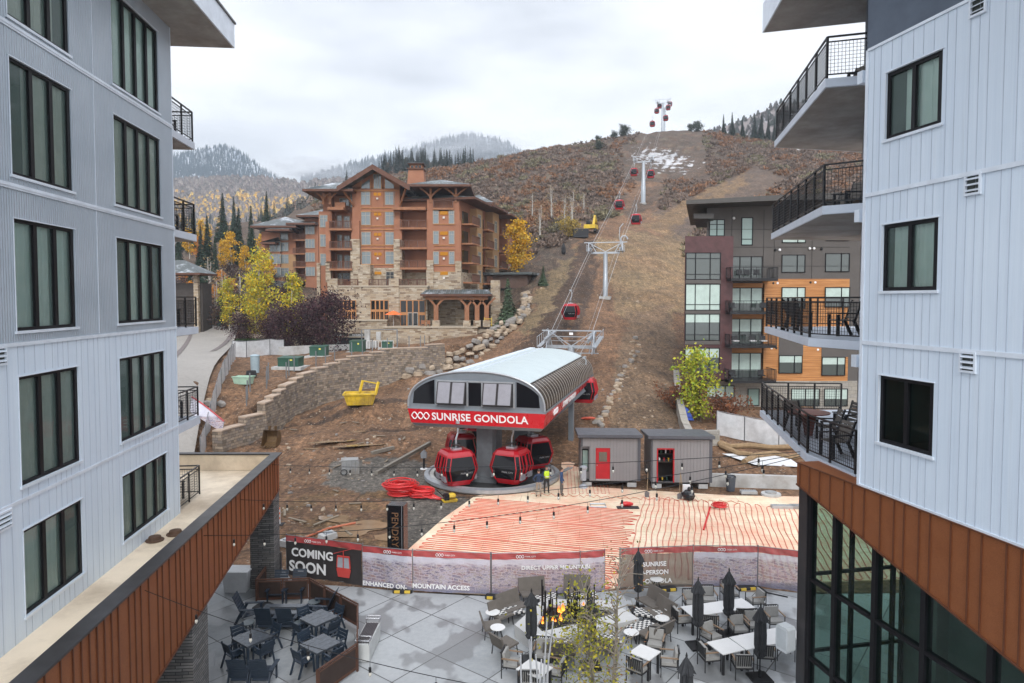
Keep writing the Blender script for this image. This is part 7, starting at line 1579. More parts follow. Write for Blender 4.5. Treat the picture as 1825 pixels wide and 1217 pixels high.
# line of small rocks right of the lift track
for k in range(46):
    f=k/45;py=612+ (775-612)*f+rnd.uniform(-3,3);px=1138-78*f+rnd.uniform(-6,6);p=gp(px,py,92-30*f);boulder(k,p-Vector((0,0,.1)),rnd.uniform(.25,.5),rnd.uniform(0,6.3),'small rock in the line running up beside the lift track','rocks beside the lift track')
for px,py,l in((365,722,'rocks near the leaning banner'),(372,735,'rocks near the leaning banner'),(392,712,'rocks near the leaning banner')):
    boulder(n,gp(px,py,60),.45,px,'orange-grey rock on the bench near the leaning banner','rocks near the leaning banner');n+=1
st_=[]
for k in range(420):
    px=rnd.uniform(490,1215);py=rnd.uniform(700,960) if px<720 else rnd.uniform(560,770)
    p=gp(px,py,70 if py<760 else 45)
    if side(np.array([p.x]),np.array([p.y]))[0]>-1 or (abs(p.x-LX(p.y))<5.5 and p.y<67):continue
    st_.append(p)
for k,p in enumerate(st_[:210]):boulder(k,p-Vector((0,0,.05)),rnd.uniform(.06,.2),k,'loose stone lying on the churned dirt','loose stones on the dirt')
# puddles and scrap timber
t=NT('muddy_water');t.pbsdf(t.ramp(t.noise(t.vec(),1.5,4),[(.3,(.20,.135,.08)),(.7,(.28,.195,.12))]),.1,0,.6);MUDW=t.m
for px,py,a,b_,r_ in((600,786,2.6,.5,25),(655,792,3.2,.55,22),(628,770,1.6,.4,25),(650,937,1.5,.8,0),(620,950,1.1,.7,20),(600,925,1.3,.6,-10),(690,958,.8,.6,0),(560,800,1.,.35,10)):
    p=gp(px,py,58 if py<820 else 38);bb=MB();bb.q(*[(a*math.cos(k*.449)*(1+.15*math.sin(k*2.3)),b_*math.sin(k*.449)*(1+.2*math.cos(k*1.7)),0) for k in range(14)]);o=bb.build('puddle',MUDW,fix=False);o.location=p+Vector((0,0,.035));o.rotation_euler=(0,0,R(r_));tag(o,'muddy tan puddle on the churned dirt left of the station','puddle','puddles on the dirt')
SCR=M('scrap_timber',(.22,.18,.13),.9,0,.25,2)
for k in range(16):
    px,py=rnd.uniform(500,720),rnd.uniform(745,955);p=gp(px,py,50)
    if side(np.array([p.x]),np.array([p.y]))[0]>-1.5:continue
    bb=MB();L_=rnd.uniform(.6,1.8);bb.ob((0,0,.04),(L_,.14,.05));o=bb.build('scrap_board',SCR);o.location=p+Vector((0,0,.03));o.rotation_euler=(rnd.uniform(-.1,.1),rnd.uniform(-.06,.06),rnd.uniform(0,3));tag(o,'loose scrap board lying on the dirt left of the station','board','scrap boards on the dirt')
# driveway
t=NT('driveway_concrete');v=t.vec();c=t.mix(.5,t.ramp(t.noise(v,.25,5),[(.3,(.24,.225,.205)),(.7,(.34,.31,.28))]),t.ramp(t.noise(v,3,4),[(.3,(.23,.215,.195)),(.7,(.33,.31,.28))]));t.pbsdf(c,.7);DRV=t.m
def sheetpoly(name,pts,mat,lift=.06,n=14,fz=None):
    "lay a strip between two ground polylines"
    A_,B_=pts;V=[];
    for i in range(n+1):
        a=A_[0].lerp(A_[1],i/n);c=B_[0].lerp(B_[1],i/n)
        for j in range(7):q=a.lerp(c,j/6);V.append((q.x,q.y,ground(np.array([q.x]),np.array([q.y]),False)[0]+.35+lift))
    b=MB();b.add(V,[(i*7+j,i*7+j+1,(i+1)*7+j+1,(i+1)*7+j) for i in range(n) for j in range(6)]);return b.build(name,mat,smooth=True,fix=False)
g2=lambda px,Y:Vector(((px-CX)/F*Y,Y))
tag(sheetpoly('driveway',((g2(338,50.5),g2(425,117)),(g2(150,48),g2(120,120))),DRV,.0),kind='structure')
tag(sheetpoly('driveway_band',((g2(372,86),g2(412,112)),(g2(384,88),g2(420,111))),M('dark_brick_band',(.15,.125,.12),.8),.06,6),kind='structure')
tag(sheetpoly('driveway_band',((g2(300,75),g2(336,109)),(g2(310,74),g2(342,109))),M('dark_brick_band',(.15,.125,.12)),.06,6),kind='structure')
# hedge + low walls
b=MB();rr=np.random.RandomState(2);p=gp(455,618,92)
hv=np.stack([rr.uniform(-2.6,2.6,2600),rr.uniform(-1.,1.,2600),rr.uniform(0,1.,2600)],1);hv[:,2]=np.where(rr.rand(2600)<.5,.95+rr.rand(2600)*.1,hv[:,2]);u=runit(rr,2600)*.16;V,T_=quads(hv,u,np.cross(u,runit(rr,2600)));cc=np.array([.05,.085,.03])*(.6+.8*rr.rand(2600,1))
t=thing('hedge','clipped green hedge at the corner of the driveway','hedge',p);npmesh('leaves',V,T_,LEAF,np.repeat(cc,4,0),t,nv=4);b=MB();b.box(-2.4,2.4,-.9,.9,0,.9);b.build('woody_core',M('hedge_core',(.03,.045,.02),.9),t)
def wallrun(name,label,pts,h,th,mat,cat='wall',z=None):
    o=pts[0];t=MB();
    for a,c in zip(pts,pts[1:]):
        za=gz(a.x,a.y) if z is None else z;zc=gz(c.x,c.y) if z is None else z;d=(c-a).normalized();nn=Vector((-d.y,d.x))*th/2
        t.add([(a.x-nn.x-o.x,a.y-nn.y-o.y,za-.6),(c.x-nn.x-o.x,c.y-nn.y-o.y,zc-.6),(c.x+nn.x-o.x,c.y+nn.y-o.y,zc-.6),(a.x+nn.x-o.x,a.y+nn.y-o.y,za-.6),(a.x-nn.x-o.x,a.y-nn.y-o.y,za+h),(c.x-nn.x-o.x,c.y-nn.y-o.y,zc+h),(c.x+nn.x-o.x,c.y+nn.y-o.y,zc+h),(a.x+nn.x-o.x,a.y+nn.y-o.y,za+h)],[(0,3,2,1),(4,5,6,7),(0,1,5,4),(1,2,6,5),(2,3,7,6),(3,0,4,7)])
    ob=t.build(name,mat);ob.location=(o.x,o.y,0);return tag(ob,label,cat)
wallrun('stone_wall','low tan stone wall behind the plum trees and lawn',[g2(428,101),g2(520,100),g2(572,100)],1.6,.5,HST)
wallrun('stone_wall','low tan stone wall across the far end of the driveway',[g2(318,121),g2(352,119),g2(430,121)],2.6,.6,HST)
wallrun('concrete_curb','pale low concrete wall behind the green utility boxes',[g2(470,84),g2(560,89),g2(640,94),g2(672,95)],.9,.35,CONCG)
# mesh fences with cloth
CL_=sheer('white_fence_cloth',(.52,.53,.54),.85)
def cfence(label,pts,h,mat=CL_,grp=None,red=False,lean=0,sp=2.6):
    o=pts[0];zo=gz(o.x,o.y);t=thing('mesh_fence',label,'fence',(o.x,o.y,zo),0,grp);f=MB();c=MB();V=[]
    for a,b_ in zip(pts,pts[1:]):
        n=max(1,round((b_-a).length/sp))
        for k in range(n+1):q=a.lerp(b_,k/n);V.append(Vector((q.x-o.x,q.y-o.y,gz(q.x,q.y)-zo)))
    up=Vector((0,0,h))
    for i,p in enumerate(V):f.tube([p,p+up],.035,5)
    for a,b_ in zip(V,V[1:]):
        f.tube([a+up,b_+up],.025,5);d=(b_-a);nn=Vector((-d.y,d.x,0)).normalized()
        P_=[];
        for k in range(7):
            s=math.sin(math.pi*k/6)*.1
            for j in range(4):P_.append(a+d*k/6+Vector((0,0,.08+(h-.1)*j/3-(s*.6 if j==3 else 0)))+nn*(s*math.sin(j*1.3+k)))
        c.add(P_,[(k*4+j,(k+1)*4+j,(k+1)*4+j+1,k*4+j+1) for k in range(6) for j in range(3)])
    f.build('fence_frame',GALF,t);c.build('cloth',mat,t,smooth=True,fix=False);return t
cfence('white cloth-covered fence at the end of the lawn behind the grey bin',[g2(413,80),g2(438,81),g2(480,84),g2(505,86)],2.0)
cfence('chain fence with grey cloth along the driveway edge, lower part',[g2(352,52),g2(372,57),g2(392,63),g2(405,68)],1.9)
cfence('grey cloth fence at the corner of the driveway',[g2(405,68),g2(412,73),g2(418,79)],2.0)
# fallen banner on the slope
t=thing('leaning_banner','faded picture banner with a red edge lying against the slope behind the terrace roof','banner',gp(365,768,55));b=MB();V=[]
for i in range(13):
    for j in range(5):
        x=i/12;V.append((-1.4+2.9*x,-.1-.6*x+.5*j/4,1.5-1.5*x**1.2+(.0+1.25*j/4)*(1-.35*x)))
b.add(V,[(i*5+j,(i+1)*5+j,(i+1)*5+j+1,i*5+j+1) for i in range(12) for j in range(4)]);b.build('banner',PR[3],t,smooth=True,fix=False)
b=MB();b.tube([Vector(V[i*5+4])+Vector((0,-.01,.02)) for i in range(13)],.07,5);b.build('red_edge',BR,t);b=MB();b.tube([V[4],V[0]],.03,5);b.tube([V[64],V[60]],.03,5);b.build('end_pole',GALF,t)
# green boxes
def gbox(px,py,Y,w,h,d,l):
    p=gp(px,py,Y);t=thing('utility_box',l,'utility box',p,R(rnd.uniform(-8,8)),'green utility boxes');b=MB();b.box(-w/2,w/2,-d/2,d/2,.05,h);b.build('cabinet',BOXG,t);b=MB();b.add([(-w/2-.05,-d/2-.05,h),(w/2+.05,-d/2-.05,h),(w/2+.05,d/2+.05,h+.12),(-w/2-.05,d/2+.05,h+.12),(-w/2-.05,-d/2-.05,h-.1),(w/2+.05,-d/2-.05,h-.1),(w/2+.05,d/2+.05,h-.1),(-w/2-.05,d/2+.05,h-.1)],[(0,1,2,3),(4,7,6,5),(0,4,5,1),(1,5,6,2),(2,6,7,3),(3,7,4,0)]);b.build('lid',BOXG,t)
    b=MB();b.box(-w/2-.5,w/2+.5,-d/2-.5,d/2+.5,-.3,.05);b.build('pad',CONCG,t);b=MB();b.box(-.01,.01,-d/2-.012,-d/2-.001,.1,h-.12);b.build('door_gap',BLACK,t);b=MB();b.box(w*.1,w*.22,-d/2-.014,-d/2-.002,h*.7,h*.84);b.build('warning_label',M('label_yellow',(.7,.6,.1),.5),t)
gbox(517,653,71,2.3,1.0,1.5,'long low green utility box on a concrete pad, nearest the camera')
gbox(568,634,79,1.9,1.15,1.5,'green utility box in front of the plum trees')
gbox(637,627,86,1.75,1.45,1.5,'tall green utility box below the garage entrance')
gbox(690,620,92,1.4,.9,1.2,'small green utility box against the lodge base wall')
# garage gate kiosk
p=gp(668,621,93);t=thing('garage_gate','white barrier kiosk and railing in front of the garage mouth','gate',p);b=MB();b.box(-1.4,-.7,-.3,.3,0,2.6);b.box(.2,.8,-.2,.2,1.2,2.3);b.build('kiosk',CONCG,t);b=MB();b.bar((-3.6,0,1.7),(-.9,0,1.75),.12);b.bar((-1.8,.3,2.6),(3.,.3,2.6),.1);b.bar((3.,.3,0),(3.,.3,2.6),.15);b.bar((-1.9,.3,0),(-1.9,.3,2.6),.15);b.build('barrier',GALF,t);b=MB();[b.bar((-1+.4*k,-.6,0),(-1+.4*k,-.6,1.1),.05) for k in range(10)];b.bar((-1,-.6,1.1),(2.6,-.6,1.1),.05);b.build('railing',WHT,t)
# bin, mint tub, black bag on bench
p=gp(453,664,66);t=thing('grey_bin','pale grey-blue cylinder bin on the bench by the cloth fence','bin',p);b=MB();b.lathe([(.42,0),(.46,1.75)],14);b.build('body',M('bin_grey',(.28,.35,.38),.5),t,smooth=True);b=MB();b.lathe([(.5,1.72),(.5,1.8),(.2,1.9)],14);b.build('rim',M('bin_rim',(.3,.38,.42),.5),t)
p=gp(432,684,63);t=thing('mint_tub','mint green plastic tub on the dirt bench','tub',p,R(-10));b=MB();b.loft([[(-.7,-.45,0),(.7,-.45,0),(.7,.45,0),(-.7,.45,0)],[(-.85,-.55,.7),(.85,-.55,.7),(.85,.55,.7),(-.85,.55,.7)]],False);b.q((-.7,-.45,.03),(.7,-.45,.03),(.7,.45,.03),(-.7,.45,.03));b.build('tub',M('mint_plastic',(.36,.52,.40),.5),t);b=MB();b.tube([(-.87,-.57,.7),(.87,-.57,.7),(.87,.57,.7),(-.87,.57,.7)],.05,5,closed=True);b.build('rim',M('mint_plastic',(.36,.52,.40)),t)
p=gp(446,671,65);t=thing('black_hose_coil','black hose coil beside the mint tub','hose coil',p)
b=MB();[b.tube([((.5-.02*k)*math.cos(a*.52),(.5-.02*k)*math.sin(a*.52),.1+.11*k) for a in range(12)],.06,5,closed=True) for k in range(5)];b.build('hose',RB_,t);b=MB();b.lathe([(.38,0),(.38,.5)],12);b.build('core',BLACK,t)
# yellow spreader hopper
YP=M('machine_yellow',(.62,.42,.025),.5,0,.18,2,dirt=(.2,.13,.06));p=gp(641,722,68);p.z+=.0;t=thing('yellow_hopper','yellow steel hopper box with two raised arms on a mound of dirt','hopper',p,R(8))
b=MB();b.loft([[(-1.2,-.7,.1),(1.2,-.7,.1),(1.2,.7,.1),(-1.2,.7,.1)],[(-1.5,-.95,1.15),(1.5,-.95,1.15),(1.5,.95,1.15),(-1.5,.95,1.15)]],False);b.q((-1.2,-.7,.12),(1.2,-.7,.12),(1.2,.7,.12),(-1.2,.7,.12))
for k in range(7):x=-1.3+2.6*k/6;b.bar((x,-.93,1.1),(x*.85,-.72,.15),.08)
b.build('body',YP,t);b=MB()
for pa,q in(((-1.53,-.98,1.17),(1.53,-.98,1.17)),((-1.53,.98,1.17),(1.53,.98,1.17)),((-1.53,-.98,1.17),(-1.53,.98,1.17)),((1.53,-.98,1.17),(1.53,.98,1.17))):b.bar(pa,q,.14)
b.build('rim',YP,t)
for s,x in((-1,-.15),(1,1.45)):
    b=MB();b.bar((x,.9 if s<0 else -.7,1.1),(x+.3,1.1 if s<0 else -.4,2.3),.2);b.build('arm',YP,t)
b=MB();b.bar((.15,1.1,2.25),(1.75,-.4,2.1),.09);b.build('cross_rod',YP,t)
# excavator bucket lying on the ground
p=gp(480,795,56);t=thing('excavator_bucket','rusty brown excavator bucket standing by the retaining wall','bucket',p,R(-10));RBK=M('bucket_rust',(.13,.075,.03),.7,.3,.3,3)
b=MB();V=[]
for x in(-.65,.65):
    for q in((-.5,.1),(-.1,0),(.35,.25),(.5,.7),(.35,1.2),(-.1,1.35)):V.append((x,q[0],q[1]))
b.add(V,[(i,i+1,i+7,i+6) for i in range(5)]);b.add(V[:6],[(0,1,2,3,4,5)]);b.add(V[6:],[(0,1,2,3,4,5)]);b.build('shell',RBK,t,fix=False)
for k in range(5):b=MB();b.bar((-.55+.275*k,-.45,.08),(-.55+.275*k,-.8,.02),.11,.06);b.build('tooth',RBK,t)
b=MB();b.box(-.3,-.2,.1,.4,1.3,1.65);b.box(.2,.3,.1,.4,1.3,1.65);b.build('mount_ears',RBK,t)
# grey site box / generator
p=gp(622,843,47);t=thing('site_box','dented grey metal site box with a hose loop on the dirt','site box',p,R(12));GB=M('site_box_grey',(.33,.34,.34),.5,.2,.2,2,dirt=(.2,.16,.12));b=MB();b.prism([(-.62,0),(.62,0),(.62,.85),(.5,1.0),(-.62,1.0)],-.4,.4);b.build('body',GB,t)
b=MB();b.box(-.66,.54,-.44,.44,1.0,1.05);b.build('lid',GB,t);b=MB();[b.box(x-.012,x+.012,-.42,-.401,.05,.95) for x in(-.3,.1,.35)];b.build('door_ribs',GALF,t);b=MB();b.tube([(-.45+.22*math.cos(a*.7),-.5,.2+.2*math.sin(a*.7)) for a in range(9)],.03,5,closed=True);b.build('hose',RB_,t)
# light sensor post by ring
p=gp(754,836,47);t=thing('work_light','grey post light standing left of the station ring','lamp',p);b=MB();b.tube([(0,0,0),(0,0,.9)],.07,8);b.build('post',BLACK,t);b=MB();b.prism([(-.2,.85),(.2,.85),(.22,1.2),(0,1.45),(-.22,1.2)],-.18,.18);b.build('head',GALV,t);b=MB();b.lathe([(.28,0),(.28,.06)],10);b.build('base',WHT,t)
# timber edging
for a,c,l in((gp(668,846,48),gp(765,792,58),'long weathered timber edging left of the station'),(gp(660,810,50),gp(700,800,52),'short loose plank left of the station')):
    b=MB();b.bar(a+Vector((0,0,.12)),c+Vector((0,0,.12)),.25,.25);o=b.build('timber_edging',M('weathered_timber',(.20,.18,.15),.9));tag(o,l,'timber')
# red hose coils
HO_=M('hose_red',(.62,.02,.02),.35,0,.1)
def coil(px,py,R0,n,l,hh=.5,sd=1):
    p=PZ(px,py,.05);rr=random.Random(sd);t=thing('hose_coil',l,'hose coil',p)
    for k in range(n):
        b=MB();a0=rr.uniform(0,6);r_=R0*rr.uniform(.55,1.);zc=rr.uniform(.05,hh);tx_=rr.uniform(-.22,.22);ox_=rr.uniform(-.2,.2)*R0;oy_=rr.uniform(-.1,.1)*R0
        b.tube([(ox_+r_*math.cos(a),oy_+r_*.8*math.sin(a),max(.03,zc+tx_*math.sin(a+a0)*r_*.5)) for a in np.linspace(0,6.283,25)[:-1]],.028,5,closed=True);b.build('hose_loop',HO_,t)
    return t
coil(714,880,1.05,34,'large tangled coil of red hose on the dirt, left one',.85,1);coil(752,885,.72,22,'smaller coil of red hose beside the yellow machine',.5,2)
b=MB()
for k in range(7):b.tube([PZ(735+3*k,872+2*k,.08+.05*k),PZ(770,880+1.5*k,.25),PZ(793,891,.06)],.028,5)
tag(b.build('loose_hose_ends',HO_),'red hose ends trailing from the coils to the yellow machine','hose')
p=PZ(801,894,.0);t=thing('plate_compactor','small yellow and black plate compactor at the end of the red hoses','compactor',p,R(20));b=MB();b.loft([[(-.4,-.25,.02),(.4,-.25,.02),(.4,.25,.02),(-.4,.25,.02)],[(-.48,-.28,.14),(.48,-.28,.14),(.48,.28,.14),(-.48,.28,.14)]]);b.build('plate',YP,t);b=MB();b.blob((.15,0,.35),.28,.24,.2,8,6,.03);b.build('engine_cover',YP,t);b=MB();b.box(-.35,-.05,-.2,.2,.14,.5);b.build('engine',BLACK,t);b=MB();b.tube([(-.3,-.15,.3),(-.85,-.15,.85),(-.85,.15,.85),(-.3,.15,.3)],.025,5);b.build('handle',BLACK,t)
c_=coil(1281,906,.44,9,'upright neat coil of red pipe standing on the cream boards',.36,3);c_['label']='neat red pipe coil lying on the cream boards'
b=MB();b.bar(PZ(1266,903,.08),PZ(1254,944,.08),.09,.05);tag(b.build('loose_pipe',HO_),'short straight red pipe lying left of the red coil','pipe')
b=MB();b.tube([gp(538,960,36)+Vector((0,0,.06)),gp(580,945,37.5)+Vector((0,0,.1)),gp(630,934,38.5)+Vector((0,0,.08))],.06,6);tag(b.build('orange_conduit',M('orange_conduit',(.45,.12,.05),.5)),'orange conduit lying on the dirt behind the COMING SOON banner','conduit')
# hotel monolith sign
p=PZ(709,1004,.0);t=thing('monolith_sign','tall black monolith sign with bronze vertical letters beside the cream boards','sign',p,R(-10));b=MB();b.box(-.4,.4,-.3,.3,0,2.85);b.build('pillar',M('monolith_black',(.010,.011,.013),.25,.1,.1),t);b=MB();b.box(-.4,.4,-.3,.3,2.852,2.87);b.build('top_plate',M('monolith_top',(.12,.13,.14),.12,.3),t);b=MB();b.box(.30,.325,-.305,-.3,0,2.85);b.build('edge_strip',GALV,t)
text('PENDRY',.47,M('bronze_letter',(.34,.19,.10),.35,.5),t,(-.17,-.31,2.55),(R(90),R(90),0),ext=.01,sx=.93)
# barricade
p=PZ(495,936,.0);t=thing('barricade_panel','orange and white striped vertical barricade on the dirt behind the stone column','barricade',p);b=MB();b.box(-.15,.15,-.03,.03,.08,1.0);b.build('panel',M('barricade_white',(.7,.7,.7),.5),t)
for k in range(3):b=MB();z=.2+.27*k;b.add([(-.15,-.034,z),(.15,-.034,z+.16),(.15,-.034,z+.29),(-.15,-.034,z+.13)],[(0,1,2,3)]);b.build('stripe',M('barricade_orange',(.75,.13,.02),.5),t,fix=False)
b=MB();b.box(-.32,.32,-.25,.25,0,.08);b.build('rubber_base',RB_,t)
for px,py,l in((480,968,'pale catch-basin block by the stone column'),(513,972,'grey stone lump by the stone column'),(584,960,'small grey box behind the COMING SOON banner')):
    p=PZ(px,py);t=thing('site_block',l,'block',p,R(px));b=MB();b.prism([(-.45,0),(.45,0),(.4,.28),(-.38,.32)],-.28,.28);b.build('block',CONCG,t);b=MB();b.box(-.2,.2,-.15,.15,.29,.36);b.build('lid',GALV,t)
# ---- sheds
SHG=M('shed_siding',(.25,.245,.25),.5,.2,.04,1);SHT=M('shed_dark_trim',(.09,.095,.11),.45,.2,.06);RDD=M('shed_red_door',(.42,.012,.02),.35)
def shed(x0,x1,Yf,label,notch,door):
    a=Vector(((x0-CX)/F*Yf,Yf));c=Vector(((x1-CX)/F*(Yf-.15),Yf-.15));d=c-a;w=d.length;t=thing('lift_shed',label,'shed',(a.x,a.y,0),math.atan2(d.y,d.x));h0,h1=3.38,3.28;z0=.45
    hd=[(door[0],door[1],z0+.02,z0+2.2)]
    b=MB();facade(b,0 if not notch else .55,w-.1,z0,h1,hd,0,.1);b.q((w-.1,0,z0),(w-.1,3,z0),(w-.1,3,h1),(w-.1,0,h1));b.q((0,0.5 if notch else 0,z0),(0,3,z0),(0,3,h1),(0,.5 if notch else 0,h1))
    if notch:b.q((0,.5,z0),(.55,.5,z0),(.55,.5,h1),(0,.5,h1));b.q((.55,0,z0),(.55,.5,z0),(.55,.5,h1),(.55,0,h1));b.q((0,0,z0+2.3),(.55,0,z0+2.3),(.55,0,h1),(0,0,h1))
    b.q((0,3,z0),(w-.1,3,z0),(w-.1,3,h1),(0,3,h1));b.build('siding',SHG,t,fix=False)
    b=MB();x=.62
    while x<w-.15:
        if not(door[0]-.08<x<door[1]+.08):b.box(x-.012,x+.012,-.018,.0,z0,h1)
        else:b.box(x-.012,x+.012,-.018,.0,z0+2.3,h1)
        x+=.215
    b.build('siding_ribs',M('shed_rib',(.20,.195,.20),.5,.2),t)
    b=MB();b.add([(-.25,-.3,h0),(w+.2,-.3,h0),(w+.2,3.2,h1-.1),(-.25,3.2,h1-.1),(-.25,-.3,h0+.2),(w+.2,-.3,h0+.2),(w+.2,3.2,h1+.1),(-.25,3.2,h1+.1)],[(0,3,2,1),(4,5,6,7),(0,1,5,4),(1,2,6,5),(2,3,7,6),(3,0,4,7)]);b.build('roof',SHT,t)
    b=MB();b.box(w-.1,w+.1,-.03,.12,z0,h0);b.box(0 if not notch else 0,.1,-.03 if not notch else -.03,.1,z0 if not notch else z0+2.3,h0);b.box(w-.09,w+.1,.12,3,z0,h1-.02);b.build('corner_trim',SHT,t)
    b=MB();b.box(.1,w-.15,.06,2.9,z0-.12,z0);b.build('floor_frame',BLACK,t)
    for x in(.4,w-.45):b=MB();b.box(x-.3,x+.3,.05,.5,0.04,z0-.12);b.build('concrete_pier',CONCG,t)
    return t,w,z0
t,w,z0=shed(1037,1141,44.9,'left grey ribbed shed with a closed red door and an open corner',True,(.95,1.92))
dr=MB();dr.box(.97,1.9,.02,.08,z0+.04,z0+2.18);d_=dr.build('door',RDD,t);b=MB();b.box(1.17,1.7,-.0,.019,z0+1.28,z0+1.92);b.build('door_window',glassy('door_pane',(.12,.10,.08),.05,0,.9),d_);b=MB();b.box(1.03,1.07,-.03,.02,z0+1.0,z0+1.08);b.build('door_handle',GALV,d_);b=MB();b.box(.97,1.9,-.02,.02,z0+.02,z0+.12);b.build('threshold',GALV,d_)
b=MB();b.box(.08,.5,.44,.49,z0+.5,z0+2.0);o_=b.build('side_window',FRAMEK,t);b=MB();b.box(.13,.45,.425,.439,z0+.56,z0+1.94);b.build('pane',GLP,o_)
b=MB();b.lathe([(.2,.45),(.2,1.2),(.26,1.25),(.26,1.35),(.1,1.42)],12,(.12,-.25,.1));b.lathe([(.3,.04),(.26,.2),(.1,.3)],10,(.12,-.25,.0));o_=b.build('water_cooler_drum',M('drum_grey',(.35,.37,.4),.5));p=t.matrix_basis;o_.location=Matrix.Translation(t.location)@Vector((0,0,0));tag(o_,'grey drum with a lid at the open corner of the left shed','drum')
t,w,z0=shed(1163,1270,44.5,'right grey ribbed shed with an open red-framed doorway',False,(.42,1.45))
b=MB();b.box(.36,.44,-.03,.12,z0,z0+2.26);b.box(1.43,1.51,-.03,.12,z0,z0+2.26);b.box(.36,1.51,-.03,.12,z0+2.18,z0+2.26);b.build('door_frame',RDD,t)
b=MB();b.box(.3,1.7,1.6,1.7,z0,h:=2.9);b.box(.35,1.55,.5,1.5,z0+1.2,z0+1.26);b.box(.35,1.55,.5,1.5,z0+1.75,z0+1.8);b.build('shelving',M('shed_inside',(.05,.04,.035),.8),t)
for k in range(9):b=MB();x=.55+.1*k;b.box(x-.04,x+.04,.6,.8,z0+(0,1.26,1.8)[k%3],z0+(0,1.26,1.8)[k%3]+.16+.06*(k%3));b.build('stored_box',(RDD,WHT,BOXG,YP)[k%4],t)
def shovel(px,py,l,r=.1):
    p=PZ(px,py,.05);t=thing('shovel',l,'shovel',p,0);b=MB();b.tube([(0,0,.3),(r,.25,1.5)],.022,6);b.build('handle',M('ash_handle',(.3,.22,.13),.6),t);b=MB();b.prism([(-.13,0),(.13,0),(.15,.3),(0,.38),(-.15,.3)],-.015,.015);b.build('blade',GALF,t)
shovel(1211,889,'shovel leaning on the right shed, left of the black bag');shovel(1153,886,'wooden-handled tool leaning in the gap between the sheds');shovel(1217,886,'second shovel beside the black bag',-.1)
p=PZ(1227,891,.05);t=thing('rubbish_bag','crumpled black rubbish bag in front of the right shed','bag',p);b=MB();b.blob((0,0,.3),.42,.36,.34,11,7,.12);b.build('bag',M('bag_black',(.012,.012,.014),.25),t);b=MB();b.blob((.02,0,.68),.12,.12,.16,7,5,.25);b.build('knot',M('bag_black',(.012,.012,.014)),t);b=MB();b.box(-.25,.2,.35,.5,.0,.85);t2_=b.build('white_bucket_stack',WHT);tag(t2_,'white sheet standing behind the black rubbish bag','board');t2_.location=p
p=PZ(1302,874,.05);t=thing('trash_can','dark grey trash can with a bag against the low concrete wall','trash can',p);b=MB();b.lathe([(.26,0),(.32,.85),(.35,.86),(.35,.92)],14);b.build('can',M('can_grey',(.06,.07,.085),.5),t,smooth=True);b=MB();b.lathe([(.35,.88),(.3,.98),(.2,.9)],14);b.build('liner',M('bag_black',(.012,.012,.014)),t)
for px,py,l,w_,d_ in((1334,879,'pale grey slab box lying by the low concrete wall',1.0,.5),(1393,905,'grey slatted grate lying on the boards at the right',1.2,.4),(1422,905,'grey-green box lid beside the slatted grate',.9,.5)):
    p=PZ(px,py,.05);t=thing('site_slab',l,'slab',p,R(-4));b=MB();b.box(-w_/2,w_/2,-d_/2,d_/2,0,.16);b.build('slab',CONCG if px<1400 else GB,t);b=MB();[b.box(-w_/2+.05+w_*k/9,-w_/2+.09+w_*k/9,-d_/2+.03,d_/2-.03,.162,.19) for k in range(9)];b.build('ribs',GALV,t)
p=PZ(1374,882,.05);t=thing('manhole_cover','round raised manhole cover on the boards near the concrete wall','manhole',p);b=MB();b.lathe([(.62,0),(.6,.12),(.2,.16)],20);b.build('collar',CONCG,t);b=MB();b.lathe([(.36,.15),(.34,.22)],14);b.build('lid',GB,t)
p=PZ(1119,905,.05);t=thing('red_sack','red sack on a black mat in front of the left shed','sack',p);b=MB();b.box(-.65,.65,-.22,.22,0,.05);b.build('mat',RB_,t);b=MB();b.blob((-.05,.2,.18),.42,.16,.16,9,6,.12);b.build('sack',HO_,t)
p=PZ(1066,902,.05);t=thing('metal_frame','square galvanised frame lying on the boards in front of the left shed','frame',p);b=MB();b.tube([(-.45,-.3,.04),(.45,-.3,.04),(.45,.35,.04),(-.45,.35,.04)],.045,4,closed=True);b.build('frame_bar',GALV,t);b=MB();b.box(-.5,-.4,-.35,-.25,.085,.1);b.build('corner_plate',WHT,t)
wallrun('concrete_curb','low concrete wall right of the sheds at the edge of the boards',[Vector(((1268-CX)/F*45.2,45.2)),Vector(((1430-CX)/F*44.5,44.5)),Vector((24,44))],.85,.35,CONCG,z=.0)
b=MB();[b.tube([PZ(960+i*18+x,863-i*9-3,.5-.02*i) for i in range(4)],.05,6) for x in(0,6)];tag(b.build('galvanised_rails',GALV),'pair of galvanised guide rails rising from the ring to the boards','rail')
# ---- right: planted stone terrace wall, white fence, straw wattles
Wt=[g2(1206,76),g2(1212,66),g2(1222,58),g2(1232,55.5),g2(1285,55)]
wallrun('stone_wall','low stepped stone wall round the yellow-green tree',Wt,1.15,.6,STD)
cfence('white cloth-covered fence in front of the modern block',[g2(1280,57),g2(1330,56.5),g2(1392,55.5),g2(1450,55)],2.1,sp=3.)
STW=M('straw_wattle',(.24,.16,.085),.95,0,.25,3,.5,30)
for pts,l in(([(1285,793),(1305,800),(1340,798),(1380,802),(1425,800)],'long straw wattle below the white fence'),([(1330,828),(1350,816),(1385,812),(1410,820),(1440,815)],'curved straw wattle on the white sheeting'),([(1278,783),(1290,800),(1320,812),(1345,815)],'straw wattle running down from the fence corner')):
    P_=[gp(x,y,55) + Vector((0,0,.2)) for x,y in pts];b=MB();b.tube(P_,.22,8);tag(b.build('straw_wattle',STW,smooth=True),l,'straw wattle')
b=MB();P_=[gp(x,y,52)+Vector((0,0,.16)) for x,y in((1290,812),(1400,812),(1435,836),(1350,832))];b.q(*P_);tag(b.build('white_sheeting',M('white_plastic_sheet',(.62,.63,.64),.5),fix=False),'white plastic sheeting under the straw wattles','sheeting')
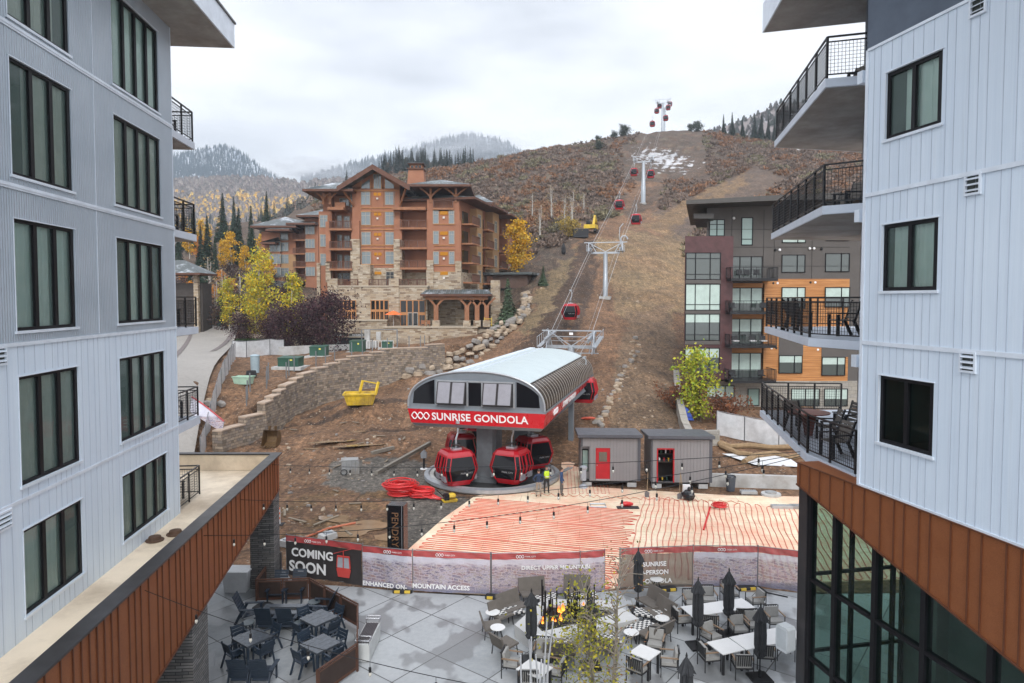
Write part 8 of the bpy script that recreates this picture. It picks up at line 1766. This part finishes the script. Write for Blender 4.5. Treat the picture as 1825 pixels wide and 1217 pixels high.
p=gp(1226,748,58);t=thing('blue_tarp','blue tarp bundle behind the stone wall beside the yellow-green tree','tarp',p);b=MB();b.loft([[(-.7,-.2,0),(.6,-.3,0),(.7,.4,0),(-.6,.4,0)],[(-.5,0,1.3),(.1,-.1,1.),(.2,.3,1.),(-.4,.3,1.4)]]);b.build('tarp',M('tarp_blue',(.015,.06,.38),.4),t);b=MB();b.tube([(-.72,-.22,.3),(.55,-.3,.3),(.6,.4,.3),(-.6,.4,.3)],.02,5,closed=True);b.build('cord',RB_,t)
p=gp(1050,747,62);t=thing('red_tarp','small red-orange cloth on the dirt behind the left shed','cloth',p);b=MB();b.blob((0,0,.1),.7,.35,.14,9,5,.25);b.build('cloth',M('cloth_red',(.5,.08,.04),.7),t)
# ---- excavator on the upper track
p=Vector(((1053-CX)/F*150,150,gz((1053-CX)/F*150,150)));t=thing('excavator','yellow excavator working at the top of the dirt track','excavator',p,R(70));s_=1.15
b=MB();
for y in(-1.1,1.1):b.prism([(-1.6,0.3),(-1.3,0),(1.3,0),(1.6,.3),(1.5,.75),(-1.5,.75)],y-.25,y+.25)
b.build('tracks',BLACK,t);b=MB();b.box(-1.7,1.1,-1.25,1.25,.85,1.7);b.build('body',YP,t);b=MB();b.box(.2,1.3,.2,1.2,1.2,2.7);b.build('cab',GLC,t);b=MB();b.bar((1.0,-.2,1.4),(2.6,-.2,4.0),.45,.5);b.bar((2.6,-.2,4.0),(4.2,-.2,2.6),.35,.4);b.build('boom',YP,t);b=MB();b.prism([(4.0,2.7),(4.6,2.4),(4.5,1.7),(3.9,1.6)],-.6,.2);b.build('bucket',RBK,t)
p=P3(1034,148);t=thing('dark_tank','dark box tank left of the excavator','tank',p);b=MB();b.box(-1.6,1.6,-1,1,0.,1.7);b.build('tank',BLACK,t);b=MB();b.box(-1.7,1.7,-1.1,1.1,1.7,1.8);b.build('lid',SHT,t)
p=P3(1004,135);t=thing('covered_stake','black-wrapped snow gun standing left of the track','snow gun',p);b=MB();b.lathe([(.25,0),(.45,.5),(.4,1.4),(.15,2.2)],8);b.build('cover',M('black_cover',(.012,.012,.014)),t);b=MB();b.tube([(0,0,0),(.5,0,-.1)],.05,5);b.build('hose',RB_,t)
p=P3(1108,140);t=thing('snow_gun','pale curved snow-making lance pipe right of the nearest tower head','snow gun',p);b=MB();b.tube([(0,0,0),(-.6,0,2.5),(-.5,0,4.4),(.2,0,5.2)],.09,6);b.build('lance',GALV,t);b=MB();b.tube([(.4+.7*math.cos(a*.6),0,2.+.7*math.sin(a*.6)) for a in range(9)],.16,6);b.build('hose_loop',M('drum_grey',(.35,.37,.4)),t)
# ---- string lights
BUL=glassy('bulb_clear',(.5,.48,.42),.1,0,.6)
def strand(a,c,sag,n,l):
    t=thing('string_light',l,'string light',a,0,'string lights across the plaza');d=c-a;P_=[d*(k/40)-Vector((0,0,4*sag*(k/40)*(1-k/40))) for k in range(41)];b=MB();b.tube(P_,.0095,4);b.build('wire',BLACK,t)
    for k in range(1,n):
        f=k/n;q=d*f-Vector((0,0,4*sag*f*(1-f)));b=MB();b.tube([q,q-Vector((0,0,.12))],.006,3);b.lathe([(.03,-.22),(.03,-.12)],6,q);o=b.build('socket',BLACK,t);b=MB();b.lathe([(.012,-.32),(.035,-.28),(.034,-.25),(.02,-.22)],6,q);b.build('bulb',BUL,o)
Rc=Vector(((1431-CX)/F*18.0,18.0,0));Rz=PY(1431,805,18.0).z
def lz(Y,dz=0):p=tp(Y);return Vector((p.x+.03,p.y,5.85+dz))
for Y,l,sg,zz,n in((27.6,'string light strand furthest from the camera, passing in front of the parked cabins',.25,.0,19),(23.4,'second string light strand from the back, crossing below the station ring',.5,-.06,19),(19.8,'third string light strand, crossing in front of the monolith sign',.55,-.12,18)):
    a=lz(Y,-.1 if Y>27 else -.3);strand(a,Vector((Rc.x,Rc.y,Rz+zz)),sg,n,l)
strand(lz(15.9,-.25),Vector((4.2,11.5,5.2)),.5,9,'string light strand nearest the camera, over the navy chairs')
# ---- silver poles sculpture and young tree in front
pp=PZ(958,1262,.0);t=thing('pole_sculpture','cluster of slender silver poles of different heights by the fire pit tables','sculpture',pp)
for (px,py,bx) in((943,1140,950),(947,1135,945),(928,1168,930),(975,1100,968),(986,1106,970),(970,1170,972),(965,1175,960),(955,1166,962),(978,1165,975)):
    Y=pp.y+rnd.uniform(-.15,.15);top=PY(px,py,Y);ba=Vector(((bx-CX)/F*Y,Y,0));b=MB();b.tube([ba-pp,top-pp],[.03,.024],7);b.build('silver_pole',M('silver_pole',(.55,.56,.58),.35,.5),t)
b=MB();b.lathe([(.6,0),(.6,.05)],16);b.build('base_plate',CONCG,t)
yt=tree(3.9,71,1.2,2100,.055,[(.30,.30,.04),(.38,.36,.05),(.48,.40,.05),(.20,.23,.04)],M('young_bark',(.24,.21,.17),.8,0,.2,5),3,26,cz=.05,cn=.10,name='young_tree',tk=.4)
put(yt,1068,20.2,'leafy yellow-green young tree in front of the fire pit, cut by the bottom edge',z=0.05)
yt2=tree(5.0,72,1.0,260,.045,[(.34,.16,.08),(.30,.22,.1)],M('young_bark',(.24,.21,.17)),2,30,cz=.12,cn=.12,name='young_tree',tk=.4)
put(yt2,1100,20.8,'nearly bare young tree with a few rusty leaves right of the leafy one',z=0.05)
# ---- people
def person(px,py,Y,rz,label,top,legs,vest=None,hair=(.05,.03,.02),arms='down',hat=None,sc=1.):
    p=PZ(px,py,.07) if Y is None else Vector(((px-CX)/F*Y,Y,.07));t=thing('person',label,'person',p,rz);t.scale=(sc,)*3
    me=bpy.data.meshes.new('body');V=[(0,0,.98),(0,.01,1.15),(0,.02,1.35),(0,.01,1.50),(0,-.0,1.60),(0,-.02,1.70)];RR=[(.155,.115),(.15,.105),(.18,.11),(.065,.065),(.075,.085),(.07,.08)];E_=[(0,1),(1,2),(2,3),(3,4),(4,5)]
    def chain(st,pts,rs):
        pr=st
        for q,r_ in zip(pts,rs):V.append(q);RR.append((r_,r_));E_.append((pr,len(V)-1));pr=len(V)-1
    for s in(-1,1):
        chain(0,[(s*.10,0,.88),(s*.12,-.03*s,.50),(s*.13,.0,.10),(s*.14,-.13,.04)],[.1,.068,.045,.04])
        if arms=='down':a=[(s*.20,.01,1.40),(s*.26,.03,1.13),(s*.27,-.08,.90),(s*.26,-.13,.82)]
        elif arms=='hips':a=[(s*.20,.01,1.40),(s*.36,.06,1.16),(s*.20,-.06,1.0),(s*.16,-.12,1.0)]
        else:a=[(s*.20,.01,1.40),(s*.27,-.02,1.14),(s*.17,-.25,1.12),(s*.12,-.32,1.14)]
        chain(2,a,[.06,.048,.036,.034])
        w=Vector(a[3]);wi=len(V)-1
        for f in range(5):
            dx=(f-1.5)*.018 if f<4 else -.03*s;L_=(.05,.058,.054,.044,.03)[f];dr=Vector((dx*.8,-.02 if f<4 else -.03,-1 if arms=='down' else -.15)).normalized();base=w+Vector((dx if f<4 else 0,0 if f else 0,0));tip=base+(dr*L_*1.3 if arms=='down' else Vector((dx*.3,-L_*1.3,-.01)));V.append(tuple(tip));RR.append((.009,.009));E_.append((wi,len(V)-1))
    me.from_pydata(V,E_,[]);o=bpy.data.objects.new('body',me);COL.objects.link(o);m=o.modifiers.new('s','SKIN');sv=me.skin_vertices[0].data
    for i,r_ in enumerate(RR):sv[i].radius=r_
    sv[0].use_root=True;m2=o.modifiers.new('d','SUBSURF');m2.levels=2;m2.render_levels=2
    dg=bpy.context.evaluated_depsgraph_get();nm=bpy.data.meshes.new_from_object(o.evaluated_get(dg));bpy.data.objects.remove(o);nm.name='body'
    nm.materials.clear()
    for mm in(M('skin_tone',(.42,.23,.16),.6),top,legs,M('boot_brown',(.07,.045,.03),.8)):nm.materials.append(mm)
    for f in nm.polygons:
        c=f.center;f.material_index=3 if c.z<.13 else 2 if c.z<.97 and abs(c.x)<.24 and not(abs(c.x)>.19 and c.z>.76) else 0 if c.z>1.53 or (math.hypot(c.x,c.y)>.0 and ((arms=='down' and c.z<.86 and abs(c.x)>.2) or (arms!='down' and c.y<-.24))) else 1;f.use_smooth=True
    b_=bpy.data.objects.new('body',nm);COL.objects.link(b_);b_.parent=t
    h=MB();h.blob((0,.012,1.70),.088,.10,.09,12,8,.02);hh=h.build('hair' if not hat else 'cap',M('hair_dark',hair,.8) if not hat else hat,t,smooth=True);hh.location=(0,.015,.02)
    f=MB();f.prism([(-.012,0),(.012,0),(0,.045)],-.12,-.085);n_=f.build('nose',M('skin_tone',(.42,.23,.16)),t);n_.location=(0,0,1.63)
    f=MB();[f.blob((s*.03,-.093,1.665),.009,.006,.006,6,4,0) for s in(-1,1)];f.build('eyes',BLACK,t)
    for s in(-1,1):f=MB();f.blob((s*.085,.0,1.65),.012,.02,.03,6,4,0);f.build('ear',M('skin_tone',(.42,.23,.16)),t)
    if vest:
        f=MB();rg=[]
        for z,w_,d_ in((1.0,.185,.135),(1.2,.18,.135),(1.38,.205,.14),(1.47,.13,.11)):rg.append([(w_*math.cos(a),.01+d_*math.sin(a),z) for a in np.linspace(0,6.283,13)[:-1]])
        f.loft(rg,False);f.build('safety_vest',vest,t,smooth=True)
        f=MB()
        for z in(1.1,):f.tube([(.19*math.cos(a),.01+.142*math.sin(a),z) for a in np.linspace(0,6.283,13)[:-1]],.02,5,closed=True)
        f.build('reflective_band',M('reflective',(.6,.6,.62),.3),t)
    return t
NAVY=M('navy_cloth',(.02,.035,.075),.85);TANC=M('tan_trousers',(.30,.25,.20),.85);DKC=M('dark_trousers',(.03,.028,.028),.85);GRC=M('grey_trousers',(.12,.11,.10),.85);OLV=M('mustard_shirt',(.20,.13,.02),.85)
person(960,886,None,R(180+8),'person in a navy jacket and tan trousers seen from behind, hands on hips',NAVY,TANC,arms='hips')
person(974,879,None,R(12),'person in a yellow safety vest and dark trousers facing the camera',NAVY,DKC,vest=M('hi_vis',(.55,.75,.03),.6),arms='front',hat=M('cap_dark',(.03,.03,.03),.7))
person(1001,883,None,R(75),'person in a blue jacket and grey trousers standing apart on the right, side-on',M('blue_jacket',(.03,.06,.14),.85),GRC,arms='down',hair=(.22,.14,.08))
SC.cycles.max_bounces=6;SC.cycles.transparent_max_bounces=12;SC.cycles.volume_bounces=0;SC.cycles.use_denoising=True
# labels: number look-alikes along their row so that each can be pointed at
ORD='first second third fourth fifth sixth seventh eighth ninth tenth eleventh twelfth thirteenth fourteenth fifteenth sixteenth seventeenth eighteenth nineteenth twentieth'.split()
TEN={2:'twenty',3:'thirty',4:'forty',5:'fifty',6:'sixty'}
def ordw(n):
    if n<=20:return ORD[n-1]
    if n%10==0:return TEN[n//10][:-1]+'ieth'
    return TEN[n//10]+'-'+ORD[n%10-1]
SH={'dark green spruce in the trees left of the lodge, among the yellow aspens':'dark green spruce among the yellow aspens left of the lodge','scattered dark spruce on the grey ridge left of the lodge roof':'dark spruce on the grey ridge left of the lodge','thin bare steel fence post on the bench above the retaining wall':'thin steel post above the retaining wall','boulder in the stacked rock wall that continues the retaining wall':'boulder of the stacked rock wall'}
grp={}
for o in SC.objects:
    if o.parent is None and o.get('label'):grp.setdefault(o['label'],[]).append(o)
for l,os_ in grp.items():
    if 1<len(os_)<=66:
        os_.sort(key=lambda o:o.location.x/max(o.location.y,1))
        for i,o in enumerate(os_):o['label']=SH.get(l,l)+', '+ordw(i+1)+' from the left'
